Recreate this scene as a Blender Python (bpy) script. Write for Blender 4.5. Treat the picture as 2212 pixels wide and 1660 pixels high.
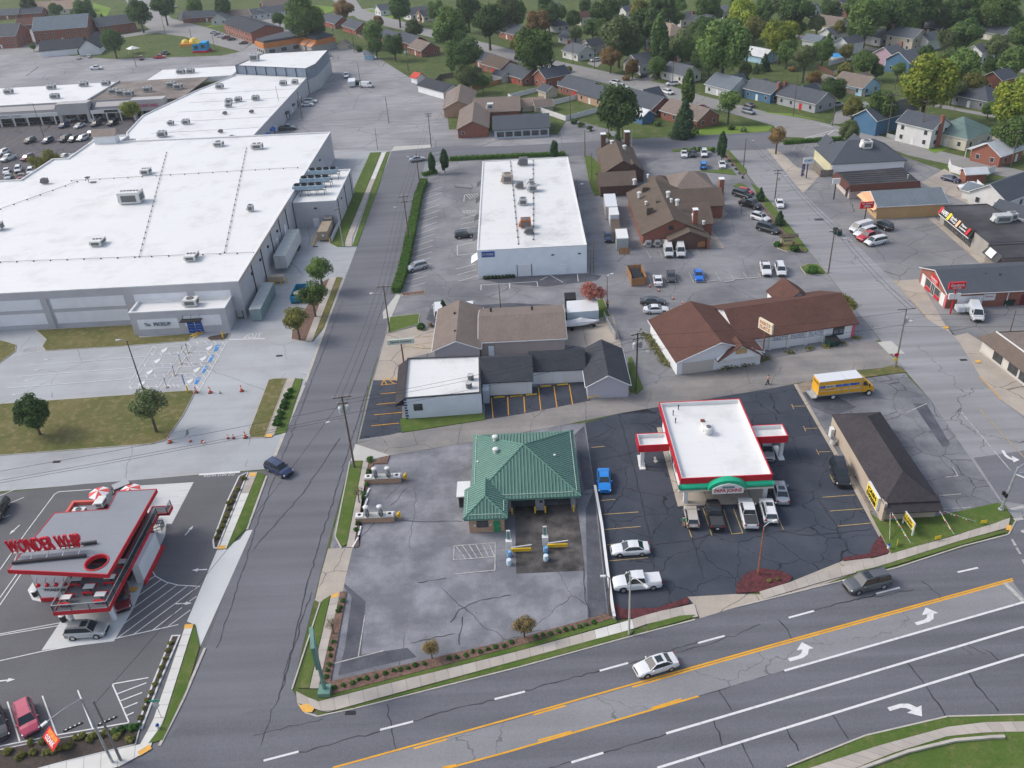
import bpy,bmesh,math,random
from mathutils import Vector,Matrix
from mathutils.noise import noise as pnoise
for o in list(bpy.data.objects):bpy.data.objects.remove(o)
SC=bpy.context.scene
COL=SC.collection
rnd=random.Random(7)
R_=math.radians
# camera
HC=76.0;FPX=1859.55;CX,CY=1106.0,830.0
def cam_axes(pitch,roll,yaw):
 cp,sp,cr,sr=math.cos(pitch),math.sin(pitch),math.cos(roll),math.sin(roll)
 fwd=Vector((0,cp,-sp));up=Vector((0,sp,cp));rt=Vector((1,0,0))
 rt2=cr*rt+sr*up;up2=-sr*rt+cr*up
 Z=Matrix.Rotation(yaw,3,'Z')
 return Z@rt2,Z@up2,Z@fwd
AR,AU,AF=cam_axes(.5540009,-.0600907,.0219154)
cam=bpy.data.objects.new('camera',bpy.data.cameras.new('camera'));COL.objects.link(cam)
cam.matrix_world=Matrix(((AR.x,AU.x,-AF.x,0),(AR.y,AU.y,-AF.y,0),(AR.z,AU.z,-AF.z,HC),(0,0,0,1)))
cam.data.sensor_width=36;cam.data.sensor_fit='HORIZONTAL';cam.data.lens=36*FPX/2212
cam.data.clip_start=1;cam.data.clip_end=6000
SC.camera=cam
SC.render.resolution_x=1024;SC.render.resolution_y=768
# sky, sun, exposure
SUN_EL,SUN_AZ=42.0,282.0
W=bpy.data.worlds.new('World');SC.world=W;W.use_nodes=True
nt=W.node_tree;bg=nt.nodes['Background']
sky=nt.nodes.new('ShaderNodeTexSky');sky.sky_type='NISHITA';sky.sun_disc=False
sky.sun_elevation=R_(SUN_EL);sky.sun_rotation=R_(SUN_AZ);sky.air_density=1.0;sky.dust_density=3.0;sky.ozone_density=1.0
hs=nt.nodes.new('ShaderNodeHueSaturation');hs.inputs['Saturation'].default_value=.72
nt.links.new(sky.outputs[0],hs.inputs['Color']);nt.links.new(hs.outputs[0],bg.inputs[0])
bg.inputs[1].default_value=0.15
sun=bpy.data.objects.new('sun',bpy.data.lights.new('sun','SUN'));COL.objects.link(sun)
sun.data.energy=1.0;sun.data.angle=R_(16);sun.data.color=(1,.95,.87)
az,el=R_(SUN_AZ),R_(SUN_EL)
sdir=Vector((math.sin(az)*math.cos(el),math.cos(az)*math.cos(el),math.sin(el)))
sun.rotation_euler=sdir.to_track_quat('Z','Y').to_euler();sun.location=(0,0,300)
SC.view_settings.view_transform='Standard';SC.view_settings.look='None'
SC.view_settings.gamma=1;SC.view_settings.use_curve_mapping=False
SC.view_settings.exposure=0.6
SC.render.engine='CYCLES'
# helpers
def P(x,y,z=0.0):
 """point of the place at height z seen at survey coordinates (x, y)"""
 d=AR*((x-CX)/FPX)+AU*(-(y-CY)/FPX)+AF
 t=(z-HC)/d.z
 return Vector((d.x*t,d.y*t,z))
def q(r,c,x,y):return((0,547.4,1094.9,1635.8)[c]+x*.2605,(0,403.4,814.0,1227.4)[r]+y*.2605)
def V(*a):return Vector(a)
class MB:
 def __init__(s):s.v=[];s.f=[]
 def add(s,vs,fs):
  n=len(s.v);s.v+=[Vector(a)for a in vs];s.f+=[tuple(i+n for i in f)for f in fs];return s
 def box(s,x,y,z,sx,sy,sz,rz=0.0):
  c,k=math.cos(rz),math.sin(rz);vs=[]
  for dz in(0,sz):
   for dx,dy in((-1,-1),(1,-1),(1,1),(-1,1)):
    a,b=dx*sx/2,dy*sy/2;vs.append((x+a*c-b*k,y+a*k+b*c,z+dz))
  return s.add(vs,[(3,2,1,0),(4,5,6,7),(0,1,5,4),(1,2,6,5),(2,3,7,6),(3,0,4,7)])
 def obox(s,c,xd,yd,sx,sy,sz):
  xd=Vector(xd).normalized();yd=Vector(yd).normalized();zd=xd.cross(yd);c=Vector(c);vs=[]
  for k in(-1,1):
   for i,j in((-1,-1),(1,-1),(1,1),(-1,1)):vs.append(c+xd*(i*sx/2)+yd*(j*sy/2)+zd*(k*sz/2))
  return s.add(vs,[(3,2,1,0),(4,5,6,7),(0,1,5,4),(1,2,6,5),(2,3,7,6),(3,0,4,7)])
 def prism(s,poly,z0,z1,top=True,bot=True):
  poly=ccw(poly);n=len(poly);vs=[(p[0],p[1],z0)for p in poly]+[(p[0],p[1],z1)for p in poly]
  fs=[(i,(i+1)%n,n+(i+1)%n,n+i)for i in range(n)]
  if top:fs.append(tuple(range(n,2*n)))
  if bot:fs.append(tuple(range(n-1,-1,-1)))
  return s.add(vs,fs)
 def poly(s,pts):return s.add(pts,[tuple(range(len(pts)))])
 def slab(s,pts,t):
  """a thick plate: 3D polygon extruded down by t"""
  n=len(pts);vs=[Vector(p)for p in pts]+[Vector(p)-V(0,0,t)for p in pts]
  return s.add(vs,[tuple(range(n)),tuple(range(2*n-1,n-1,-1))]+[(i,n+i,n+(i+1)%n,(i+1)%n)for i in range(n)])
 def ring(s,poly,t,z0,z1):
  a=ccw(poly);b=inset(a,t);n=len(a)
  vs=[(p[0],p[1],z)for z in(z0,z1)for l in(a,b)for p in l];fs=[]
  for i in range(n):
   j=(i+1)%n
   fs+=[(i,j,2*n+j,2*n+i),(n+j,n+i,3*n+i,3*n+j),(2*n+i,2*n+j,3*n+j,3*n+i),(i,n+i,n+j,j)]
  return s.add(vs,fs)
 def tube(s,p,e,r0,r1=None,n=8):
  p,e=Vector(p),Vector(e);r1=r0 if r1 is None else r1;d=(e-p).normalized()
  a=d.orthogonal().normalized();b=d.cross(a);vs=[]
  for c,r in((p,r0),(e,r1)):
   for i in range(n):
    t=2*math.pi*i/n;vs.append(c+a*(r*math.cos(t))+b*(r*math.sin(t)))
  return s.add(vs,[(i,(i+1)%n,n+(i+1)%n,n+i)for i in range(n)]+[tuple(range(n-1,-1,-1)),tuple(range(n,2*n))])
 def lathe(s,x,y,prof,n=14):
  vs=[]
  for r,z in prof:
   for i in range(n):
    t=2*math.pi*i/n;vs.append((x+r*math.cos(t),y+r*math.sin(t),z))
  m=len(prof);fs=[(k*n+i,k*n+(i+1)%n,(k+1)*n+(i+1)%n,(k+1)*n+i)for k in range(m-1)for i in range(n)]
  return s.add(vs,fs+[tuple(range(n-1,-1,-1)),tuple(range((m-1)*n,m*n))])
 def path(s,pts,r,n=6):
  for a,b in zip(pts[:-1],pts[1:]):s.tube(a,b,r,r,n)
  return s
 def blob(s,c,r,rz=None,n=8,m=5,jit=0.0):
  rz=r if rz is None else rz;vs=[];fs=[]
  for k in range(m+1):
   th=math.pi*k/m
   for i in range(n):
    t=2*math.pi*i/n;j=1+rnd.uniform(-jit,jit)
    vs.append((c[0]+r*j*math.sin(th)*math.cos(t),c[1]+r*j*math.sin(th)*math.sin(t),c[2]+rz*j*math.cos(th)))
  for k in range(m):
   for i in range(n):fs.append(((k+1)*n+i,(k+1)*n+(i+1)%n,k*n+(i+1)%n,k*n+i))
  return s.add(vs,fs)
def ccw(p):
 a=sum(p[i][0]*p[(i+1)%len(p)][1]-p[(i+1)%len(p)][0]*p[i][1]for i in range(len(p)))
 return list(p)if a>0 else list(reversed(p))
def inset(p,t):
 n=len(p);out=[]
 for i in range(n):
  a,b,c=(Vector(p[k][:2])for k in((i-1)%n,i,(i+1)%n))
  d1=(b-a).normalized();d2=(c-b).normalized();n1=V(-d1.y,d1.x);n2=V(-d2.y,d2.x)
  m=n1+n2;k=m.dot(n1);m=m/k if abs(k)>.15 else n1
  out.append(b+m*t)
 return out
def rect(x0,y0,x1,y1):return[(x0,y0),(x1,y0),(x1,y1),(x0,y1)]
def link(o,parent=None):
 COL.objects.link(o)
 if parent is not None:o.parent=parent
 return o
def thing(name,label,cat,loc=(0,0,0),rz=0.0,group=None):
 o=bpy.data.objects.new(name,None);COL.objects.link(o);o.location=loc;o.rotation_euler=(0,0,rz)
 o.empty_display_size=.1;o['label']=label;o['category']=cat
 if group:o['group']=group
 return o
def mesh(name,mb,off=None,smooth=False):
 me=bpy.data.meshes.new(name);vs=mb.v if off is None else[a-off for a in mb.v]
 me.from_pydata([tuple(a)for a in vs],[],mb.f)
 if smooth:me.polygons.foreach_set('use_smooth',[True]*len(me.polygons))
 return me
def origin(o):
 t=V(0,0,0)
 while o is not None:t=t+Vector(o.location);o=o.parent
 return t
def part(name,mb,m,parent=None,label=None,smooth=False,local=False,omat=False,kind=None):
 """one mesh object; its builder works in world coordinates unless local"""
 off=origin(parent)if(parent is not None and not local)else None
 me=mesh(name,mb,off,smooth);o=bpy.data.objects.new(name,me);me.materials.append(m);link(o,parent)
 if omat:o.material_slots[0].link='OBJECT';o.material_slots[0].material=m
 if label:o['label']=label
 if kind:o['kind']=kind
 return o
def solo(name,mb,m,label,cat,group=None,loc=None,smooth=False):
 """a thing that is one mesh"""
 me=mesh(name,mb,Vector(loc)if loc is not None else None,smooth);o=bpy.data.objects.new(name,me);me.materials.append(m);link(o)
 if loc is not None:o.location=loc
 o['label']=label;o['category']=cat
 if group:o['group']=group
 return o
def dup(root,loc,rz,label=None,group=None,paint=None,scale=None):
 """a copy of a thing with copies of its parts and sub-parts"""
 def cp(o,par):
  c=o.copy();COL.objects.link(c);c.parent=par
  if paint:
   for n,m in paint.items():
    if o.name.split('.')[0]==n and c.material_slots:c.material_slots[0].link='OBJECT';c.material_slots[0].material=m
  for ch in o.children:cp(ch,c)
  return c
 r=cp(root,None);r.location=loc;r.rotation_euler=(0,0,rz)
 if scale is not None:r.scale=scale
 if label:r['label']=label
 if group:r['group']=group
 return r
# materials
MATS={}
def nodes_of(name):
 m=bpy.data.materials.new(name);m.use_nodes=True;n=m.node_tree.nodes;return m,n,m.node_tree.links,n['Principled BSDF']
def rgba(c):return(c[0],c[1],c[2],1)
def mat(name,c,c2=None,s=1.0,rough=.75,metal=0.0,bump=0.0,spec=.35,rand=0.0,detail=4.0,bs=None,lo=.35,hi=.65,emit=None,coat=0.0):
 if name in MATS:return MATS[name]
 m,n,l,b=nodes_of(name);MATS[name]=m
 b.inputs['Roughness'].default_value=rough;b.inputs['Metallic'].default_value=metal;b.inputs['Specular IOR Level'].default_value=spec
 b.inputs['Coat Weight'].default_value=coat;b.inputs['Coat Roughness'].default_value=.08
 src=None
 tc=n.new('ShaderNodeTexCoord')
 if c2 is not None:
  nz=n.new('ShaderNodeTexNoise');nz.inputs['Scale'].default_value=s;nz.inputs['Detail'].default_value=detail;l.new(tc.outputs['Object'],nz.inputs['Vector'])
  mr=n.new('ShaderNodeMapRange');mr.inputs[1].default_value=lo;mr.inputs[2].default_value=hi;l.new(nz.outputs['Fac'],mr.inputs[0])
  mx=n.new('ShaderNodeMix');mx.data_type='RGBA';mx.inputs[6].default_value=rgba(c);mx.inputs[7].default_value=rgba(c2)
  l.new(mr.outputs[0],mx.inputs[0]);src=mx.outputs[2]
 if rand:
  oi=n.new('ShaderNodeObjectInfo');hv=n.new('ShaderNodeHueSaturation')
  if src:l.new(src,hv.inputs['Color'])
  else:hv.inputs['Color'].default_value=rgba(c)
  mr=n.new('ShaderNodeMapRange');mr.inputs[3].default_value=1-rand;mr.inputs[4].default_value=1+rand
  l.new(oi.outputs['Random'],mr.inputs[0]);l.new(mr.outputs[0],hv.inputs['Value']);src=hv.outputs[0]
 if src:l.new(src,b.inputs['Base Color'])
 else:b.inputs['Base Color'].default_value=rgba(c)
 if bump:
  nz=n.new('ShaderNodeTexNoise');nz.inputs['Scale'].default_value=bs or s*6;nz.inputs['Detail'].default_value=3;l.new(tc.outputs['Object'],nz.inputs['Vector'])
  bp=n.new('ShaderNodeBump');bp.inputs['Strength'].default_value=bump;bp.inputs['Distance'].default_value=.05
  l.new(nz.outputs['Fac'],bp.inputs['Height']);l.new(bp.outputs[0],b.inputs['Normal'])
 if emit:b.inputs['Emission Color'].default_value=rgba(c);b.inputs['Emission Strength'].default_value=emit
 return m
def ground_mat(name,c,var=.25,blot=None,bs=.06,cracks=0.0,cs=.15,cw=.02,streak=0.0,ang=0.0,grain=.12,rough=.9,warp=1.5,crackcol=.35,smax=1.0):
 """paving: broad tone patches, fine grain, optional blotches, crack lines and wheel-track streaks along angle ang (degrees)"""
 if name in MATS:return MATS[name]
 m,n,l,b=nodes_of(name);MATS[name]=m
 b.inputs['Roughness'].default_value=rough;b.inputs['Specular IOR Level'].default_value=.25
 tc=n.new('ShaderNodeTexCoord');co=tc.outputs['Object']
 def noise(s,d=4,vec=None,rg=.5):
  z=n.new('ShaderNodeTexNoise');z.inputs['Scale'].default_value=s;z.inputs['Detail'].default_value=d;z.inputs['Roughness'].default_value=rg
  l.new(vec or co,z.inputs['Vector']);return z.outputs['Fac']
 def rng(x,a0,a1,b0,b1):
  r=n.new('ShaderNodeMapRange');r.inputs[1].default_value=a0;r.inputs[2].default_value=a1;r.inputs[3].default_value=b0;r.inputs[4].default_value=b1
  l.new(x,r.inputs[0]);return r.outputs[0]
 def mul(a,c_):
  k=n.new('ShaderNodeMath');k.operation='MULTIPLY';l.new(a,k.inputs[0])
  l.new(c_,k.inputs[1])if not isinstance(c_,float)else setattr(k.inputs[1],'default_value',c_);return k.outputs[0]
 f=rng(noise(bs,6,None,.6),.3,.7,1-var,1+var)
 f=mul(f,rng(noise(7.0,4),.3,.7,1-grain,1+grain))
 if streak:
  mp=n.new('ShaderNodeMapping');mp.inputs['Rotation'].default_value=(0,0,-R_(ang));mp.inputs['Scale'].default_value=(.012,.55,1);mp.vector_type='POINT'
  l.new(co,mp.inputs['Vector']);f=mul(f,rng(noise(1.0,3,mp.outputs[0]),.3,.7,1-streak,1+streak*smax))
 if cracks:
  wz=n.new('ShaderNodeTexNoise');wz.inputs['Scale'].default_value=.35;wz.inputs['Detail'].default_value=4;l.new(co,wz.inputs['Vector'])
  sc=n.new('ShaderNodeVectorMath');sc.operation='SCALE';sc.inputs[3].default_value=warp;l.new(wz.outputs['Color'],sc.inputs[0])
  ad=n.new('ShaderNodeVectorMath');ad.operation='ADD';l.new(co,ad.inputs[0]);l.new(sc.outputs[0],ad.inputs[1])
  fl=n.new('ShaderNodeVectorMath');fl.operation='MULTIPLY';fl.inputs[1].default_value=(1,1,0);l.new(ad.outputs[0],fl.inputs[0])
  vo=n.new('ShaderNodeTexVoronoi');vo.feature='DISTANCE_TO_EDGE';vo.inputs['Scale'].default_value=cs;l.new(fl.outputs[0],vo.inputs['Vector'])
  line=rng(vo.outputs['Distance'],cw*.3,cw,crackcol,1.0)
  gate=rng(noise(.09,2),.5-cracks*.5,.56-cracks*.5,1.0,0.0)
  mx=n.new('ShaderNodeMath');mx.operation='MAXIMUM';l.new(line,mx.inputs[0]);l.new(gate,mx.inputs[1]);f=mul(f,mx.outputs[0])
 base=None
 if blot:
  mx=n.new('ShaderNodeMix');mx.data_type='RGBA';mx.inputs[6].default_value=rgba(c);mx.inputs[7].default_value=rgba(blot)
  l.new(rng(noise(bs*1.7,7,None,.65),.42,.62,0,1),mx.inputs[0]);base=mx.outputs[2]
 vm=n.new('ShaderNodeVectorMath');vm.operation='SCALE'
 if base:l.new(base,vm.inputs[0])
 else:vm.inputs[0].default_value=c
 l.new(f,vm.inputs[3]);l.new(vm.outputs[0],b.inputs['Base Color'])
 bp=n.new('ShaderNodeBump');bp.inputs['Strength'].default_value=.25;bp.inputs['Distance'].default_value=.02
 l.new(noise(9.0,4),bp.inputs['Height']);l.new(bp.outputs[0],b.inputs['Normal'])
 return m
def shingle_mat(name,c,c2,row=.28):
 """asphalt shingle: mottled tabs"""
 if name in MATS:return MATS[name]
 m,n,l,b=nodes_of(name);MATS[name]=m;b.inputs['Roughness'].default_value=.95;b.inputs['Specular IOR Level'].default_value=.15
 tc=n.new('ShaderNodeTexCoord')
 vo=n.new('ShaderNodeTexVoronoi');vo.inputs['Scale'].default_value=2.6;l.new(tc.outputs['Object'],vo.inputs['Vector'])
 nz=n.new('ShaderNodeTexNoise');nz.inputs['Scale'].default_value=.35;nz.inputs['Detail'].default_value=6;l.new(tc.outputs['Object'],nz.inputs['Vector'])
 ad=n.new('ShaderNodeMath');ad.operation='MULTIPLY_ADD';l.new(vo.outputs['Color'],ad.inputs[0]);ad.inputs[1].default_value=.6
 mr=n.new('ShaderNodeMapRange');mr.inputs[1].default_value=.3;mr.inputs[2].default_value=.7;mr.inputs[4].default_value=.5;l.new(nz.outputs['Fac'],mr.inputs[0]);l.new(mr.outputs[0],ad.inputs[2])
 mx=n.new('ShaderNodeMix');mx.data_type='RGBA';mx.inputs[6].default_value=rgba(c);mx.inputs[7].default_value=rgba(c2);l.new(ad.outputs[0],mx.inputs[0]);l.new(mx.outputs[2],b.inputs['Base Color'])
 bp=n.new('ShaderNodeBump');bp.inputs['Strength'].default_value=.4;bp.inputs['Distance'].default_value=.03;l.new(vo.outputs['Distance'],bp.inputs['Height']);l.new(bp.outputs[0],b.inputs['Normal'])
 return m
def brick_mat(name,c,c2,mortar,s=1.0,bw=.45,bh=.15):
 if name in MATS:return MATS[name]
 m,n,l,b=nodes_of(name);MATS[name]=m;b.inputs['Roughness'].default_value=.9
 tc=n.new('ShaderNodeTexCoord');sp=n.new('ShaderNodeSeparateXYZ');l.new(tc.outputs['Object'],sp.inputs[0])
 ad=n.new('ShaderNodeMath');l.new(sp.outputs[0],ad.inputs[0]);l.new(sp.outputs[1],ad.inputs[1])
 cb=n.new('ShaderNodeCombineXYZ');l.new(ad.outputs[0],cb.inputs[0]);l.new(sp.outputs[2],cb.inputs[1])
 br=n.new('ShaderNodeTexBrick');br.inputs['Color1'].default_value=rgba(c);br.inputs['Color2'].default_value=rgba(c2);br.inputs['Mortar'].default_value=rgba(mortar)
 br.inputs['Scale'].default_value=s;br.inputs['Brick Width'].default_value=bw;br.inputs['Row Height'].default_value=bh;br.inputs['Mortar Size'].default_value=.012
 l.new(cb.outputs[0],br.inputs['Vector']);l.new(br.outputs['Color'],b.inputs['Base Color'])
 bp=n.new('ShaderNodeBump');bp.inputs['Strength'].default_value=.3;bp.inputs['Distance'].default_value=.02;bp.invert=True;l.new(br.outputs['Fac'],bp.inputs['Height']);l.new(bp.outputs[0],b.inputs['Normal'])
 return m
def white_roof_mat(name,c,dirt,seam=3.0,dirtiness=.5):
 """membrane roof: welded seams and ponding stains"""
 if name in MATS:return MATS[name]
 m,n,l,b=nodes_of(name);MATS[name]=m;b.inputs['Roughness'].default_value=.6;b.inputs['Specular IOR Level'].default_value=.3
 tc=n.new('ShaderNodeTexCoord')
 nz=n.new('ShaderNodeTexNoise');nz.inputs['Scale'].default_value=.12;nz.inputs['Detail'].default_value=9;nz.inputs['Roughness'].default_value=.72;l.new(tc.outputs['Object'],nz.inputs['Vector'])
 mr=n.new('ShaderNodeMapRange');mr.inputs[1].default_value=.5;mr.inputs[2].default_value=.78;mr.inputs[4].default_value=dirtiness;l.new(nz.outputs['Fac'],mr.inputs[0])
 wv=n.new('ShaderNodeTexBrick');wv.inputs['Scale'].default_value=1/seam;wv.inputs['Brick Width'].default_value=6;wv.inputs['Row Height'].default_value=1;wv.inputs['Mortar Size'].default_value=.012
 wv.inputs['Color1'].default_value=(0,0,0,1);wv.inputs['Color2'].default_value=(0.05,0.05,0.05,1);wv.inputs['Mortar'].default_value=(.35,.35,.35,1);l.new(tc.outputs['Object'],wv.inputs['Vector'])
 mx0=n.new('ShaderNodeMath');mx0.operation='MAXIMUM';l.new(mr.outputs[0],mx0.inputs[0]);l.new(wv.outputs['Color'],mx0.inputs[1])
 mx=n.new('ShaderNodeMix');mx.data_type='RGBA';mx.inputs[6].default_value=rgba(c);mx.inputs[7].default_value=rgba(dirt);l.new(mx0.outputs[0],mx.inputs[0]);l.new(mx.outputs[2],b.inputs['Base Color'])
 return m
M_white=mat('white_paint',(.70,.70,.69),(.63,.63,.62),.4,.55)
M_road=ground_mat('road_asphalt',(.128,.131,.148),.10,None,.05,0,.05,.006,.15,15.4,.14,warp=6)
M_street=ground_mat('street_asphalt',(.142,.145,.162),.09,None,.05,0,.045,.004,.12,91,.12,warp=6)
M_lane=ground_mat('turn_lane_asphalt',(.225,.225,.235),.08,None,.1,.12,.08,.004,.06,15.4,.10,warp=4,crackcol=.6)
M_rstreet=ground_mat('side_street_asphalt',(.25,.25,.26),.12,None,.05,.12,.05,.004,.14,93,.10,warp=5)
M_store_lot=ground_mat('store_lot_asphalt',(.36,.375,.39),.10,(.32,.325,.335),.05,.1,.06,.003,.05,0,.10)
M_ww_lot=ground_mat('new_asphalt',(.12,.119,.128),.12,None,.08,0,.1,.01,.05,20,.16)
M_mall_lot=ground_mat('mall_asphalt',(.10,.095,.105),.15,None,.05,.2,.08,.01,.1,0,.12)
M_wash_lot=ground_mat('wash_lot_asphalt',(.15,.155,.175),.14,(.235,.24,.265),.13,.1,.07,.003,.05,85,.14)
M_pizza_lot=ground_mat('sealed_asphalt',(.042,.05,.068),.15,(.06,.067,.087),.09,.95,.19,.011,.03,0,.12,warp=3,crackcol=.3)
M_cash_lot=ground_mat('worn_lot_asphalt',(.2,.205,.22),.22,(.12,.125,.14),.08,.7,.2,.012,.1,80,.16)
M_mid_lot=ground_mat('centre_lot_asphalt',(.225,.225,.235),.18,(.15,.152,.165),.05,.3,.1,.005,.06,85,.12)
M_back_lot=ground_mat('rear_lot_asphalt',(.28,.275,.285),.13,(.21,.21,.22),.03,.4,.06,.006,.12,75,.10)
M_far_road=ground_mat('far_road_asphalt',(.25,.245,.24),.08,None,.05,.1,.05,.004,.08,-58,.08)
M_right_lot=ground_mat('right_lot_asphalt',(.18,.182,.195),.2,(.24,.235,.235),.05,.6,.12,.008,.05,85,.12)
M_alley=ground_mat('alley_asphalt',(.19,.185,.182),.14,(.27,.25,.235),.05,.15,.1,.004,.12,10,.1)
M_conc=ground_mat('concrete',(.46,.45,.42),.12,None,.12,0,.1,.01,0,0,.07)
M_slab=mat('concrete_slab',(.42,.38,.34),(.37,.335,.30),.6,.9,bump=.15,rand=.09)
M_slab_new=mat('new_concrete_slab',(.60,.59,.56),(.55,.54,.51),.6,.9,bump=.1,rand=.04)
M_conc_new=ground_mat('new_concrete',(.54,.55,.55),.07,None,.12,0,.1,.01,0,0,.05)
M_tan=ground_mat('tan_concrete',(.40,.35,.295),.15,(.33,.295,.26),.08,.5,.12,.008,0,0,.1)
M_curb=mat('curb_concrete',(.47,.44,.39),(.38,.355,.32),.8,.9)
M_joint=mat('slab_joint',(.2,.18,.16))
M_mulch=mat('mulch',(.20,.125,.095),(.11,.065,.05),3,.95,bump=.6,bs=8)
M_mulch_dk=mat('dark_mulch',(.045,.038,.035),(.08,.06,.05),4,.95,bump=.6,bs=8)
M_mulch_red=mat('red_ground_cover',(.13,.035,.04),(.06,.02,.022),3,.95,bump=.9,bs=6)
M_dirt=mat('bare_dirt',(.30,.24,.19),(.2,.17,.13),.7,.95,bump=.3)
def grass_mat(name,a,b_,c_,s=.12):
 if name in MATS:return MATS[name]
 m,n,l,b=nodes_of(name);MATS[name]=m;b.inputs['Roughness'].default_value=.95;b.inputs['Specular IOR Level'].default_value=.1
 tc=n.new('ShaderNodeTexCoord')
 def nz(sc,d):
  z=n.new('ShaderNodeTexNoise');z.inputs['Scale'].default_value=sc;z.inputs['Detail'].default_value=d;z.inputs['Roughness'].default_value=.65;l.new(tc.outputs['Object'],z.inputs['Vector']);return z.outputs['Fac']
 def mix(f,x,y,lo,hi):
  r=n.new('ShaderNodeMapRange');r.inputs[1].default_value=lo;r.inputs[2].default_value=hi;l.new(f,r.inputs[0])
  k=n.new('ShaderNodeMix');k.data_type='RGBA'
  for i,w in((6,x),(7,y)):
   if isinstance(w,tuple):k.inputs[i].default_value=rgba(w)
   else:l.new(w,k.inputs[i])
  l.new(r.outputs[0],k.inputs[0]);return k.outputs[2]
 c1=mix(nz(s,6),a,b_,.35,.65);c2=mix(nz(s*4+.2,7),c1,c_,.5,.75);c3=mix(nz(6,3),c2,tuple(v*.55 for v in a),.5,.85)
 l.new(c3,b.inputs['Base Color'])
 bp=n.new('ShaderNodeBump');bp.inputs['Strength'].default_value=.8;bp.inputs['Distance'].default_value=.08;l.new(nz(8,4),bp.inputs['Height']);l.new(bp.outputs[0],b.inputs['Normal'])
 return m
M_grass=grass_mat('grass',(.07,.125,.025),(.11,.155,.04),(.18,.17,.075))
M_grass_dry=grass_mat('dry_grass',(.10,.115,.035),(.17,.15,.065),(.27,.21,.13),.16)
M_grass_far=grass_mat('far_grass',(.06,.095,.028),(.10,.13,.042),(.19,.17,.10),.045)
M_lawn=grass_mat('bright_lawn',(.13,.22,.035),(.18,.26,.05),(.2,.24,.07),.06)
M_line_w=mat('white_line_paint',(.64,.64,.64),(.46,.46,.46),1.6,.7,lo=.5,hi=.8)
M_line_old=mat('worn_line_paint',(.5,.49,.47),(.3,.29,.28),1.5,.8)
M_line_y=mat('yellow_line_paint',(.72,.36,.02),(.62,.3,.02),.8,.7)
M_line_yp=mat('pale_yellow_line_paint',(.5,.36,.14),(.3,.23,.12),1.2,.8)
M_ramp=mat('yellow_ramp',(.72,.4,.09),(.62,.34,.07),2,.8)
M_black=mat('black',(.015,.015,.017),rough=.6)
M_dark=mat('dark_metal',(.05,.05,.055),rough=.5,metal=.3)
M_glass=mat('dark_glass',(.02,.028,.035),rough=.06,spec=.8)
M_pane=mat('window_pane',(.03,.035,.04),(.06,.065,.07),1.0,.1,spec=.7)
M_steel=mat('galvanized_steel',(.5,.52,.53),(.4,.42,.43),2,.45,metal=.6)
M_hvac=mat('hvac_metal',(.55,.56,.56),(.42,.43,.43),1.2,.5,metal=.2)
M_hvac_w=mat('hvac_white',(.66,.66,.64),(.58,.58,.56),1.2,.5)
M_grille=mat('hvac_grille',(.10,.105,.11),(.17,.17,.17),6,.6)
M_wood=mat('pole_wood',(.16,.12,.09),(.10,.075,.06),3,.9)
M_fence=mat('weathered_fence',(.22,.19,.16),(.14,.12,.10),2,.9,rand=.1)
M_cedar=mat('cedar_board',(.42,.22,.1),(.30,.15,.065),4,.85,rand=.15)
M_yellow=mat('safety_yellow',(.75,.48,.02),(.66,.4,.02),1.5,.5)
M_red=mat('red_paint',(.55,.015,.03),(.48,.012,.025),.7,.45)
M_brick=brick_mat('red_brick',(.28,.085,.05),(.21,.06,.04),(.3,.22,.18))
M_brick_tan=brick_mat('tan_brick',(.42,.25,.16),(.34,.19,.12),(.45,.38,.3))
M_brick_brown=brick_mat('brown_brick',(.13,.06,.045),(.10,.05,.04),(.14,.10,.08))
# lettering
FONT_CACHE={}
def text(parent,s,c,xd,ud,w,h,m,name='lettering',ext=.015,bold=.0,lift=.012):
 """raised letters s, w wide and h high, centred on c, reading along xd with ud up"""
 key=(s,bold)
 if key not in FONT_CACHE:
  cu=bpy.data.curves.new('text','FONT');cu.body=s;cu.size=1;cu.extrude=.5;cu.offset=bold;cu.resolution_u=2
  ob=bpy.data.objects.new('text',cu);COL.objects.link(ob);bpy.context.view_layer.update()
  me=bpy.data.meshes.new_from_object(ob.evaluated_get(bpy.context.evaluated_depsgraph_get()))
  vs=[v.co.copy()for v in me.vertices];fs=[tuple(p.vertices)for p in me.polygons]
  bpy.data.objects.remove(ob);bpy.data.curves.remove(cu);bpy.data.meshes.remove(me)
  FONT_CACHE[key]=(vs,fs)
 vs,fs=FONT_CACHE[key]
 x0,x1=min(v.x for v in vs),max(v.x for v in vs);y0,y1=min(v.y for v in vs),max(v.y for v in vs)
 xd=Vector(xd).normalized();ud=Vector(ud).normalized();nd=xd.cross(ud);c=Vector(c)
 if w is None:w=h*(x1-x0)/max(y1-y0,1e-6)
 pts=[c+xd*(((v.x-x0)/(x1-x0)-.5)*w)+ud*(((v.y-y0)/(y1-y0)-.5)*h)+nd*(lift+ext*(v.z+.5))for v in vs]
 mb=MB();mb.add(pts,fs);return part(name,mb,m,parent)
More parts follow.
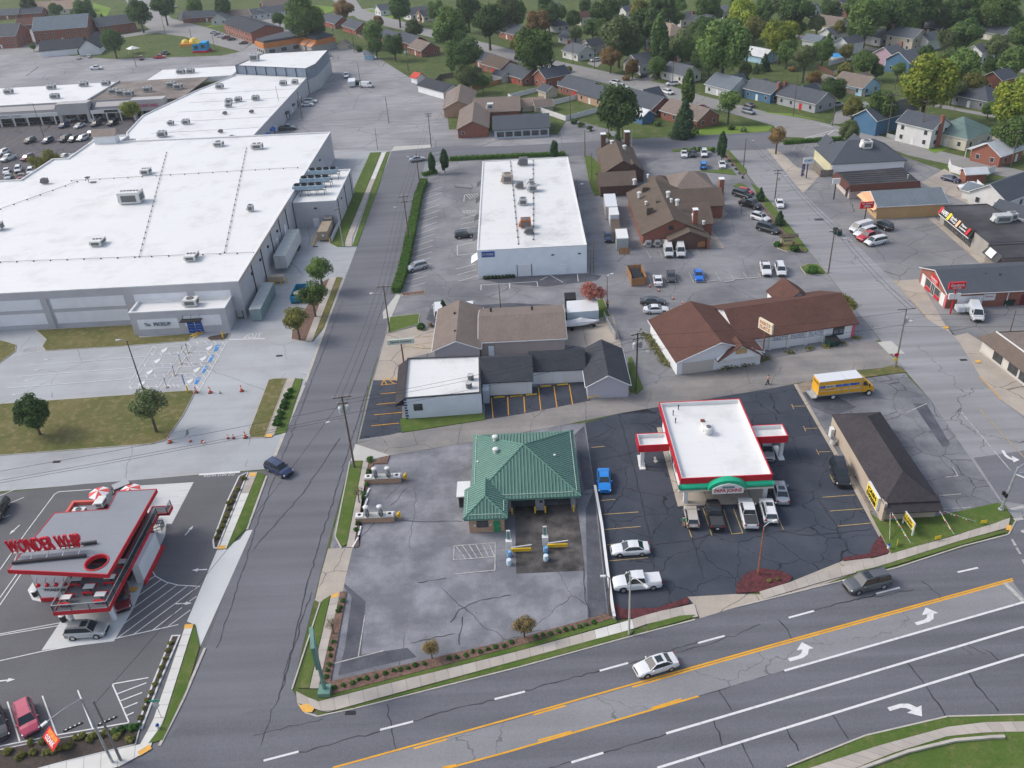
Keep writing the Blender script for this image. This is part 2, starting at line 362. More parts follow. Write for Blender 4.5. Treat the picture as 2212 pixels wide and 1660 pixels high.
# ground, roads, lots
NS=[0]
def Z(lvl):
 NS[0]+=1;return.145 if lvl==36 else.006*lvl+.0003*(NS[0]%18)
def surf(name,pts,m,lvl,parent=None):
 mb=MB();z=Z(lvl);mb.poly([tuple(P(*p).xy)+(z,)for p in pts]);o=part(name,mb,m,parent)
 if mb.v and o.data.polygons[0].normal.z<0:o.data.flip_normals()
 if parent is None:o['kind']='structure'
 return o
def wpoly(name,pts,m,lvl,parent=None):
 z=Z(lvl);mb=MB();mb.poly([(p[0],p[1],z)for p in ccw(pts)]);o=part(name,mb,m,parent)
 if parent is None:o['kind']='structure'
 return o
def island(name,pts,m,curb=True,h=.13,cm=None,t=.18,px=True):
 w=ccw([tuple(P(*p).xy)for p in pts])if px else ccw(pts);NS[0]+=1;h+=.0011*(NS[0]%23)
 o=part(name,MB().prism(inset(w,t*.6)if curb else w,0,h),m);o['kind']='structure'
 if curb:part('kerb',MB().ring(w,t,0,h-.012),cm or M_curb,o)
 return o
def xy(p):return P(*p).xy
def along(a,t):
 """point at fraction t of a polyline"""
 L=[(a[i+1]-a[i]).length for i in range(len(a)-1)];d=t*sum(L)
 for i,l in enumerate(L):
  if d<=l or i==len(L)-1:return a[i]+(a[i+1]-a[i])*(d/l if l else 0)
  d-=l
def walk(A,B,m,m2=None,step=1.55,h=.135,name='sidewalk',new=()):
 """a pavement of separate slabs between two edges given point by point"""
 A=[Vector(xy(p))for p in A];B=[Vector(xy(p))for p in B]
 N=60;pa=[along(A,i/N)for i in range(N+1)];pb=[along(B,i/N)for i in range(N+1)]
 base=MB();base.prism(pa+pb[::-1],0,h-.025);o=part(name,base,M_joint);o['kind']='structure'
 L=sum((A[i+1]-A[i]).length for i in range(len(A)-1));n=max(1,int(L/step));g=.02/max(L,1)
 for i in range(n):
  t0,t1=i/n+g,(i+1)/n-g
  mm=(m2 if(m2 and any(a<=i/n<b for a,b in new))else m)
  part('slab',MB().prism([along(A,t0),along(A,t1),along(B,t1),along(B,t0)],h-.03,h+rnd.uniform(-.006,.006)),mm,o)
 return o
def line(par,a,b,w,m=None,lvl=9,px=True,name='painted_line'):
 a=Vector(xy(a))if px else Vector(a);b=Vector(xy(b))if px else Vector(b);d=(b-a).normalized()*(w/2);n=V(-d.y,d.x);z=Z(lvl)
 mb=MB();mb.poly([tuple(p)+(z,)for p in(a-n,b-n,b+n,a+n)]);return part(name,mb,m or M_line_w,par)
def pline(par,pts,w,m=None,lvl=9):
 for a,b in zip(pts[:-1],pts[1:]):line(par,a,b,w,m,lvl)
def gpoly(par,pts,m,lvl=9,name='painted_mark',px=True):
 z=Z(lvl);mb=MB();mb.poly([tuple(xy(p)if px else p)+(z,)for p in pts]);o=part(name,mb,m,par)
 if o.data.polygons[0].normal.z<0:o.data.flip_normals()
 return o
def arrow(par,c,d,L=2.4,w=.9,m=None,kind='s',lvl=10,px=True):
 """straight or turning lane arrow centred on c, pointing along direction d (degrees in plan)"""
 c=Vector(xy(c))if px else Vector(c);a=R_(d);f=V(math.cos(a),math.sin(a));s=V(-f.y,f.x)
 if kind=='s':pts=[(-.5,-.08),(.1,-.08),(.1,-.25),(.5,0),(.1,.25),(.1,.08),(-.5,.08)];pts=[(u*L,v*w*2)for u,v in pts]
 else:
  k=1 if kind=='l' else-1
  pts=[(-1.4,-.2),(-.3,-.2),(.25,.0),(.6,.5),(1.0,.45),(.45,1.35),(-.35,.7),(.1,.62),(-.15,.3),(-.5,.15),(-1.4,.15)]
  pts=[(u*L/2.4,k*(v-.3)*w)for u,v in pts]
 gpoly(par,[c+f*u+s*v for u,v in pts],m or M_line_w,lvl,'lane_arrow',px=False)
g=MB();g.poly([(-3000,-400,0),(3000,-400,0),(3000,4200,0),(-3000,4200,0)]);ground=part('ground',g,M_grass_far);ground['kind']='structure'
rear_lot=surf('rear_parking_lot',[(842,326),(700,340),(540,310),(480,160),(300,190),(0,260),(-300,300),(-300,70),(0,62),(90,75),(120,118),(240,128),(476,121),(520,112),(545,95),(620,92),(716,100),(745,95),(797,112),(880,165),(960,205),(970,280),(1210,292),(1290,298),(1268,312),(850,325)],M_back_lot,1)
mall_lot=surf('mall_parking_lot',[(-500,640),(-600,238),(0,243),(375,212),(400,225),(330,300),(100,400),(0,470)],M_mall_lot,2)
store_lot=surf('store_parking_lot',[(-700,1150),(-450,520),(690,345),(715,325),(846,326),(771.4,533.7),(657,833),(583,1013),(0,1062)],M_store_lot,1)
ww_lot=surf('drive_in_lot',[(-600,1190),(-200,1082),(0,1066),(180,1046),(583,1016),(443,1402),(396,1509),(330,1640),(-200,1760),(-700,1900)],M_ww_lot,2)
mid_lot=surf('centre_parking_lot',[(918,352),(1225,337),(1570,325),(1649,422),(1746,541),(1844,664),(1900,735),(1670,778),(1465,815),(1389,845),(1267,869),(1123,897),(860,937),(771,957),(800,835),(851,640),(906,404)],M_mid_lot,1)
wash_lot=surf('car_wash_lot',[(757,996),(842,985),(1022,955),(1222,918),(1264,914),(1285,1056),(1316,1334),(1123,1390),(690,1510),(700,1240)],M_wash_lot,1)
pizza_lot=surf('pizza_parking_lot',[(1264,914),(1342,893),(1671,839),(1717,831),(1834,1033),(1903,1165),(1880,1206),(1740,1250),(1590,1290),(1316,1345),(1285,1056)],M_pizza_lot,2)
cash_lot=surf('corner_parking_lot',[(1717,831),(1762,824),(1945,790),(1961,814),(2011,866),(2166,1090),(2027,1125),(1880,1120),(1834,1033)],M_cash_lot,1)
right_lot=surf('side_street_lot',[(1654,316),(1737,420),(1813,492),(1930,607),(2063,726),(2120,812),(2212,920),(2700,1200),(2700,600),(2212,430),(1961,342),(1870,305),(1700,303)],M_right_lot,1)
street=surf('street',[(846,327),(928,318),(916,360),(906,404),(851,638),(830,729),(800,820),(769,958),(756,998),(692,1240),(631,1490),(640,1505),(690,1548),(520,1640),(260,1700),(330,1600),(396,1509),(443,1402),(583,1013),(657,833),(698,728),(771,534)],M_street,3)
far_road=surf('far_road',[(690,-20),(774,42),(930,81),(1020,103),(1120,135),(1225,160),(1407,206),(1564,241),(1671,272),(1690,296),(1880,304),(1961,336),(2212,391),(2500,450),(2500,430),(2212,370),(2027,326),(1857,283),(1740,257),(1671,246),(1512,206),(1434,182),(1277,148),(1194,130),(1024,87),(933,65),(834,37),(782,20),(756,-20)],M_far_road,3)
side_street=surf('side_street',[(1568,322),(1613,375),(1649,422),(1746,541),(1787,591),(1844,664),(1959,806),(2011,866),(2162,1086),(2300,1250),(2700,1300),(2500,1120),(2212,905),(2159,863),(2115,811),(2063,726),(1930,607),(1813,492),(1737,420),(1656,318),(1668,288)],M_rstreet,4)
cross_street=surf('cross_street',[(846,327),(930,318),(1095,316),(1350,302),(1664,285),(1700,300),(1664,324),(1568,326),(1400,331),(1225,337),(967,345),(914,353)],M_street,5)
alley=surf('alley',[(767,960),(860,936),(1123,896),(1267,868),(1389,842),(1465,812),(1670,775),(1890,735),(1950,792),(1830,802),(1753,822),(1671,839),(1342,893),(1222,918),(1022,955),(842,985),(756,1000)],M_alley,6)
main_road=surf('main_road',[(-400,1850),(260,1658),(300,1640),(345,1612),(396,1560),(520,1545),(632,1500),(646,1530),(686,1549),(766,1532),(1123,1442),(1359,1377),(1501,1340),(1585,1314),(1753,1272),(1935,1228),(2178,1156),(2198,1120),(2300,1095),(2900,1150),(2900,1560),(2212,1545),(2047,1549),(1870,1590),(1701,1657),(1500,1760),(900,2050),(-400,2300)],M_road,7)
turn_lane=surf('turn_lane',[(730,1659),(1095,1560),(1671,1396),(2185,1254),(2212,1290),(2212,1300),(1694,1449),(1509,1504),(1095,1625),(954,1660),(500,1790),(300,1780)],M_lane,8)
# concrete and dark patches of the lots
tan_apron=surf('concrete_apron',[(834,722),(901,706),(939,711),(942,760),(880,775),(870,822),(807,822)],M_tan,3)
surf('shop_parking_strip',[(807,821),(870,820),(868,935),(862,937),(776,950)],M_pizza_lot,3)
surf('garage_parking_lot',[(1046,850),(1270,822),(1276,868),(1123,896),(1048,908)],M_pizza_lot,3)
surf('store_yard_apron',[(1212,690),(1325,680),(1345,760),(1215,745)],M_tan,3)
ww_pad=surf('drive_through_pad',[q(2,0,1140,905),q(2,0,1605,878),q(2,0,1425,1222),q(2,0,1380,1220),q(2,0,1370,1320),q(2,0,1260,1560),q(3,0,1100,350),q(3,0,945,608),q(3,0,345,683),q(3,0,520,420),q(2,0,1000,1300)],M_conc_new,4)
surf('driveway_apron',[q(2,0,1800,1440),q(2,0,1990,1350),q(2,0,2040,1280),q(2,0,2095,1270),q(3,0,1660,655),q(3,0,1620,470),q(3,0,1550,445)],M_conc_new,4)
surf('car_wash_driveway',[(709,1186),(741,1184),(762,1184),(747,1247),(741,1278),(716,1286),(692,1302),(681,1296),(692,1246)],M_tan,4)
surf('alley_driveway',[(757,996),(768,960),(842,984),(786,997)],M_conc,7)
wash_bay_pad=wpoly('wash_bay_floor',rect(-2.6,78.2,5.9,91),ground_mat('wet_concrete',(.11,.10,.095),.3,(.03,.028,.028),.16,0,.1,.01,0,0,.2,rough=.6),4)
surf('pizza_driveway',[(1499,1306),(1485,1290),(1590,1284),(1640,1285),(1821,1212),(1880,1200),(1885,1224),(1753,1273),(1585,1314),(1512,1337)],M_tan,5)
surf('side_concrete_walk',[(1930,607),(1984,604),(2022,668),(2040,700),(2075,745),(2063,726),(2008,693)],M_tan,6)
surf('corner_concrete_walk',[(2063,726),(2090,720),(2130,745),(2220,850),(2300,960),(2159,863),(2115,811)],M_tan,6)
surf('lot_edge_walk',[(1656,322),(1670,322),(1692,334),(1722,362),(1775,375),(1735,418)],M_tan,6)
surf('shop_front_walk',[q(1,3,1420,265),q(1,3,1470,255),q(1,3,1900,620),q(1,3,1850,640)],M_tan,6)
surf('restaurant_walk',[(1563,452),(1572,462),(1556,478),(1530,487),(1563,532),(1563,537),(1385,530),(1385,523),(1515,520),(1500,487),(1540,470)],M_tan,4)
surf('light_patch',[(1895,740),(1925,737),(1955,765),(1920,765)],M_conc,7)
surf('driveway_strip',[(827,675),(857,636),(866,638),(846,684),(828,690)],M_conc,4)
surf('back_lot_ramp',[(845,327),(852,317),(930,313),(935,319)],M_conc,6)
surf('house_driveway',[(1806,242),(1870,220),(1890,232),(1815,268),(1795,268)],M_far_road,4)
surf('gravel_drive',[(2085,313),(2130,285),(2170,300),(2100,330)],M_tan,4)
surf('motel_side_lot',[(1228,255),(1330,285),(1335,303),(1275,308),(1200,300)],M_mid_lot,3)
for pts in([(1640,206),(1690,184),(1697,187),(1650,212)],[(1560,186),(1625,172),(1630,177),(1570,196)],[(1268,138),(1300,118),(1312,124),(1290,146)],[(1385,170),(1420,158),(1430,165),(1400,178)],[(1866,132),(1935,112),(1945,120),(1880,145)],[(1780,160),(1830,172),(1822,178),(1775,166)],[(1330,28),(1600,55),(1900,105),(2212,150),(2212,158),(1895,113),(1600,63),(1330,36)],[(900,40),(960,32),(965,38),(910,50)],[(610,60),(690,48),(700,54),(615,70)],[(2015,222),(2080,236),(2160,250),(2155,256),(2010,230)]):surf('driveway',pts,M_far_road,3)
M_seal=ground_mat('dark_patch_asphalt',(.075,.08,.098),.2,(.1,.105,.12),.3,0,.1,.01,.05,0,.2)
for pts,m_,l_ in(([(1042,604),(1270,592),(1300,596),(1290,606),(1180,620),(1075,612)],M_seal,2),([(2103,990),(2212,974),(2400,1120),(2164,1083)],M_street,5),([q(2,3,1290,225),q(2,3,1400,222),q(2,3,1600,560),q(2,3,1540,590)],M_seal,2),([q(1,3,468,266),q(1,3,548,265),q(1,3,556,284),q(1,3,478,286)],M_seal,6),([(1730,838),(1762,832),(1850,880),(1800,900),(1755,880)],M_seal,2),([(1180,690),(1215,690),(1215,660),(1100,655),(930,668),(920,690),(940,700)],M_seal,2),([(720,1240),(760,1290),(745,1400),(730,1460),(900,1420),(880,1400),(780,1415),(790,1300)],M_seal,2),([(1265,1100),(1283,1060),(1312,1330),(1270,1345)],M_seal,2),([(1240,940),(1262,920),(1284,1056),(1262,1060)],M_seal,2)):surf('asphalt_patch',pts,m_,l_+1)
surf('gravel_yard',[(1990,395),(2040,365),(2212,470),(2212,520),(2090,440)],M_tan,4)
for i,pts in enumerate(([(330,70),(300,45),(270,0),(300,-20),(330,0),(370,40),(440,58),(545,92),(520,112),(400,80)],[(-100,130),(95,110),(110,60),(0,55),(-100,60)],[(590,40),(690,70),(650,78),(545,45)],[(250,84),(252,78),(360,58),(378,66)],[(900,18),(700,42),(690,36),(800,18)])):
 surf('side_road',pts,M_far_road,3)
for pts in([(600,8),(690,12),(740,18),(700,30)],[(760,25),(830,18),(880,36),(830,42)],[(1500,275),(1670,272),(1660,284),(1480,298)],[(1640,242),(1770,260),(1795,265),(1710,246)],[(1990,300),(2060,318),(2020,332),(1985,316)],[(440,60),(500,55),(480,48)],[(195,5),(240,18),(230,36),(195,25)]):
 surf('bright_lawn',pts,M_lawn,3)
# raised grass and planting
island('store_front_lawn',[(77,714),(289,703),(303,730),(417,722),(406,738),(250,750),(99,759),(91,750),(100,735)],M_grass_dry)
island('round_end_lawn',[(-80,720),(10,738),(36,746),(34,760),(-60,830)],M_grass_dry)
island('pickup_planter',[(452,728),(497,720),(492,731),(482,736),(455,737),(447,733)],M_mulch_dk)
island('wide_lawn_island',[(-90,880),(417,844),(420,852),(395,900),(360,950),(331,960),(-90,992)],M_grass_dry)
island('oval_planter',[(580,822),(592,819),(621,818),(572,947),(540,947),(537,935)],M_grass_dry)
walk([(622,818),(573,947)],[(638,818),(592,942)],M_slab)
island('verge',[(639,819),(654,820),(618,935),(593,941)],M_grass,False)
island('street_side_lawn',[(800,331),(823,330),(793,404),(747,516),(744,534),(729,534),(714,526),(727,495),(767,404)],M_grass,False)
walk([(825,331),(794,404),(748,516),(745,534)],[(834,330),(804,404),(761,516),(760,534)],M_slab,M_slab_new,new=((.0,.32),))
island('verge',[(835,330),(842,328),(818,404),(771,533),(761,533),(805,404)],M_grass,False)
island('tree_planter',[(693,612),(713,601),(661,739),(629,734),(630,716)],M_mulch)
walk([(714,600),(660,739)],[(727,600),(675,738)],M_slab)
island('verge',[(728,600),(740,601),(700,707),(676,738)],M_grass_dry,False)
island('drive_in_planter',[(535,1021),(516,1030),(492,1080),(459,1170),(461,1186),(471,1187),(537,1022)],M_mulch_dk,cm=M_conc_new,t=.35)
walk([(539,1022),(473,1187)],[(557,1021),(489,1187)],M_slab,M_slab_new,new=((.25,1),))
island('verge',[(558,1021),(573,1028),(533,1143),(490,1187)],M_grass,False)
island('drive_in_planter',[(391,1373),(371,1374),(330,1475),(295,1573),(308,1576),(345,1480)],M_mulch_dk,cm=M_conc_new,t=.35)
walk([(402,1350),(330,1562),(302,1612)],[(419,1350),(352,1565),(326,1610)],M_slab_new)
island('verge',[(421,1350),(432,1397),(404,1490),(352,1600),(321,1608),(355,1562)],M_grass,False)
island('corner_flower_bed',[(-90,1640),(60,1608),(306,1565),(294,1610),(130,1650),(-90,1710)],M_mulch_dk,cm=M_conc_new)
walk([(-90,1713),(110,1655),(292,1612),(330,1604)],[(-90,1745),(120,1690),(262,1657),(325,1620)],M_slab_new)
island('verge',[(784,997),(767,997),(756,1008),(726,1160),(740,1183),(749,1178)],M_grass,False)
walk([(785,997),(749,1184)],[(796,1001),(764,1184)],M_slab)
island('shrub_bed',[(797,1000),(842,985),(836,1003),(806,1004),(777,1110),(775,1182),(767,1184)],M_mulch,False)
island('verge',[(714,1288),(697,1299),(683,1340),(645,1488),(668,1488)],M_grass,False)
walk([(716,1286),(669,1489)],[(735,1282),(688,1489)],M_slab)
island('shrub_bed',[(736,1280),(749,1280),(714,1474),(912,1429),(1123,1380),(1313,1327),(1330,1336),(1123,1396),(690,1509),(700,1440)],M_mulch,False)
island('grass_strip',[(690,1510),(1123,1397),(1330,1337),(1333,1347),(1123,1407),(684,1517)],M_grass,False)
walk([(640,1495),(684,1518),(900,1463),(1123,1408),(1355,1343),(1404,1327),(1500,1306)],[(642,1520),(706,1541),(905,1486),(1123,1427),(1362,1362),(1408,1346),(1508,1334)],M_slab,M_slab_new,new=((.73,.83),))
island('kerb_grass',[(708,1542),(1123,1428),(1360,1363),(1370,1364),(1359,1375),(1123,1440),(766,1530),(712,1540)],M_grass,False)
island('kerb_grass',[(1398,1351),(1470,1332),(1503,1330),(1490,1338),(1400,1364)],M_grass,False)
gpoly(main_road,[(646,1526),(664,1522),(680,1532),(674,1541),(655,1540)],M_ramp,36,'ramp_plate')
gpoly(main_road,q and[q(3,0,1145,1530),q(3,0,1245,1468),q(3,0,1262,1505),q(3,0,1160,1566)],M_ramp,36,'ramp_plate')
for pts in([q(3,0,1535,475),q(3,0,1608,468),q(3,0,1598,505),q(3,0,1528,510)],[q(2,0,1808,1410),q(2,0,1875,1405),q(2,0,1868,1432),q(2,0,1800,1438)],[q(2,0,2072,806),q(2,0,2128,803),q(2,0,2120,830),q(2,0,2065,832)],[q(2,1,108,483),q(2,1,160,482),q(2,1,155,506),q(2,1,100,508)],[q(3,1,655,225),q(3,1,715,205),q(3,1,700,245),q(3,1,640,258)],[q(2,3,2068,1235),q(2,3,2110,1240),q(2,3,2105,1288),q(2,3,2058,1275)],[q(1,3,1540,1165),q(1,3,1578,1160),q(1,3,1590,1180),q(1,3,1548,1185)],[q(1,3,1805,1448),q(1,3,1845,1445),q(1,3,1855,1465),q(1,3,1815,1468)],[q(3,0,1085,165),q(3,0,1150,160),q(3,0,1135,198),q(3,0,1072,202)]):
 gpoly(street,pts,M_ramp,36,'ramp_plate')
island('red_planting_bed',[(1324,1302),(1345,1318),(1420,1315),(1486,1292),(1489,1305),(1372,1337),(1330,1338)],M_mulch_red,False)
island('red_planting_bed',[(1590,1283),(1592,1262),(1612,1240),(1645,1229),(1690,1236),(1712,1248),(1706,1258),(1640,1280)],M_mulch_red,False)
island('red_planting_bed',[(1822,1213),(1821,1207),(1878,1197),(1886,1177),(1902,1158),(1922,1195),(1900,1203)],M_mulch_red,False)
island('corner_lawn',[(1878,1108),(1902,1127),(2021,1117),(2100,1100),(2154,1088),(2172,1094),(2183,1118),(2150,1132),(1925,1198)],M_grass,False)
walk([(1640,1280),(1750,1246),(1900,1204),(2060,1160),(2182,1120)],[(1650,1296),(1760,1263),(1908,1222),(2066,1172),(2178,1141)],M_slab)
island('kerb_grass',[(1848,1237),(1908,1223),(2066,1173),(2160,1148),(2172,1152),(2080,1178),(1930,1224),(1856,1246)],M_grass,False)
bl=island('lot_border',[(1715,832),(1721,831),(1840,1033),(1926,1197),(1920,1200),(1832,1036)],M_tan,False,h=.1)
island('dirt_strip',[(1812,985),(1822,990),(1885,1105),(1876,1106),(1836,1030)],M_dirt,False,h=.06)
island('alley_grass',[(864,909),(870,905),(1046,893),(1048,908),(868,936)],M_grass,False)
island('alley_grass',[(1357,775),(1364,772),(1389,840),(1376,853),(1362,848)],M_grass,False)
island('corner_grass',[(1854,809),(1936,789),(1958,806),(1940,807),(1862,818)],M_grass_dry,False)
island('corner_grass',[(1716,833),(1752,822),(1758,838),(1735,850)],M_dirt,False,h=.05)
island('small_lawn',[(842,686),(907,679),(904,702),(836,722)],M_grass)
island('small_lawn',[(1258,651),(1304,647),(1318,682),(1326,683),(1290,690)],M_grass)
island('corner_bed',[(866,635),(916,628),(918,626),(919,636),(870,641)],M_mulch)
island('lane_grass',[(1262,338),(1276,338),(1300,360),(1302,420),(1285,424),(1274,400)],M_grass,False)
island('rear_kerb_grass',[(1449,325),(1525,318),(1556,321),(1545,326),(1455,329)],M_grass,False)
island('planted_strip',[(1552,333),(1566,326),(1613,370),(1606,380),(1580,352)],M_mulch,False)
island('verge',[(1567,325),(1574,325),(1613,368),(1612,376),(1600,372)],M_grass,False)
island('lot_grass',[(1505,371),(1580,366),(1590,379),(1540,374)],M_grass,False)
island('lot_grass',[(1583,404),(1598,396),(1612,402),(1625,418),(1610,412)],M_grass,False)
island('verge',[(1622,396),(1640,408),(1700,482),(1746,541),(1740,547),(1690,495),(1640,430)],M_grass,False)
island('planted_strip',[(1638,432),(1690,497),(1738,547),(1700,540),(1660,470)],M_mulch,False)
island('sign_bed',[(1672,525),(1690,518),(1725,525),(1730,540),(1700,545),(1680,538)],M_grass_dry)
island('lot_end_lawn',[(1728,578),(1745,571),(1768,572),(1786,590),(1780,595),(1740,594)],M_grass)
island('rough_grass',[(1806,640),(1828,640),(1850,668),(1838,672)],M_grass_dry,False,h=.08)
def kerb(pts,w=.16,h=.12):
 a=[Vector(xy(p))for p in pts];mb=MB()
 for p,e in zip(a[:-1],a[1:]):m_=(p+e)/2;d=e-p;mb.box(m_.x,m_.y,0,d.length+.05,w,h,math.atan2(d.y,d.x))
 part('kerb',mb,M_curb)['kind']='structure'
kerb([(642,1503),(645,1522),(660,1541),(686,1549),(766,1532),(1123,1442),(1359,1377),(1501,1340)]);kerb([(1585,1314),(1753,1272),(1850,1248),(1935,1228),(2080,1181),(2178,1156),(2196,1122)]);kerb([(631,1490),(692,1302),(681,1296)]);kerb([(756,998),(724,1160),(738,1186)]);kerb([(443,1402),(396,1512),(345,1612)],.3);kerb([(576,1030),(534,1145)],.3);kerb([(1701,1657),(1870,1590),(2047,1549),(2212,1545),(2300,1548)]);kerb([(741,600),(660,826)],.5,.05);kerb([(657,833),(594,985)],.5,.05)
# bottom right: verge, curved pavement, lawn
part('roadside_lawn',MB().prism([xy(p)for p in((1690,1668),(1760,1640),(1870,1592),(2047,1551),(2212,1547),(2900,1560),(2900,2000),(1500,1900))],0,.1),M_grass)['kind']='structure'
walk([(1740,1664),(1900,1612),(2047,1572),(2130,1562),(2330,1558)],[(1800,1680),(1930,1628),(2047,1592),(2130,1584),(2330,1580)],M_slab,step=1.3)
lw=[(1850,1664),(1960,1624),(2060,1600),(2140,1593),(2168,1592)]
part('low_wall',MB().prism([xy(p)for p in lw]+[xy((a+2,b+6))for a,b in lw[::-1]],0,.35),M_curb)['kind']='structure'
# main road paint
line(main_road,(719,1659.6),(1123,1548),.2,M_line_y);line(main_road,(1121,1548.5),(1671,1393),.2,M_line_y);line(main_road,(1669,1393.5),(2187,1251),.2,M_line_y)
line(main_road,(1480,1452),(1671,1398),.2,M_line_y);line(main_road,(1669,1398.5),(2189,1255),.2,M_line_y)
line(main_road,q(3,2,1040,990),(1482,1451.6),.2,M_line_y)
line(main_road,(560,1770),(1095,1626),.2,M_line_y);line(main_road,(1093,1626.6),(1509,1505),.2,M_line_y)
for a,b in((q(3,1,1330,1500),q(3,1,1605,1422)),(q(3,2,220,1220),q(3,2,490,1142)),(q(3,2,260,1433),q(3,2,535,1358)),(q(3,2,1200,1165),q(3,2,1445,1090)),(q(3,1,1565,1659),q(3,1,1680,1635))):line(main_road,a,b,.2,M_line_y)
for a,b in(((1694,1450),(2212,1301.6)),((1438.8,1585.6),(1640,1526)),((1638,1526.6),(2212,1355)),((1420,1660),(1640,1591.5)),((1638,1592),(2212,1415))):line(main_road,a,b,.26)
for a,b in((q(3,1,85,1600),q(3,1,375,1525)),(q(3,1,1050,1345),q(3,1,1325,1275)),(q(3,1,2000,1090),(1134,1495)),(q(3,2,770,855),q(3,2,1005,790)),(q(3,2,1585,625),q(3,2,1805,565)),(q(3,3,260,415),q(3,3,470,358)),(q(3,3,985,215),q(3,3,1180,165)),(q(3,3,1660,38),q(3,3,1830,0)),(q(3,2,535,1615),q(3,2,800,1535))):line(main_road,a,b,.24)
line(main_road,q(3,3,2050,125),q(3,3,2250,320),.5,M_line_old)
for a,b in((q(2,3,2100,1105),q(2,3,2215,1080)),(q(2,3,2130,1190),q(2,3,2200,1175)),(q(2,3,2190,1290),q(2,3,2260,1270))):line(main_road,a,b,.5,M_line_old)
for a in(q(2,3,2110,1350),q(2,3,2150,1420),q(2,3,2200,1520)):line(main_road,a,(a[0]+8,a[1]+14),.3,M_line_old)
arrow(main_road,q(3,3,1420,410),15,3.4,1.25,M_line_w,'l');arrow(main_road,q(3,3,380,705),15,3.4,1.25,M_line_w,'l');arrow(main_road,q(3,3,1250,1160),15,3.4,1.25,M_line_w,'r')
M_tar=mat('crack_sealant',(.03,.03,.034),rough=.6)
def sealed(par,pts,w=.14):
 """poured crack sealant: a wandering dark band"""
 pts=[Vector(xy(p))for p in pts];L=sum((pts[i+1]-pts[i]).length for i in range(len(pts)-1));n=max(3,int(L/.7));a=[];b=[]
 for i in range(n+1):
  c=along(pts,i/n);d=(along(pts,min(1,i/n+.01))-along(pts,max(0,i/n-.01))).normalized();s=V(-d.y,d.x);k=rnd.gauss(0,.09);ww=w*rnd.uniform(.4,1)/2
  a.append(tuple(c+s*(k+ww))+(.052,));b.append(tuple(c+s*(k-ww))+(.052,))
 mb=MB();mb.add(a+b,[(i,i+1,n+2+i,n+1+i)for i in range(n)]);part('sealed_crack',mb,M_tar,par)
for pts,w in(([q(3,2,150,1025),q(3,2,500,925),q(3,2,770,858)],.16),([q(3,1,375,1530),q(3,1,640,1465),q(3,1,850,1410),q(3,1,1050,1350)],.18),([q(3,1,1325,1275),q(3,1,1600,1190),q(3,1,2000,1095)],.16),([q(3,1,1120,1130),q(3,1,1145,1340),q(3,1,1190,1550),q(3,1,1160,1659)],.14),([q(3,2,1215,900),q(3,2,1310,1050)],.15),([q(3,2,1710,940),q(3,2,1790,1060),q(3,2,1870,1190)],.16),([q(3,2,1710,1270),q(3,2,1780,1475)],.16),([q(3,2,1585,1570),q(3,2,1640,1659)],.18),([q(3,2,1955,1455),q(3,2,2050,1659)],.18),([q(3,3,240,1310),q(3,3,335,1520)],.2),([q(3,3,635,1215),q(3,3,750,1420)],.2),([q(3,3,1240,785),q(3,3,1340,900),q(3,3,1480,1100),q(3,3,1575,1235)],.2),([q(3,3,1755,875),q(3,3,1860,1010),q(3,3,2000,1190)],.2),([q(3,3,170,430),q(3,3,250,520),q(3,3,330,655)],.18),([q(3,3,1365,115),q(3,3,1500,230),q(3,3,1555,350)],.15),([q(3,3,470,360),q(3,3,730,280),q(3,3,985,225)],.16),([q(3,3,820,265),q(3,3,1050,225),q(3,3,1300,180)],.14),([q(3,2,800,1535),q(3,2,1320,1380)],.14),([q(3,2,350,1659),q(3,2,535,1610)],.14),([q(3,2,1600,1060),q(3,2,2212,875)],.12),([q(3,3,0,915),q(3,3,225,850)],.12),([q(3,3,1740,640),q(3,3,1900,720)],.15),([q(3,3,1890,680),q(3,3,2005,770)],.14),([q(3,3,1690,655),q(3,3,1780,725)],.1),([q(3,2,1010,800),q(3,2,1500,640),q(3,2,1590,610)],.13),([q(3,2,1400,705),q(3,2,1800,600),q(3,2,2100,470)],.13)):
 sealed(main_road,pts,w)
for pts,w in(([q(2,1,0,1430),q(2,1,400,980),q(2,1,720,510)],.12),([(795,835),(735,1030),(670,1240),(610,1490)],.13),([(740,650),(660,860),(560,1120),(470,1400)],.1),([q(3,1,0,1390),q(3,1,300,1320),q(3,1,580,1255)],.12),([q(3,1,60,1480),q(3,1,190,1100),q(3,1,320,700),q(3,1,480,200)],.12)):
 sealed(street,pts,w)
for pts,w in(([q(2,2,930,330),q(2,2,1010,600),q(2,2,1110,1000),q(2,2,1230,1590)],.14),([q(2,2,1450,1060),q(2,2,1560,1400),q(2,2,1630,1659)],.14),([q(2,2,730,700),q(2,2,1040,630),q(2,2,1080,620)],.1),([q(2,3,480,960),q(2,3,680,1300),q(2,3,760,1470)],.14),([q(2,3,200,1290),q(2,3,430,1320),q(2,3,940,1270)],.12),([q(2,2,1180,1400),q(2,2,1500,1370),q(2,2,1760,1290)],.1)):
 sealed(pizza_lot,pts,w)
for pts in([q(3,1,1625,450),q(3,1,1730,330),q(3,1,1880,270),q(3,1,2130,220)],[q(3,1,1365,125),q(3,1,1600,80)],[q(3,1,1745,405),q(3,1,1700,640)],[q(3,2,630,0),q(3,2,655,250),q(3,2,685,415)],[q(3,1,1300,630),q(3,1,1670,540)],[q(2,1,1160,1195),q(2,1,1500,1205),q(2,1,1730,1200)]):sealed(wash_lot,pts,.1)
def drain(x,y,m=None):
 p=P(x,y);mb=MB();mb.box(p.x,p.y,.03,1.1,.5,.05);o=part('drain_grate',mb,M_black);o['kind']='structure'
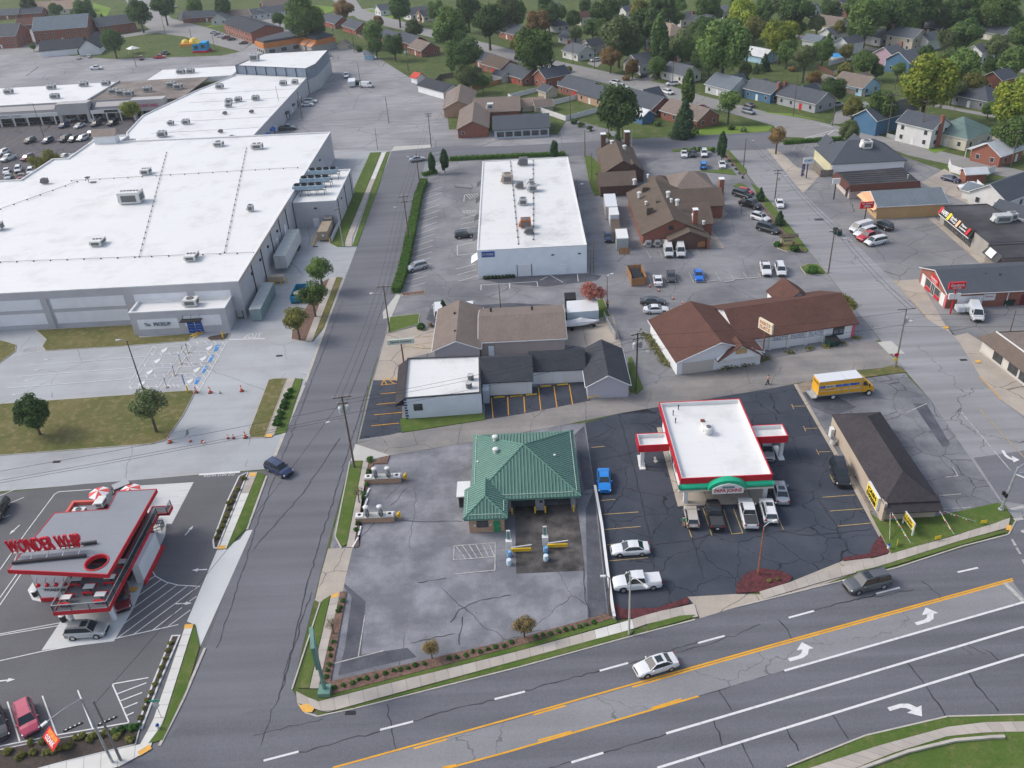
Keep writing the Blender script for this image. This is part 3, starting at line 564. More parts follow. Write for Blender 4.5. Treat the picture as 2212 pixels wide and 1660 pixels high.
drain(*q(3,1,805,1205));drain(*q(1,3,1710,1440));drain(*q(1,1,215,1405));drain(*q(1,1,515,500));drain(*q(1,3,512,275));drain(*q(2,0,470,708))
# lot paint
# wash lot
for a,b in((q(3,1,925,393),q(3,1,870,740)),(q(3,1,672,793),q(3,1,1078,688)),(q(2,1,1665,1405),q(2,1,2005,1380)),(q(2,1,2005,1380),q(2,1,2003,1608)),(q(2,1,1660,1522),q(2,1,2003,1495)),(q(2,1,1665,1405),q(2,1,1660,1522)),(q(2,1,1655,1642),q(2,1,2003,1608))):line(wash_lot,a,b,.13,M_line_old)
for i in range(6):line(wash_lot,q(2,1,1680+i*55,1410-i*4),q(2,1,1760+i*48,1512-i*3.5),.12,M_line_old)
# pizza lot stall lines
for a,b in((q(2,2,800,1145),q(2,2,1090,1125)),(q(2,2,815,1270),q(2,2,1110,1245)),(q(2,2,830,1397),q(2,2,1140,1372)),(q(2,2,848,1530),q(2,2,1170,1503)),(q(2,2,778,1030),q(2,2,900,1020)),(q(2,2,700,590),q(2,2,810,580)),(q(2,3,540,1003),q(2,3,815,983)),(q(2,3,603,1117),q(2,3,878,1098)),(q(2,3,668,1242),q(2,3,943,1217)),(q(2,3,300,248),q(2,3,395,246)),(q(2,3,285,232),q(2,3,303,272)),(q(2,3,398,432),q(2,3,497,430)),(q(2,3,382,412),q(2,3,402,455)),(q(2,3,510,627),q(2,3,607,624)),(q(2,3,488,605),q(2,3,512,650)),(q(2,3,620,843),q(2,3,665,842)),(q(2,3,603,815),q(2,3,630,875)),(q(2,2,1500,1240),q(2,2,1532,1335)),(q(2,2,1625,1090),q(2,2,1700,1320)),(q(2,2,1795,1100),q(2,2,1865,1308)),(q(2,2,1880,1100),q(2,2,1955,1298)),(q(2,2,1863,1308),q(2,2,1957,1298)),(q(2,3,180,1190),q(2,3,215,1270))):line(pizza_lot,a,b,.12,M_line_yp)
gpoly(pizza_lot,[q(2,2,1218,668),q(2,2,1235,668),q(2,2,1242,698),q(2,2,1255,700),q(2,2,1232,722),q(2,2,1212,700),q(2,2,1222,698)],M_line_old,9,'lane_arrow')
# cash lot
for a,b in((q(2,3,1505,990),q(2,3,1690,975)),(q(2,3,1480,1105),q(2,3,1770,1085)),(q(2,3,1560,835),q(2,3,1665,825)),(q(2,3,1620,750),q(2,3,1665,825))):line(cash_lot,a,b,.12,M_line_old)
# shop strip and garage lot (yellow)
for a,b in((q(2,1,1043,146),q(2,1,1215,130)),(q(2,1,1022,233),q(2,1,1198,216)),(q(2,1,1000,320),q(2,1,1238,298)),(q(2,1,978,410),q(2,1,1210,388)),(q(2,1,1085,22),q(2,1,1060,72)),(q(2,1,1085,22),q(2,1,1232,6)),(q(2,1,1060,72),q(2,1,1230,55)),(q(2,1,1080,26),q(2,1,1108,66)),(q(2,1,1118,20),q(2,1,1165,60)),(q(2,1,1165,14),q(2,1,1215,56))):line(alley,a,b,.13,M_line_y)
for a,b in((q(2,2,8,172),q(2,2,14,322)),(q(2,2,140,165),q(2,2,150,300)),(q(2,2,262,90),q(2,2,282,278)),(q(2,2,390,80),q(2,2,415,255)),(q(2,2,517,68),q(2,2,545,232)),(q(2,1,1973,178),q(2,1,1988,348)),(q(2,1,2108,170),q(2,1,2115,322))):line(alley,a,b,.14,M_line_y)
# tan apron hatch
for a,b in((q(1,1,1250,1350),q(1,1,1470,1340)),(q(1,1,1265,1318),q(1,1,1410,1305)),(q(1,1,1265,1318),q(1,1,1250,1350)),(q(1,1,1355,1253),q(1,1,1485,1240)),(q(1,1,1300,1315),q(1,1,1335,1345)),(q(1,1,1345,1312),q(1,1,1385,1343)),(q(1,1,1390,1307),q(1,1,1430,1341)),(q(1,1,1410,1305),q(1,1,1475,1297))):line(tan_apron,a,b,.13,M_line_yp)
# blue-sign building lot: left row of stalls
for i in range(16):
 t=i/15;a=(q(1,1,1265+155*t,795-790*t));s=(785*(1-t)/785)
 line(mid_lot,q(1,1,1262+165*t**1.0,795-740*t),q(1,1,1445+125*t,738-735*t),.13)
for i in range(7):
 t=i/6;line(mid_lot,(920+6*t,397-14*i*.75),(947+8*t,391-14*i*.75),.13)
for a,b in((q(1,1,1690,490),q(1,1,1850,460)),(q(1,1,1692,572),q(1,1,1850,555)),(q(1,1,1690,490),q(1,1,1692,572)),(q(1,1,1680,685),q(1,1,1840,645)),(q(1,1,1690,735),q(1,1,1850,690)),(q(1,1,1700,788),q(1,1,1860,740)),(q(1,1,1750,72),q(1,1,1868,58)),(q(1,1,1745,125),q(1,1,1750,72)),(q(1,1,1728,205),q(1,1,1862,195)),(q(1,1,1728,220),q(1,1,1860,212)),(q(1,1,1725,265),q(1,1,1858,235)),(q(1,1,1720,318),q(1,1,1855,285)),(q(1,1,1715,355),q(1,1,1850,330)),(q(1,1,1320,830),q(1,1,1430,798)),(q(1,1,1888,818),q(1,2,250,790)),(q(1,1,1888,818),q(1,1,1887,862)),(q(1,1,2125,802),q(1,1,2127,846)),(q(1,2,250,790),q(1,2,257,832)),(q(1,2,20,805),q(1,2,24,845)),(q(1,2,335,725),q(1,2,465,795)),(q(1,2,585,725),q(1,2,592,790)),(q(1,2,278,778),q(1,2,338,748))):line(mid_lot,a,b,.13)
for i in range(5):line(mid_lot,q(1,1,1762+i*22,68-i*2),q(1,1,1800+i*16,108-i*8),.1);line(mid_lot,q(1,1,1740+i*24,204-i*2),q(1,1,1752+i*24,218-i*2),.1)
# restaurant lot stalls
for x0,y0,x1,y1 in((1175,740,1205,822),(1282,735,1318,815),(1400,735,1437,805),(1510,715,1550,798),(1620,710,1660,792),(1725,707,1772,782),(1845,715,1885,775),(1960,715,1998,765),(2080,715,2112,752),(1160,535,1193,598),(1265,530,1293,590),(1565,510,1600,565),(1650,505,1672,545)):line(mid_lot,q(1,2,x0,y0),q(1,2,x1,y1),.1,M_line_old)
# store lot: lane lines, arrows, stop marks, pickup bays
for a,b in((q(1,0,235,1483),q(1,0,1205,1412)),(q(1,0,148,1577),q(1,0,1110,1505)),(q(2,0,62,97),q(2,0,1085,20)),(q(1,0,148,1398),q(1,0,342,1365)),(q(1,0,1898,1270),q(1,0,2198,1264))):line(store_lot,a,b,.16 if b[1]>740 else.35)
for c in(q(1,0,403,1432),q(1,0,323,1520),q(1,0,237,1608),q(2,0,137,147)):arrow(store_lot,c,200,2.2,.45)
text(store_lot,'STOP',P(*q(1,0,2095,1237),.055),(-1,0,0),(0,-1,0),3.0,1.9,M_line_w,'painted_word',ext=.002,lift=.004)
text(store_lot,'STOP',P(*q(1,0,258,1348),.055),(-1,.03,0),(0,-1,0),3.0,1.7,M_line_old,'painted_word',ext=.002,lift=.004)
def zq(x,y):return(400*.7203+x*.1302,900*.7203+y*.1302)
M_bayblue=mat('bay_blue_paint',(.03,.2,.5),(.04,.24,.55),1,.7)
for(x0,y0),(x1,y1),(x2,y2),(x3,y3),t in(((390,798),(860,765),(790,880),(325,910),(510,838)),((262,972),(752,942),(680,1058),(190,1085),(395,1015)),((140,1158),(632,1128),(555,1248),(70,1275),(270,1200)),((10,1340),(505,1312),(428,1440),(-70,1465),(140,1390)),((970,760),(1385,745),(1330,855),(910,870),(1260,800)),((870,935),(1290,918),(1230,1030),(800,1052),(1160,975)),((755,1120),(1185,1100),(1120,1215),(690,1240),(1050,1165)),((635,1305),(1070,1285),(1005,1405),(560,1432),(940,1350))):
 c=[zq(x0,y0),zq(x1,y1),zq(x2,y2),zq(x3,y3)]
 for a,b in zip(c,c[1:]+c[:1]):line(store_lot,a,b,.12)
 tx,ty=t;gpoly(store_lot,[zq(tx-62,ty+10),zq(tx+35,ty-42),zq(tx+62,ty-38),zq(tx+35,ty+10),zq(tx-18,ty+48)],M_line_w,9,'lane_arrow')
for n,(x,y)in zip('8765',((1382,800),(1283,975),(1175,1158),(1062,1342))):
 gpoly(store_lot,[zq(x-5,y-52),zq(x+58,y-55),zq(x-3,y+52),zq(x-55,y+58)],M_bayblue,9,'bay_plate')
 text(store_lot,n,P(*zq(x+28,y-28),.07),(0,1,0),(-1,0,0),.5,.6,M_line_w,'painted_word',ext=.002,lift=.004)
for a,b in(((1562,690),(1085,1530)),((335,768),(-75,1390)),((905,708),(1205,700)),((335,768),(375,800)),((890,712),(960,780))):line(store_lot,zq(*a),zq(*b),.13)
for r in range(5):
 for k in range(6):x=300-120*r+k*145;y=880+182*r-k*6;line(store_lot,zq(x-30+25,y),zq(x+28,y+62),.11)
 for k in range(3):x=1000-115*r+k*145;y=690+180*r-k*6;line(store_lot,zq(x+40,y),zq(x+85,y+55),.11)
 x=1470-105*r;y=700+185*r;line(store_lot,zq(x,y),zq(x+48,y+48),.11);line(store_lot,zq(x-40,y+95),zq(x+5,y+140),.11)
# drive-in paint
for pts,w in(([q(2,0,0,1605),q(2,0,220,1290),q(2,0,455,975),q(2,0,490,957),q(2,0,760,938)],.14),([q(2,0,1130,912),q(2,0,1607,880)],.14),([q(2,0,1285,1002),q(2,0,1540,987)],.12),([q(2,0,1340,1062),q(2,0,1508,1054)],.12),([q(2,0,1365,1120),q(2,0,1468,1112)],.12),([q(3,0,0,772),q(3,0,345,695),q(3,0,945,590),q(3,0,1480,472)],.13),([q(3,0,0,550),q(3,0,510,455)],.12),([q(3,0,0,562),q(3,0,500,478)],.12),([q(3,0,0,250),q(3,0,150,38)],.13),([q(3,0,0,310),q(3,0,185,38)],.13),([q(3,0,1250,0),q(3,0,1290,70),q(3,0,1380,120),q(3,0,1480,145),q(3,0,1660,155)],.13),([q(2,0,1650,815),q(2,0,1990,792)],.4),([q(2,0,0,990),q(2,0,130,935)],.12),([q(2,0,25,1075),q(2,0,200,1003)],.12),([q(2,0,0,1187),q(2,0,82,1150)],.12)):pline(ww_lot,pts,w)
for a,b in(((1130,245),(1335,100)),((1180,138),(1285,70)),((1075,357),(1400,122)),((1020,470),(1475,140)),((980,580),(1550,155)),((1112,550),(1640,160)),((1270,515),(1510,330)),((1400,483),(1580,350)),((1570,280),(1630,238))):line(ww_lot,q(3,0,*a),q(3,0,*b),.12)
for a,b in(((62,1110),(165,1440)),((352,1062),(470,1385)),((645,1015),(770,1335)),((932,965),(1070,1282)),((932,965),(1232,912)),((970,1048),(1215,955)),((998,1105),(1180,1035)),((1020,1168),(1142,1118)),((1045,1228),(1110,1200)),((0,1480),(470,1388)),((470,1388),(1070,1285))):line(ww_lot,q(3,0,*a),q(3,0,*b),.15)
for c,d,k in((q(2,0,122,1272),255,.55),(q(2,0,1518,938),183,.5),(q(2,0,1570,1278),75,.55),(q(2,0,1655,1605),180,.6),(q(3,0,1525,297),0,.6),(q(3,0,50,935),5,.6)):arrow(ww_lot,c,d,2.0,k)
text(ww_lot,'DO NOT ENTER',P(*q(2,0,1815,816),.055),(-1,0,0),(0,-1,0),4.6,.55,M_line_w,'painted_word',ext=.002,lift=.004)
# mall stalls
for i in range(14):
 x=-330+i*70
 line(mall_lot,q(0,0,x,1090),q(0,0,x+140,1015),.12,M_line_yp);line(mall_lot,q(0,0,x-60,1210),q(0,0,x+90,1130),.12,M_line_yp);line(mall_lot,q(0,0,x-60,1330),q(0,0,x+70,1255),.12,M_line_yp)
for i in range(6):line(mall_lot,q(0,0,-60+i*85,1430),q(0,0,-20+i*85,1510),.12,M_line_yp)
# far road and side street lines, right lots
for i in range(24):
 a=Vector((1120,122)).lerp(Vector((1671,259)),i/24);b=Vector((1120,122)).lerp(Vector((1671,259)),(i+.96)/24);line(far_road,a,b,.14,M_line_yp)
pline(far_road,[(1900,307),(2026,342),(2212,386)],.14,M_line_yp)
for k in(((1772,270),(1800,275)),((1737,300),(1805,281)),((1805,281),(1862,303)),((1750,299),(1790,290)),((1772,302),(1800,284)),((1790,302),(1830,290))):line(side_street,*k,.25)
for a,b in((q(2,3,1690,295),q(2,3,2100,780)),(q(2,3,1235,300),q(2,3,1405,225))):line(side_street,a,b,.14,M_line_old)
pline(side_street,[q(2,3,1845,270),q(2,3,2050,500),q(2,3,2230,690)],.14,M_line_yp)
pline(side_street,[q(2,3,1840,0),q(2,3,2020,190)],.16,M_line_y);pline(side_street,[q(1,3,1130,770),q(1,3,1425,1110)],.16,M_line_yp)
arrow(side_street,q(2,3,2090,672),262,2.8,1.1,M_line_w,'l')
for i in range(4):line(right_lot,q(1,3,370+i*60,-20+i*22),q(1,3,640+i*22,-12+i*22),.1,M_line_old)
for i in range(7):line(right_lot,(1700+i*8,360+i*14),(1725+i*8,359+i*14),.1,M_line_old)if i>3 else line(right_lot,(1720+i*22,312-i*.5),(1712+i*22,326-i*.5),.1,M_line_old)
for i in range(14):line(rear_lot,(640+i*14,300-i*6),(668+i*14,298-i*6),.1,M_line_old)
# main buildings
M_wroof=white_roof_mat('membrane_roof',(.68,.68,.675),(.46,.45,.44),2.6,.8)
M_wroof_d=white_roof_mat('stained_membrane_roof',(.66,.66,.65),(.38,.38,.38),3.0,.95)
M_groof=white_roof_mat('grey_membrane_roof',(.23,.245,.275),(.17,.18,.2),3.4,.6)
M_broof=ground_mat('ballast_roof',(.16,.135,.12),.2,(.24,.21,.19),.08,0,.1,.01,.06,0,.25)
M_droof=ground_mat('dark_membrane_roof',(.05,.05,.055),.2,(.075,.075,.08),.1,0,.1,.01,.08,0,.1)
M_cmu=mat('grey_block_wall',(.46,.455,.48),(.42,.415,.44),.4,.85,bump=.1)
M_cmu_w=mat('pale_block_panel',(.74,.74,.77),(.68,.68,.72),.5,.85)
M_wallw=mat('white_wall',(.72,.73,.75),(.66,.67,.69),.3,.8)
M_wallblue=mat('pale_blue_wall',(.76,.81,.86),(.7,.75,.8),.5,.8)
M_tanwall=mat('tan_stucco',(.46,.385,.31),(.41,.34,.27),.4,.85,bump=.15)
M_rooftop={}
def face(par,a,b,u0,u1,z0,z1,m,t=.06,name='panel',label=None,proud=.02):
 """a plate on the wall from a to b (plan, outside on the right of a->b), u in metres from a"""
 a=Vector(a[:2]);b=Vector(b[:2]);d=(b-a).normalized();n=V(d.y,-d.x);c=a+d*((u0+u1)/2)+n*(t/2+proud-.02)
 mb=MB();mb.obox((c.x,c.y,(z0+z1)/2),(d.x,d.y,0),(0,0,1),abs(u1-u0),z1-z0,t);return part(name,mb,m,par,label)
def window(par,a,b,u0,u1,z0,z1,fm=None,t=.07,bars=0):
 f=face(par,a,b,u0,u1,z0,z1,fm or M_white,t,'window');a=Vector(a[:2]);b=Vector(b[:2])
 g=.07;n=max(1,bars);w=(abs(u1-u0)-g*(n+1))/n
 for i in range(n):
  x=min(u0,u1)+g+i*(w+g);face(f,a,b,x,x+w,z0+g,z1-g,M_pane,.03,'pane',proud=.02+t)
 return f
def door(par,a,b,u0,u1,z1,m,z0=.02,handle=True):
 d_=face(par,a,b,u0,u1,z0,z1,m,.08,'door')
 if handle:face(d_,a,b,u1-.22,u1-.1,1.0,1.15,M_steel,.05,'handle',proud=.1)
 return d_
def signtext(par,a,b,uc,zc,w,h,s,m,out=.08,**k):
 a=Vector(a[:2]);b=Vector(b[:2]);d=(b-a).normalized();n=V(d.y,-d.x);c=a+d*uc+n*out
 return text(par,s,(c.x,c.y,zc),(d.x,d.y,0),(0,0,1),w,h,m,**k)
def flat(name,label,poly,h,wm,rm,par_h=.5,pt=.3,cap=None,cat='building',z0=0,root=None):
 p=ccw([tuple(a)[:2]for a in poly]);c=sum((Vector(a)for a in p),V(0,0))/len(p)
 t=root or thing(name,label,cat,(c.x,c.y,0))
 w=MB();w.prism(p,z0,h,top=False);part('wall',w,wm,t)
 part('roof',MB().prism(inset(p,pt*.9),h-par_h-.15,h-par_h),rm,t)
 part('parapet',MB().ring(inset(p,-.03),pt+.03,h-.12 if par_h>.1 else h-.05,h+.05),cap or M_white,t)
 if par_h>.15:part('parapet_back',MB().ring(inset(p,.02),pt-.02,h-par_h-.05,h-.12),rm,t)
 return t
def hvac(x,y,z,sx,sy,sz,label,m=None,rz=0.0,fans=2,group='rooftop units',kind='box'):
 """rooftop air handler: cabinet on a kerb, louvre faces, fan rings, economiser hood"""
 t=thing('rooftop_unit',label,'rooftop unit',(x,y,z),rz,group);m=m or M_hvac
 part('curb',MB().box(0,0,0,sx*.8,sy*.8,.3),M_hvac,t,local=True)
 part('cabinet',MB().box(0,0,.3,sx,sy,sz),m,t,local=True)
 g=MB();g.box(0,-sy/2-.012,.3+sz*.15,sx*.7,.03,sz*.6);g.box(sx/2+.012,0,.3+sz*.15,.03,sy*.7,sz*.6);part('louvre',g,M_grille,t,local=True)
 for i in range(fans):
  px=(i-(fans-1)/2)*sx/max(fans,1)*.9;r=min(sx/max(fans,1)*.36,sy*.36)
  part('fan',MB().lathe(px,0,[(r,.3+sz),(r,.3+sz+.1),(r*.82,.3+sz+.1),(r*.8,.3+sz+.03),(.02,.3+sz+.03)],12),M_grille,t,local=True)
 h=MB();h.add([(-sx/2-.02,-sy*.35,.4),(-sx/2-.02,sy*.35,.4),(-sx/2-.5,sy*.35,.45),(-sx/2-.5,-sy*.35,.45),(-sx/2-.02,-sy*.35,.3+sz*.8),(-sx/2-.02,sy*.35,.3+sz*.8)],[(0,1,2,3),(4,3,2,5),(0,3,4),(1,5,2),(0,4,5,1)])
 part('hood',h,m,t,local=True);return t
def vent(x,y,z,r,h,label,m=None,cap=True,group=None):
 t=thing('roof_vent',label,'vent',(x,y,z),0,group);m=m or M_steel
 part('pipe',MB().lathe(0,0,[(r*.7,0),(r*.7,h*.75)],10),m,t,local=True)
 part('cap',MB().lathe(0,0,[(r*.7,h*.7),(r,h*.72),(r,h*.92),(r*.55,h),(.01,h)],12),m,t,local=True);return t
# supermarket
E2=[(-140,152.5),(-55,152.5),(-55,196.5),(-54.8,256.6),(-118.4,259),(-118.6,266),(-128,266),(-128,244),(-132.5,244),(-133,226),(-140,226)]
store=flat('supermarket','huge white roofed supermarket with grey block walls and white wall panels beside the street',E2,8.0,M_cmu,M_wroof,.35,.35)
a,b=(-140,152.5),(-55,152.5)
for u0,u1 in((33.5,45.5),(47.5,62),(64,74.5),(76,83)):
 if u0<60:face(store,a,b,u0,u1,.9,3.3,M_cmu_w,.05,'wall_panel');face(store,a,b,u0,u1,4.1,6.3,M_cmu_w,.05,'wall_panel')
 else:face(store,a,b,u0,u1,4.6,6.3,M_cmu_w,.05,'wall_panel')
part('corner_tower',MB().prism(rect(-138,151.4,-108.2,152.4),0,8.9),M_cmu,store)
for z0,z1 in((.6,3.6),(4.2,6.2),(6.8,8.1)):face(store,(-138,151.4),(-108,151.4),0,28,z0,z1,M_cmu_w,.05,'wall_panel')
face(store,(-138,151.4),(-108.2,151.4),26.2,28.4,.5,6.4,M_brick,.12,'brick_pier')
part('drain_pipe',MB().tube((-93.2,152.3,0),(-93.2,152.3,6.5),.12),M_cmu,store)
a,b=(-55,152.5),(-55,196.5)
for u in(9,17,26,34,41):part('drain_pipe',MB().tube((-54.88,152.5+u,0),(-54.88,152.5+u,7.6),.1),M_dark,store)
for u in(8,15,22,31):face(store,a,b,u,u+.7,5.6,6.0,M_black,.3,'wall_light')
for u in(29.5,33.5,37.5):face(store,a,b,u,u+1.6,.9,4.6,M_cmu_w,.08,'dock_door')
for u in(6,30):face(store,(-54.8,200),(-54.8,256.6),u+6,u+6.8,5.6,6.0,M_black,.3,'wall_light')
part('eave_trim',MB().box(-54.93,174.5,7.4,.12,43.9,.35),mat('tan_trim',(.5,.38,.3)),store)
an=flat('store_annex','grey loading wing with condensers on its flat white roof',[(-54.7,200.3),(-44.2,200.3),(-44.2,224.5),(-54.7,224.5)],6.5,M_cmu,M_wroof,.3,.3)
door(an,(-54.7,200.3),(-44.2,200.3),4.2,5.7,2.3,M_cmu_w);face(an,(-54.7,200.3),(-44.2,200.3),6.7,7.4,2.4,3.0,mat('pink_notice',(.6,.4,.48)),.04,'notice')
for u in(2,12,21):part('drain_pipe',MB().tube((-44.1,200.3+u,0),(-44.1,200.3+u,6.2),.09),M_dark,an)
face(an,(-54.7,200.3),(-44.2,200.3),5,5.6,4.7,5.0,M_black,.25,'wall_light');face(an,(-44.2,200.3),(-44.2,224.5),6,6.6,4.7,5.0,M_black,.25,'wall_light')
pk=flat('pickup_building','low grey pickup annex with blue doors and a flat black canopy',[(-75.4,147.2),(-56.9,147.2),(-56.9,152.45),(-75.4,152.45)],5.0,M_cmu,M_wroof,.5,.35)
a,b=(-75.4,147.2),(-56.9,147.2)
face(pk,a,b,1.2,9.0,1.3,3.4,M_cmu_w,.05,'wall_panel');face(pk,a,b,10.2,17.3,1.5,3.7,M_cmu_w,.05,'wall_panel')
M_ink=mat('grey_lettering',(.16,.22,.24));M_blue=mat('sign_blue',(.01,.07,.32),rough=.4)
signtext(pk,a,b,5.9,2.35,3.3,.75,'PICKUP',M_ink,bold=.03,ext=.12);signtext(pk,a,b,3.0,2.35,1.2,.65,'The',M_ink,ext=.1)
can=MB();can.box(-63.6,146.5,3.0,4.0,1.4,.16);part('canopy',can,M_black,pk)
for x in(-65.2,-63.6,-62.0):part('canopy_rod',MB().tube((x,147.15,3.9),(x,146.0,3.15),.04),M_dark,pk)
for i in range(2):
 for j in range(2):
  d_=face(pk,a,b,10.6+i*1.5,11.95+i*1.5,.1+j*1.2,1.2+j*1.2,M_blue,.1,'door');signtext(d_,a,b,11.27+i*1.5,.68+j*1.2,.8,.2,'pickup',M_white,.1)
hvac(-64.2,150.2,4.5,2.6,2.0,1.2,'white rooftop unit on the low pickup annex roof',M_hvac_w,0,1)
for p_,s_,f_,lb in(((-94.5,203.5),(5.2,3.6,2.6),6,'large white six fan chiller on the supermarket roof'),((-121,189),(3.4,2.0,1.6),2,'white rooftop unit at the far left edge of the supermarket roof'),((-92,176.5),(2.4,3.2,1.0),3,'sloped white rooftop unit left of the roof centre line'),((-68,165.5),(2.2,3.2,1.0),3,'white rooftop unit nearest the pickup annex'),((-99,226),(2.2,2.8,1.2),3,'white rooftop unit behind the large chiller'),((-86,249),(2.6,2.2,1.1),1,'hooded white rooftop unit right of the rear parapet step'),((-73.5,244),(3.0,2.0,1.3),2,'open topped white unit near the rear right roof'),((-62.5,192.5),(1.2,1.2,1.3),1,'small grey condenser near the right edge of the supermarket roof')):
 w_=P(0,0);hvac(p_[0],p_[1],7.65,s_[0],s_[1],s_[2],lb,M_hvac_w if 'white' in lb else M_hvac,0,f_)
hvac(-124.5,222,7.65,1.6,1.2,1.2,'dark rooftop condenser beside the supermarket side parapet',M_grille,0,1)
# satellite dish
sd=thing('satellite_dish','grey satellite dish on a stand on the supermarket roof','satellite dish',(-112.5,221,7.65));part('mast',MB().tube((0,0,0),(0,0,1.0),.08),M_dark,sd,local=True)
part('dish',MB().obox((0,-.1,1.3),(1,0,0),(0,.5,.86),.2,.2,.05).lathe(0,0,[(.02,1.0),(.5,1.2),(.75,1.5),(.72,1.5),(.4,1.25),(.02,1.1)],12),M_grille,sd,local=True)
part('ballast',MB().box(1.1,0,0,1.4,.8,.2),M_grille,sd,local=True)
# conduit lines with support blocks along the roof
for k,(p0,p1,lb)in enumerate((((-139,170),(-55.5,167),'roof conduit on small blocks crossing the supermarket roof near the front'),((-118,223),(-58,224),'roof conduit on small blocks crossing the supermarket roof behind the chiller'),((-62,168),(-77,245),'roof conduit on small blocks running back along the supermarket roof'),((-80,168),(-100,245),'roof conduit on small blocks running back past the chiller'),((-140,181),(-116,222),'roof conduit on small blocks leading to the satellite dish'))):
 t=thing('roof_conduit',lb,'conduit',(p0[0],p0[1],7.65),0,'conduit runs on the supermarket roof');p0=Vector(p0);p1=Vector(p1)
 part('pipe',MB().tube((p0.x,p0.y,7.9),(p1.x,p1.y,7.9),.045,n=6),M_grille,t);n=int((p1-p0).length/3.6);bl_=MB()
 for i in range(n+1):c=p0.lerp(p1,i/n);bl_.box(c.x,c.y,7.66,.22,.22,.26)
 part('support_block',bl_,M_dark,t,kind='stuff')
# condensers on frames
for i,(y,n,x0)in enumerate(((206.5,4,-51.8),(212.3,4,-51.2),(218.5,4,-50.3))):
 t=thing('condenser_rack',('blue grey condenser with four fans on legs, nearest the front of the loading wing','middle of the three condensers with four fans on legs','rear condenser with four fans on legs on the loading wing')[i],'condenser',(x0,y,6.2),0,'condensers on the loading wing')
 part('casing',MB().box(0,0,1.5,7.4,2.0,1.0),mat('condenser_blue',(.30,.40,.47),(.26,.35,.42),1),t,local=True)
 part('frame',MB().box(0,-1.0,1.3,8.6,.14,.16).box(0,1.0,1.3,8.6,.14,.16),M_dark,t,local=True)
 for k in range(5):
  for s_ in(-1,1):part('leg',MB().tube((-4+k*2,s_,0),(-4+k*2,s_,1.4),.07,n=5),M_dark,t,local=True)
 for k in range(n):part('fan',MB().lathe(-2.7+k*1.8,0,[(.75,2.5),(.75,2.85),(.66,2.85),(.62,2.6),(.02,2.6)],12),M_black,t,local=True)
# shops behind the supermarket
NS1=[(-54.9,257.2),(-80.5,257.2),(-118.4,259.5),(-118.4,266),(-123.9,277),(-125.5,298),(-118.2,333),(-109.6,362),(-79.2,357),(-79.2,343),(-80.5,300)]
NS1=[(-80.4,257.2),(-118,259.8),(-124,277),(-126.4,298),(-118.2,333),(-110,357),(-79.2,343.5)]
sh=flat('rear_shop_row','white roofed row of shops with a grey rear wall behind the supermarket',NS1,6.0,M_cmu,M_wroof,.3,.3)
a,b=(-80.4,257.2),(-79.2,343.5)
for u in(18,24,30,33,48,52,57,66,72):face(sh,a,b,u,u+1.1,.1,2.2,M_cmu_w if u%2 else M_dark,.08,'door')
M_awb=mat('blue_awning',(.02,.1,.42));M_awk=mat('dark_awning',(.05,.055,.07))
for u,m_ in((19,M_awb),(26,M_awb),(47,M_awk),(58,M_awk)):
 mb=MB();y=257.2+u;x=-80.2;mb.add([(x,y,3.1),(x,y+3.2,3.1),(x+1.4,y+3.2,2.3),(x+1.4,y,2.3),(x,y,2.3),(x,y+3.2,2.3)],[(0,3,2,1),(0,4,3),(1,2,5)]);part('awning',mb,m_,sh)
for i in range(5):part('roof_seam',MB().box(-98,275+i*13,5.71,35,.22,.06),mat('roof_seam_grey',(.45,.46,.47)),sh)
for x,y,s_,lb in((-110,334,2.6,'cube shaped rooftop unit near the blue metal hall'),(-100,310,2.2,'first rooftop unit in the cluster on the rear shops'),(-97,311.5,2.2,'dark rooftop unit in the cluster on the rear shops'),(-91,312,2.4,'tan rooftop unit at the right end of the cluster'),(-98.5,304,2.0,'louvred rooftop unit in front of the cluster'),(-112,284,1.8,'left rooftop unit of the pair behind the parapet'),(-107,284,2.2,'right rooftop unit of the pair behind the parapet'),(-97,294,1.2,'small dark rooftop box at the centre of the rear shops'),(-88,294,1.2,'small dark rooftop box near the right edge of the rear shops'),(-110,270,2.6,'boxy rooftop unit nearest the corner tower'),(-117,262.5,2.4,'rooftop unit beside the brown roofed tower'),(-92,271,1.2,'small rooftop box near the supermarket wall'),(-86,262,1.8,'low rooftop unit close to the supermarket edge'),(-86,334,2.4,'louvred rooftop unit near the blue hall, left'),(-81.8,335,2.2,'rooftop unit near the blue hall, right')):
 hvac(x,y,5.7,s_,s_*.8,s_*.6,lb,M_hvac if s_>1.5 else M_grille,0,2 if s_>2.1 else 1)
M_mblue=mat('blue_metal_cladding',(.22,.27,.34),(.19,.24,.31),.5,.5,metal=.2)
hall=flat('metal_hall','tall hall with white roof and blue grey metal walls at the end of the shops',[(-109.6,357.5),(-79,343.8),(-76.6,352),(-76.5,380),(-104,380)],9.3,M_mblue,M_wroof,.2,.25,cap=M_dark)
part('pale_lower_wall',MB().prism([(-78.9,343.6),(-76.3,352),(-76.3,380),(-76.6,380),(-76.6,352.2),(-79.2,344)],0,5.0),mat('pale_metal',(.45,.47,.47),(.4,.42,.42),.6),hall)
for i in range(8):
 t_=i/7;c=V(-109.6,357.5).lerp(V(-79,343.8),t_);part('rib',MB().box(c.x,c.y-.1,6,.25,.25,3.3),M_dark,hall)
hvac(-104,366,9.1,3.5,3,2.4,'large rooftop unit on the corner of the metal hall',M_hvac,0,2)
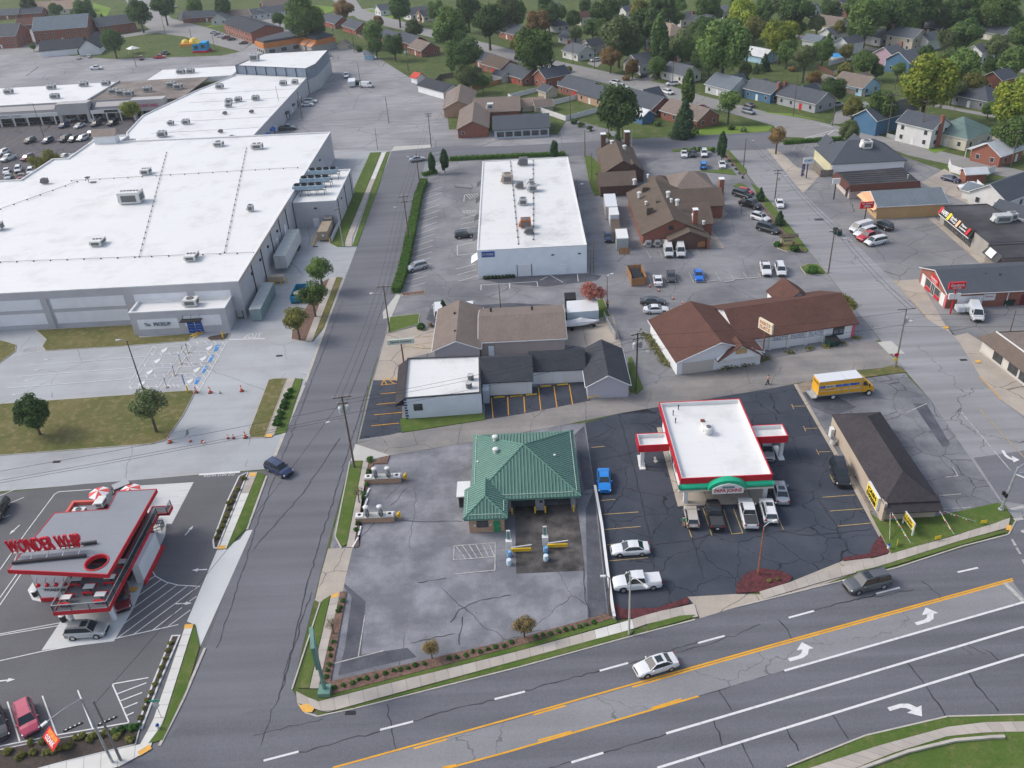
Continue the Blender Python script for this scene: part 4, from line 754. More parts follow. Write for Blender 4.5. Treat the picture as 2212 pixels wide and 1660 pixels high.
# mall on the left
M_mallw=mat('mall_stucco',(.42,.41,.41),(.38,.37,.37),.3);M_mallb=mat('mall_white_band',(.62,.62,.6))
ml=thing('strip_mall','long strip mall with white roof, dark sloped canopy and shop windows','building',(-165,320,0))
part('wall',MB().prism(rect(-240,322,-128,357),0,5.4),M_mallw,ml)
part('roof',MB().prism(rect(-240,322.5,-157,357),5.45,5.65),M_wroof,ml);part('gravel_roof',MB().prism(rect(-156.9,322.5,-121,357),5.45,5.62),M_broof,ml);part('white_rear_roof',MB().prism(rect(-146,357.2,-112,376),3.9,5.7),M_wroof,ml)
part('party_wall',MB().box(-157,340,5.4,.5,35,.8),M_mallw,ml)
for x0,x1 in((-197,-165),(-153,-138)):
 mb=MB();mb.add([(x0,317.5,4.2),(x1,317.5,4.2),(x1,322,6.6),(x0,322,6.6),(x0,322,4.2),(x1,322,4.2)],[(0,1,2,3),(0,3,4),(1,5,2),(0,4,5,1)]);part('canopy_roof',mb,mat('dark_canopy_metal',(.045,.06,.085),(.06,.075,.1),.3,.5),ml)
 part('fascia',MB().box((x0+x1)/2,317.4,2.9,x1-x0,.2,1.3),M_mallb,ml)
 part('louvre_panel',MB().obox(((x0+x1)/2,319.9,5.5),(1,0,0),(0,4.5,2.4),x1-x0-3,2.6,.1),mat('ribbed_grey',(.4,.38,.37)),ml)
 for k in range(int((x1-x0)/5)+1):part('column',MB().box(x0+.5+k*5,317.4,0,.4,.4,2.9),M_mallb,ml)
for x0,x1 in((-165,-153.5),(-138,-126),(-204,-197.5)):
 part('entrance_block',MB().box((x0+x1)/2,319.6,3.0,x1-x0,4.4,3.9),M_mallw,ml)
 for x in(x0+.6,x1-.6):part('column',MB().box(x,317.9,0,1.2,1,3.0),M_mallw,ml)
for k in range(16):face(ml,(-204,322),(-126,322),1+k*4.8,4.6+k*4.8,.2,2.6,M_pane,.06,'window')
text(ml,'ELEGANT NAILS',(-132,317.3,4.9),(1,0,0),(0,0,1),8,1.1,mat('nail_sign_red',(.5,.04,.12)),bold=.02)
text(ml,'BEHAVIORAL CLINIC',(-184,317.25,3.6),(1,0,0),(0,0,1),12,.8,M_ink)
M_sgn=mat('sign_dark',(.06,.06,.06));part('shop_sign',MB().box(-145.5,317.25,3.2,5,.1,.9),M_sgn,ml)
for x,y,m_,lb in((-196,346,M_wroof,'rooftop unit at the left of the strip mall roof'),(-181,350,0,'ribbed rooftop unit on the white mall roof'),(-169,352,0,'second rooftop unit on the white mall roof'),(-160,351.5,0,'brown sided rooftop unit by the party wall'),(-172,333,0,'small rooftop unit in front on the white mall roof'),(-151,336,0,'left rooftop unit on the gravel roof'),(-147,333,0,'second rooftop unit on the gravel roof'),(-143,330.5,0,'front rooftop unit on the gravel roof'),(-138,336,0,'middle rooftop unit on the gravel roof'),(-131,342,0,'rear rooftop unit on the gravel roof'),(-127,338,0,'long rooftop unit at the right of the gravel roof'),(-135,366,0,'left unit of the pair on the small rear roof'),(-131,366,0,'right unit of the pair on the small rear roof')):
 hvac(x,y,5.6,3.0,2.2,1.6,lb,M_hvac,0,2)
tw=thing('parapet_tower','small gabled tower with brown metal roof at the supermarket corner','tower',(-123,262,0));part('wall',MB().prism(rect(-126,258,-119.5,261),7.6,10),M_wallw,tw)
mb=MB();mb.add([(-126.4,257.6,10),(-119,257.6,10),(-119,261.4,10),(-126.4,261.4,10),(-126.4,259.5,11.8),(-119,259.5,11.8)],[(0,1,5,4),(2,3,4,5),(1,2,5),(3,0,4)]);part('roof',mb,mat('brown_metal',(.22,.18,.15),(.28,.23,.2),2),tw)
# white warehouse with the blue sign
nb=flat('white_warehouse','white flat roofed warehouse with pale blue front wall and a navy wall sign',rect(-9.2,165.6,13.45,225.6),6.3,M_wallblue,M_wroof_d,.12,.3)
a,b=(-9.2,165.6),(13.45,165.6)
sg=face(nb,a,b,.9,3.6,4.75,5.95,M_blue,.1,'wall_sign');signtext(sg,a,b,2.55,5.45,1.6,.36,'NOBLE',M_white,.14,bold=.02);signtext(sg,a,b,2.5,5.05,1.6,.14,'INSURANCE',M_white,.14)
t_=MB();cc=Vector((-7.9,165.5,5.35));
for i in range(12):
 t0,t1=i*math.pi/6,(i+1)*math.pi/6;t_.tube(cc+V(math.cos(t0),0,math.sin(t0))*.3,cc+V(math.cos(t1),0,math.sin(t1))*.3,.03,n=4)
t_.obox(cc,(.7,0,.7),(0,1,0),.5,.05,.07);part('emblem',t_,M_white,sg)
gd=face(nb,a,b,8.2,11.0,.05,2.6,M_wallw,.08,'garage_door');[face(nb,a,b,u,u+.1,.05,2.7,M_dark,.1,'door_jamb')for u in(8.05,11.05)]
door(nb,a,b,17.2,18.5,2.2,M_wallblue)
for u in(15.3,20.8):face(nb,a,b,u,u+.6,4.4,4.6,M_dark,.2,'wall_light')
for i in range(5):
 mb=MB();y=168+i*12;x=-9.2;mb.add([(x,y,3.4),(x,y+4,3.4),(x-1.6,y+4,2.4),(x-1.6,y,2.4)],[(0,1,2,3)]);part('awning',mb,M_dark if i else M_wallw,nb)
hb=MB()
for i in range(9):hb.blob((-8+i*.75,165.1,.35),.45,.4,6,4,.2)
solo('shrub_row',hb,mat('dark_shrub',(.02,.035,.015)),'low dark shrubs along the foot of the white warehouse front wall','shrubs')
for(x,y),s_,m_,lb in(((-2.6,208),2.6,M_tanwall,'tan rooftop unit at the left rear of the warehouse roof'),((1.6,221),2.2,M_grille,'dark mesh rooftop unit at the rear of the warehouse roof'),((.4,203),1.6,M_grille,'small dark unit right of the tan unit'),((3.2,205),1.4,M_hvac,'upper grey rooftop unit near the roof centre'),((3.4,200.5),2.0,M_hvac,'lower grey rooftop unit near the roof centre'),((.9,191.5),1.8,M_hvac,'single grey unit in the middle of the warehouse roof'),((1.2,177.5),2.2,mat('rust_orange',(.35,.12,.05),(.25,.1,.05),2),'rusty orange sided rooftop unit on the warehouse'),((1.9,173.4),1.5,M_grille,'dark condenser nearest the front edge of the warehouse')):
 hvac(x,y,6.15,s_,s_,s_*.75,lb,m_,0,1)
for p0,p1,lb in(((-.6,168),(-1.8,224),'roof pipe with clamps left of the units on the warehouse'),((2.6,170),(4.2,224),'roof pipe with clamps right of the units on the warehouse')):
 t=thing('roof_conduit',lb,'conduit',(p0[0],p0[1],6.2));p0=Vector(p0);p1=Vector(p1);part('pipe',MB().tube((p0.x,p0.y,6.38),(p1.x,p1.y,6.38),.05,n=6),M_dark,t);bl_=MB()
 for i in range(16):c=p0.lerp(p1,i/15);bl_.box(c.x,c.y,6.2,.3,.25,.2)
 part('support_block',bl_,M_dark,t,kind='stuff')
# gabled buildings
def gable(name,label,c,ang,L,W,he,hr,wm,rm,over=.4,cat='building',root=None,trim=None,gm=None,hip=False,hipx=None):
 """ridge along local x; returns the thing and its four corner points"""
 ca,sa=math.cos(R_(ang)),math.sin(R_(ang));c=Vector(c[:2])
 def g(x,y,z):return V(c.x+x*ca-y*sa,c.y+x*sa+y*ca,z)
 t=root or thing(name,label,cat,(c.x,c.y,0));x,y=L/2,W/2
 w=MB();n=[g(-x,-y,0),g(x,-y,0),g(x,y,0),g(-x,y,0),g(-x,-y,he),g(x,-y,he),g(x,y,he),g(-x,y,he)]
 fs=[(0,1,5,4),(2,3,7,6)]
 if hip:fs+=[(1,2,6,5),(3,0,4,7)];w.add(n,fs)
 else:w.add(n+[g(-x,0,hr),g(x,0,hr)],fs+[(1,2,6,9,5),(3,0,4,8,7)])
 part('wall',w,wm,t)
 if rm is not None:
  k=(hr-he)/y;xo,yo=x+over,y+over;zo=he-k*over+.06;d=.16;r=MB();hx=(hipx if hipx is not None else max(0,x-y))if hip else xo
  top=[g(-xo,-yo,zo),g(xo,-yo,zo),g(xo,yo,zo),g(-xo,yo,zo),g(-hx,0,hr+.06),g(hx,0,hr+.06)]
  up=V(0,0,d);vs=[p+up for p in top]+top[:]
  r.add(vs,[(0,1,5,4),(2,3,4,5),(1,2,5),(3,0,4),(6,10,11,7),(8,11,10,9),(0,6,7,1),(2,8,9,3),(1,7,8,2),(3,9,6,0)]if hip else[(0,1,5,4),(2,3,4,5),(6,10,11,7),(8,11,10,9),(0,6,7,1),(2,8,9,3),(1,7,11,5),(2,5,11,8),(0,4,10,6),(3,9,10,4)])
  part('roof',r,rm,t)
  if trim and not hip:
   tb=MB()
   for s_ in(-1,1):
    for e in(-1,1):p0=g(e*(xo+.03),s_*yo,zo+.03);p1=g(e*(xo+.03),0,hr+.1);tb.tube(p0,p1,.09,n=4)
    tb.tube(g(-xo,s_*(yo+.03),zo+.03),g(xo,s_*(yo+.03),zo+.03),.09,n=4)
   part('trim',tb,trim,t)
  elif trim:part('gutter',MB().path([top[0]-V(0,0,-.02),top[1],top[2],top[3],top[0]],.08,4),trim,t)
 return t,(n[0].xy,n[1].xy,n[2].xy,n[3].xy),g
S_brown=shingle_mat('brown_shingle',(.135,.105,.085),(.095,.075,.062));S_red=shingle_mat('red_brown_shingle',(.13,.065,.05),(.085,.045,.038))
S_tan=shingle_mat('taupe_shingle',(.22,.18,.155),(.16,.13,.115));S_dark=shingle_mat('charcoal_shingle',(.04,.044,.055),(.06,.065,.075));S_char=shingle_mat('brown_black_shingle',(.066,.058,.062),(.04,.037,.043))
S_grey=shingle_mat('grey_shingle',(.12,.13,.145),(.085,.095,.11));S_blue=shingle_mat('blue_grey_shingle',(.17,.2,.23),(.12,.145,.17));S_mid=shingle_mat('slate_shingle',(.065,.075,.095),(.085,.095,.11))
# restaurant (brown roofs, brick)
rs=thing('restaurant','brick restaurant with sprawling brown shingle roofs and roof fans','building',(34,190,0))
gable('','',(33.4,191.3),90,26.6,13,2.9,5.9,M_brick,S_brown,.5,root=rs)
gable('','',(38.4,188.3),0,9,12,2.9,5.5,M_brick,S_brown,.4,root=rs)
gable('','',(41,197),0,13,9,3.2,5.8,M_brick,S_brown,.4,root=rs)
gable('','',(43.2,210.2),0,9.2,11,3.0,5.6,M_brick_brown,S_tan,.6,root=rs,hip=True,hipx=.6)
gable('','',(35.8,213.6),0,4.4,5,2.6,3.8,M_brick_brown,S_brown,.5,root=rs,hip=True,hipx=.4)
gable('','',(36.5,176.6),90,3.0,8.6,2.3,4.1,M_brick_brown,S_brown,.4,root=rs)
a,b=(26.8,178),(40.4,178)
door(rs,(32.2,175.1),(40.8,175.1),.8,2.0,2.1,M_dark);face(rs,a,b,5.6,6.7,3.6,4.6,M_dark,.08,'window')
part('porch_post',MB().box(40.6,174.9,0,.6,.6,2.4),M_brick,rs);wp=MB()
for i in range(40):wp.tube((38.2+rnd.uniform(0,1.8),174.9,.6+rnd.uniform(0,1.3)),(38.2+rnd.uniform(0,1.8),174.6,.6+rnd.uniform(0,1.3)),.07,n=5)
solo('log_pile',wp,M_cedar,'stack of split firewood against the restaurant porch','firewood')
def chimney(par,x,y,z0,z1,m,s=.9,cap=True):
 ch=part('chimney',MB().box(x,y,z0,s,s*1.3,z1-z0),m,par)
 if cap:part('chimney_cap',MB().box(x,y,z1+.01,s*1.15,s*1.45,.15),M_wallw,ch)
chimney(rs,38.6,180.6,3.4,7.0,M_brick,1.0);chimney(rs,48.2,198.6,0,7.4,M_brick,1.1)
for i,(x,y,z)in enumerate(((28.6,197.5,4.3),(34.4,191.5,6.2),(35.6,186.3,6.1),(28.7,207,4.3),(38.4,180.9,4.6),(29.4,191.7,4.6),(34.6,188.3,6.2),(40.2,178.9,4.2),(32,207,5.9))):
 vent(x,y,z-.1,.55 if i<5 else.38,1.5 if i<5 else.9,('mushroom roof fan by the left eave of the restaurant','large roof fan beside the brown hood on the ridge','tall roof fan right of the ridge line','roof fan at the rear of the long brown roof','roof fan in front of the brick chimney','low roof fan on the left slope','short dome fan in the middle of the roof','small roof fan at the front right corner','small vent near the rear ridge')[i],M_hvac_w,group='roof fans of the restaurant')
for i,(x,y)in enumerate(((30.4,200.5),(32.2,190.8),(29.5,186.6))):solo('roof_hood',MB().box(x,y,4.2,1.5,1.2,1.6),S_brown,('brown box hood near the rear of the left slope','brown box hood beside the large roof fan','brown box hood near the front of the left slope')[i],'roof hood')
for i,x in enumerate((28.0,30.0,31.6)):hvac(x,177.4,.1,1.2,.7,1.2,('leftmost ground condenser at the restaurant wall','middle ground condenser at the restaurant wall','small ground condenser left of the porch')[i],M_hvac,0,0,'ground condensers')
# brown building behind it
bb=thing('brown_brick_hall','brown brick hall with two gabled brown roofs and twin chimneys','building',(25,222,0))
gable('','',(25.2,216),0,9,9.5,2.7,4.6,M_brick_brown,S_brown,.4,root=bb);gable('','',(27.5,230.5),90,20,9.5,3.2,6.0,M_brick_brown,S_brown,.4,root=bb);gable('','',(30.2,222.3),90,3.4,5.5,3,5.0,M_brick_brown,S_brown,.3,root=bb)
chimney(bb,24.3,240.6,0,7.6,M_brick_brown,1.3);chimney(bb,31,240.8,0,7.8,M_brick_brown,1.3);door(bb,(20.7,211.2),(29.7,211.2),3.4,4.4,2.0,M_brick_brown)
vent(26.5,238,5.2,.6,1.3,'left silver roof fan between the twin chimneys',M_hvac_w);vent(29.4,233.5,5.0,.6,1.3,'right silver roof fan on the brown brick hall',M_hvac_w)
# party shop (red-brown roofs)
pp=thing('party_shop','white painted shop with red brown roofs, garage door and faded lettering','building',(38,133,0))
PA=98.6;gable('','',(31,131.6),PA,15.0,14.6,2.6,5.3,M_wallw,S_red,.4,root=pp,trim=M_wallw)
gable('','',(46,137.4),10.6,21.6,13,2.8,5.4,M_wallw,S_red,.4,root=pp,trim=None)
gable('','',(49.6,144.6),100.6,6,6,2.9,5.0,M_wallw,S_red,.3,root=pp)
ca,sa=math.cos(R_(PA)),math.sin(R_(PA));fr=lambda x,y:(31+x*ca-y*sa,131.6+x*sa+y*ca)
a,b=fr(-7.5,7.3),fr(-7.5,-7.3)
gd=face(pp,a,b,.9,6.3,.05,2.2,mat('tan_garage_door',(.5,.46,.42)),.07,'garage_door')
mb=MB();e0=Vector(a)+(Vector(b)-Vector(a))*.45;e1=Vector(b);mid=(e0+e1)/2;
nv=Vector((ca,sa))*-1
mb.add([tuple(e0+nv*.06)+(2.45,),tuple(e1+nv*.06)+(2.45,),tuple(mid+nv*.06)+(4.9,),tuple(e0+nv*1.0)+(2.35,),tuple(e1+nv*1.0)+(2.35,),tuple(mid+nv*1.0)+(4.8,)],[(0,3,5,2),(1,2,5,4),(3,4,5)]);part('porch_gable',mb,M_wallw,pp)
mb=MB();mb.slab([tuple(e0+nv*1.3)+(2.35,),tuple(mid+nv*1.3)+(5.0,),tuple(mid+nv*-2)+(5.0,),tuple(e0+nv*-.2)+(2.35,)],.15);mb.slab([tuple(e1+nv*1.3)+(2.35,),tuple(mid+nv*1.3)+(5.0,),tuple(mid+nv*-2)+(5.0,),tuple(e1+nv*-.2)+(2.35,)],.15);part('porch_roof',mb,S_red,pp)
u_=(mid-Vector(a)).length;part('plaque',MB().obox(tuple(mid+nv*1.06)+(3.75,),(b[0]-a[0],b[1]-a[1],0),(0,0,1),1.9,1.0,.1),mat('plaque_tan',(.5,.4,.2),(.35,.2,.08),4),pp)
ca2,sa2=math.cos(R_(10.6)),math.sin(R_(10.6));fr2=lambda x,y:(46+x*ca2-y*sa2,137.4+x*sa2+y*ca2)
a,b=fr2(-10.8,-6.5),fr2(10.8,-6.5);fz=lambda x,y,z=0:(P(2271*.7203+x*.1302,880*.7203+y*.1302,z).xy-Vector(a)).dot((Vector(b)-Vector(a)).normalized())
for u in(fz(250,990),fz(550,945),fz(845,890),fz(1140,850)):face(pp,a,b,u-.25,u+.25,0,2.7,M_white,.25,'pilaster')
M_faint=mat('faded_lettering',(.34,.38,.48))
for w_,u in(('PARTY',fz(420,795,1.9)),('PAPER',fz(708,745,1.9)),('PLACE',fz(1000,695,1.9))):signtext(pp,a,b,u,1.95,2.5,.8,w_,M_faint,.05,bold=.02)
u0,u1=fz(1275,670,1.6),fz(1470,650,1.6);w_=window(pp,a,b,u0,u1,.9,2.5,M_dark,bars=2);face(pp,a,b,21.0,21.5,.1,2.6,mat('pink_post',(.55,.1,.16)),.2,'corner_board');signtext(w_,a,b,u0*.75+u1*.25,1.7,.8,.7,'SIGNS',M_faint,.16);signtext(w_,a,b,u0*.25+u1*.75,1.7,.8,.7,'SALE',M_faint,.16)
# sports shop (taupe roof)
sp=thing('sports_shop','long taupe roofed shop with a white gable front beside the street','building',(-5,139,0))
gable('','',(-.6,138.9),0,14.8,12.4,2.9,4.6,mat('pinkish_wall',(.42,.36,.34),(.38,.33,.31),.4),S_tan,.4,root=sp,trim=M_wallw)
gable('','',(-12.1,138.2),90,15.2,7.8,2.9,4.5,mat('grey_siding',(.36,.34,.35)),S_tan,.4,root=sp,trim=M_wallw)
door(sp,(-8.3,132.5),(7.1,132.5),1.6,2.6,2.1,M_wallblue)
for x,y,z in((-12.8,141,4.3),(-12.4,134,4.3),(-6.2,142.2,4.2),(1.4,142,4.2)):part('vent_stack',MB().tube((x,y,z-.6),(x,y,z+.5),.2),M_dark,sp)
# white flat shop and its charcoal wings
M_pblue=mat('pale_blue_block',(.62,.66,.72),(.57,.61,.67),.6);ws=flat('corner_shop','white flat roofed corner shop with pale blue block walls',[(-19.6,113.6),(-7.5,114.2),(-7.9,126),(-20.2,126.3)],4.0,M_pblue,M_wroof_d,.25,.25,cap=M_dark)
window(ws,(-19.6,113.6),(-7.5,114.2),1.4,2.8,1.6,2.8,M_black)
for i in range(8):part('quoin',MB().box(-19.45+(.05 if i%2 else 0),113.62,.1+i*.5,.5 if i%2 else.35,.2,.28),mat('navy_quoin',(.02,.05,.13)),ws)
mb=MB();mb.add([(-20.3,126.6,3.6),(-19.7,114,3.6),(-21.2,114,2.5),(-21.9,126.6,2.5)],[(0,1,2,3)]);mb.slab([(-21.9,126.6,2.52),(-21.2,114,2.52),(-19.7,114,2.52),(-20.3,126.6,2.52)],.1);part('awning',mb,S_char,ws)
for i,(x,y)in enumerate(((-9.2,118.7),(-9.4,116.3))):
 t=thing('condenser',('rear of two round condensers on the corner shop roof','front of two round condensers on the corner shop roof')[i],'condenser',(x,y,3.76));part('drum',MB().lathe(0,0,[(.5,.1),(.5,.9)],14),M_grille,t,local=True);part('top',MB().lathe(0,0,[(.52,.9),(.52,.98),(.4,.98),(.38,.92),(.02,.92)],14),M_hvac,t,local=True)
gb=thing('garage_block','charcoal roofed row of white garages with a gabled end','building',(2,122,0))
gable('','',(-3.4,123.6),0,8,8.2,2.6,4.7,M_wallw,S_dark,.3,root=gb,trim=None);gable('','',(5,125.2),0,8.8,5.6,2.6,4.6,M_wallw,S_dark,.3,root=gb);gable('','',(12.8,122.7),90,11.2,6.6,2.5,4.3,mat('lavender_siding',(.44,.44,.49)),S_dark,.35,root=gb,trim=M_wallw)
part('side_lean_to',MB().prism(rect(-7.4,117.2,-6.4,119.4),0,2.4),mat('grey_blue_lean',(.38,.42,.47)),gb)
for u in(1.2,5.2):face(gb,(.6,122.4),(9.4,122.4),u,u+2.6,.05,2.2,M_white,.06,'garage_door')
face(gb,(-7.4,119.5),(.6,119.5),1.2,7.4,.05,2.2,M_white,.06,'garage_door')
for i,(x,y)in enumerate((q(2,2,83,163),q(2,2,203,153),q(2,2,323,82),q(2,2,460,70),q(2,1,2040,173),q(2,1,2175,165))):
 p=P(x,y);solo('wheel_stop',MB().box(p.x,p.y,.02,1.8,.2,.14,R_(5)),M_yellow,('yellow wheel stop second from the left at the garages','yellow wheel stop left of the tall yellow line','yellow wheel stop before the middle garage wall','yellow wheel stop before the right garage wall','yellow wheel stop nearest the corner shop','yellow wheel stop beside the corner shop pair')[i],'wheel stop','yellow wheel stops at the garages')
yb=thing('yellow_guard_rail','low yellow pipe rail in front of the gabled garage','guard rail',(12,113.6,0));yp=[P(*q(2,2,x,y))for x,y in((675,195),(760,180),(845,165),(930,150),(1012,138))]
part('rail',MB().path([p+V(0,0,.5)for p in yp],.07),M_yellow,yb);[part('post',MB().tube(p,p+V(0,0,.5),.07),M_yellow,yb)for p in yp]
# car wash
M_green=mat('green_metal',(.125,.25,.20),(.11,.22,.178),.6,.45,metal=.1,spec=.6);M_green_d=mat('green_metal_trim',(.10,.23,.18),rough=.4,metal=.25)
cw=thing('car_wash','car wash with green standing seam hip roof, brick office and two open bays','car wash',(-1,96,0))
def clip(poly,u0,u1):
 for s_,lim in((1,u0),(-1,u1)):
  out=[]
  for i in range(len(poly)):
   a,b=poly[i],poly[(i+1)%len(poly)];da,db=s_*(a[0]-lim),s_*(b[0]-lim)
   if da>=0:out.append(a)
   if da*db<0:t=da/(da-db);out.append((a[0]+(b[0]-a[0])*t,a[1]+(b[1]-a[1])*t))
  poly=out
  if not poly:return[]
 return poly
def seam_roof(par,pts,w=.46):
 """separate standing-seam panels over a 3D polygon whose first edge is the eave"""
 e0,e1=Vector(pts[0]),Vector(pts[1]);ud=(e1-e0).normalized();nn=ud.cross(Vector(pts[2])-e0).normalized();vd=nn.cross(ud)
 p2=[((Vector(p)-e0).dot(ud),(Vector(p)-e0).dot(vd))for p in pts];um=min(p[0]for p in p2);ux=max(p[0]for p in p2);n=max(1,round((ux-um)/w));w=(ux-um)/n
 for i in range(n):
  c=clip(p2,um+i*w,um+(i+1)*w-.09)
  if len(c)<3:continue
  mb=MB();a=[e0+ud*u+vd*v for u,v in c];k=len(a);mb.add(a+[p+nn*.03 for p in a],[tuple(range(k,2*k))]+[(j,(j+1)%k,k+(j+1)%k,k+j)for j in range(k)])
  vs=[v for u,v in c if abs(u-(um+i*w))<.01]
  if len(vs)>=2 and max(vs)-min(vs)>.1:
   q0=e0+ud*(um+i*w+.03)+vd*min(vs);q1=e0+ud*(um+i*w+.03)+vd*max(vs);mb.obox((q0+q1)/2+nn*.055,q1-q0,ud,(q1-q0).length,.05,.09)
  part('roof_panel',mb,M_green,par)
X0,X1,Y0,Y1,ZE,ZP=-8.4,6.3,89.1,104.3,2.9,6.2;AP=(-1.05,96.7,ZP)
seam_roof(cw,[(X0,Y0,ZE),(X1,Y0,ZE),AP]);seam_roof(cw,[(X1,Y0,ZE),(X1,Y1,ZE),AP]);seam_roof(cw,[(X1,Y1,ZE),(X0,Y1,ZE),AP]);seam_roof(cw,[(X0,Y1,ZE),(X0,Y0,ZE),AP])
OX0,OX1,OY0=-9.25,-3.45,85.4;OA=(-6.35,88.3,4.25)
seam_roof(cw,[(OX0,OY0,ZE),(OX1,OY0,ZE),OA]);seam_roof(cw,[(OX1,OY0,ZE),(OX1,91.5,ZE),(-6.35,92.2,4.25),OA]);seam_roof(cw,[(OX0,91.5,ZE),(OX0,OY0,ZE),OA,(-6.35,92.2,4.25)])
def caps(par,segs,r=.09,m=None):
 mb=MB();[mb.tube(Vector(a)+V(0,0,.06),Vector(b)+V(0,0,.06),r,n=6)for a,b in segs];part('ridge_cap',mb,m or M_green_d,par)
caps(cw,[((X0,Y0,ZE),AP),((X1,Y0,ZE),AP),((X1,Y1,ZE),AP),((X0,Y1,ZE),AP),((OX0,OY0,ZE),OA),((OX1,OY0,ZE),OA),(OA,(-6.35,92.2,4.25))])
M_snow=mat('pale_green_rail',(.42,.52,.46),rough=.5)
caps(cw,[((X0+.45,Y0+1,ZE+.25),(X0+.45,Y1-.6,ZE+.25)),((X1-.5,Y0+.8,ZE+.28),(X1-.5,Y1-.6,ZE+.28)),((X0+3.4,Y0+.55,ZE+.3),(X1-1,Y0+.55,ZE+.3)),((OX0+.7,OY0+.5,ZE+.28),(OX1-.8,OY0+.5,ZE+.28)),((OX0+.5,OY0+.8,ZE+.28),(OX0+.5,90.8,ZE+.28)),((OX1-.5,OY0+1,ZE+.28),(OX1-.5,88.6,ZE+.28))],.045,M_snow)
part('roof_deck',MB().prism(rect(X0+.1,Y0+.1,X1-.1,Y1-.1),ZE-.35,ZE-.02).prism(rect(OX0+.1,OY0+.1,OX1-.1,Y0+.08),ZE-.35,ZE-.03),M_green_d,cw)
M_baywall=mat('bay_grey_wall',(.27,.27,.29),(.22,.22,.24),.8)
for x0,y0,x1,y1,n_ in((-3.5,90,-3.1,103.6,'side_wall'),(.2,90,1.4,91.2,'pillar'),(.6,91.2,.95,103.6,'bay_divider'),(5.0,90,5.6,103.6,'side_wall'),(.2,102.6,1.4,103.6,'pillar')):part(n_,MB().prism(rect(x0,y0,x1,y1),0,ZE-.36),M_baywall,cw)
part('equipment_room',MB().prism(rect(-7.8,91.05,-3.55,103.6),0,ZE-.36),M_brick_tan,cw);part('office_wall',MB().prism(rect(-8.6,86.1,-4.0,91),0,ZE-.36),M_brick_tan,cw)
a,b=(-8.6,86.1),(-4.0,86.1)
window(cw,a,b,1.0,2.5,.9,2.0,M_dark);door(cw,a,b,3.2,4.1,1.9,mat('green_door',(.02,.22,.09)),handle=True);face(cw,a,b,.6,.85,1.2,1.4,M_white,.1,'notice');face(cw,a,b,2.7,2.95,1.2,1.4,M_white,.1,'notice')
face(cw,(.2,90),(1.4,90),.55,1.0,1.4,1.75,M_pane,.1,'screen')
for i,x in enumerate((-3.0,.1,1.5,5.3)):solo('bollard',MB().lathe(x,89.5,[(.11,0),(.11,1.05),(.06,1.12),(.01,1.13)],10),M_yellow,('yellow bollard at the left jamb of the wash bays','yellow bollard left of the bay pillar','yellow bollard right of the bay pillar','yellow bollard at the right jamb of the wash bays')[i],'bollard','yellow bollards at the wash bays')
ss=thing('side_shelter','white topped lean-to on dark posts at the side of the car wash','shelter',(-9.6,92.3,0));part('roof',MB().prism(rect(-10.4,90.7,-8.6,94),2.3,2.45),M_white,ss);part('cabinet',MB().prism(rect(-10.2,91.4,-8.7,93.8),0,2.2),M_dark,ss)
for x,y in((-5.1,100.6),(-5.0,97.6)):vent(x,y,4.0,.42,1.25,'rear white capped vent on the green roof' if y>100 else 'front white capped vent on the green roof',M_hvac_w)
vent(3.2,96.4,4.1,.18,.45,'small white pipe on the right slope of the green roof',M_white);vent(-7.6,97.0,3.2,.15,.35,'tiny white pipe near the left eave of the green roof',M_white)
for i,(cx_,cy_)in enumerate((q(2,1,1080,868),q(2,1,1015,1190))):
 p=P(cx_,cy_);nm=('rear','front')[i]
 t=thing('vacuum_island',nm+' brick vacuum island with two steel canisters and white lids','vacuum station',(p.x,p.y,0),0,'vacuum islands of the car wash')
 part('base',MB().box(0,0,0,5.2,1.1,.85),M_brick_tan,t,local=True);part('top',MB().box(0,0,.86,5.3,1.2,.08),M_conc,t,local=True)
 for x in(-2.1,2.0):part('trash_lid',MB().box(x,0,.94,1.0,.9,.12),M_white,t,local=True);part('trash_opening',MB().lathe(x,0,[(.22,1.07),(.22,1.12),(.01,1.12)],10),M_black,t,local=True)
 for x in(-1.1,.75):
  v=part('vacuum',MB().lathe(x,0,[(.32,.94),(.32,2.2),(.3,2.25)],14),M_steel,t,local=True);d_=part('dome',MB().lathe(x,0,[(.36,2.25),(.36,2.42),(.2,2.5),(.01,2.52)],14),M_white,v,local=True)
  part('hose',MB().path([(x+.3,-.3,2.1),(x+.45,-.5,1.6),(x+.35,-.55,1.15),(x+.1,-.5,1.0),(x-.05,-.45,1.5)],.06),M_black,v,local=True)
 solo('bollard',MB().lathe(p.x+3.3,p.y+.1,[(.12,0),(.12,1.2),(.01,1.25)],10).box(p.x+3.1,p.y,.5,.3,.4,.5),M_yellow,'yellow bollard at the end of the '+nm+' vacuum island','bollard','yellow bollards at the vacuum islands')
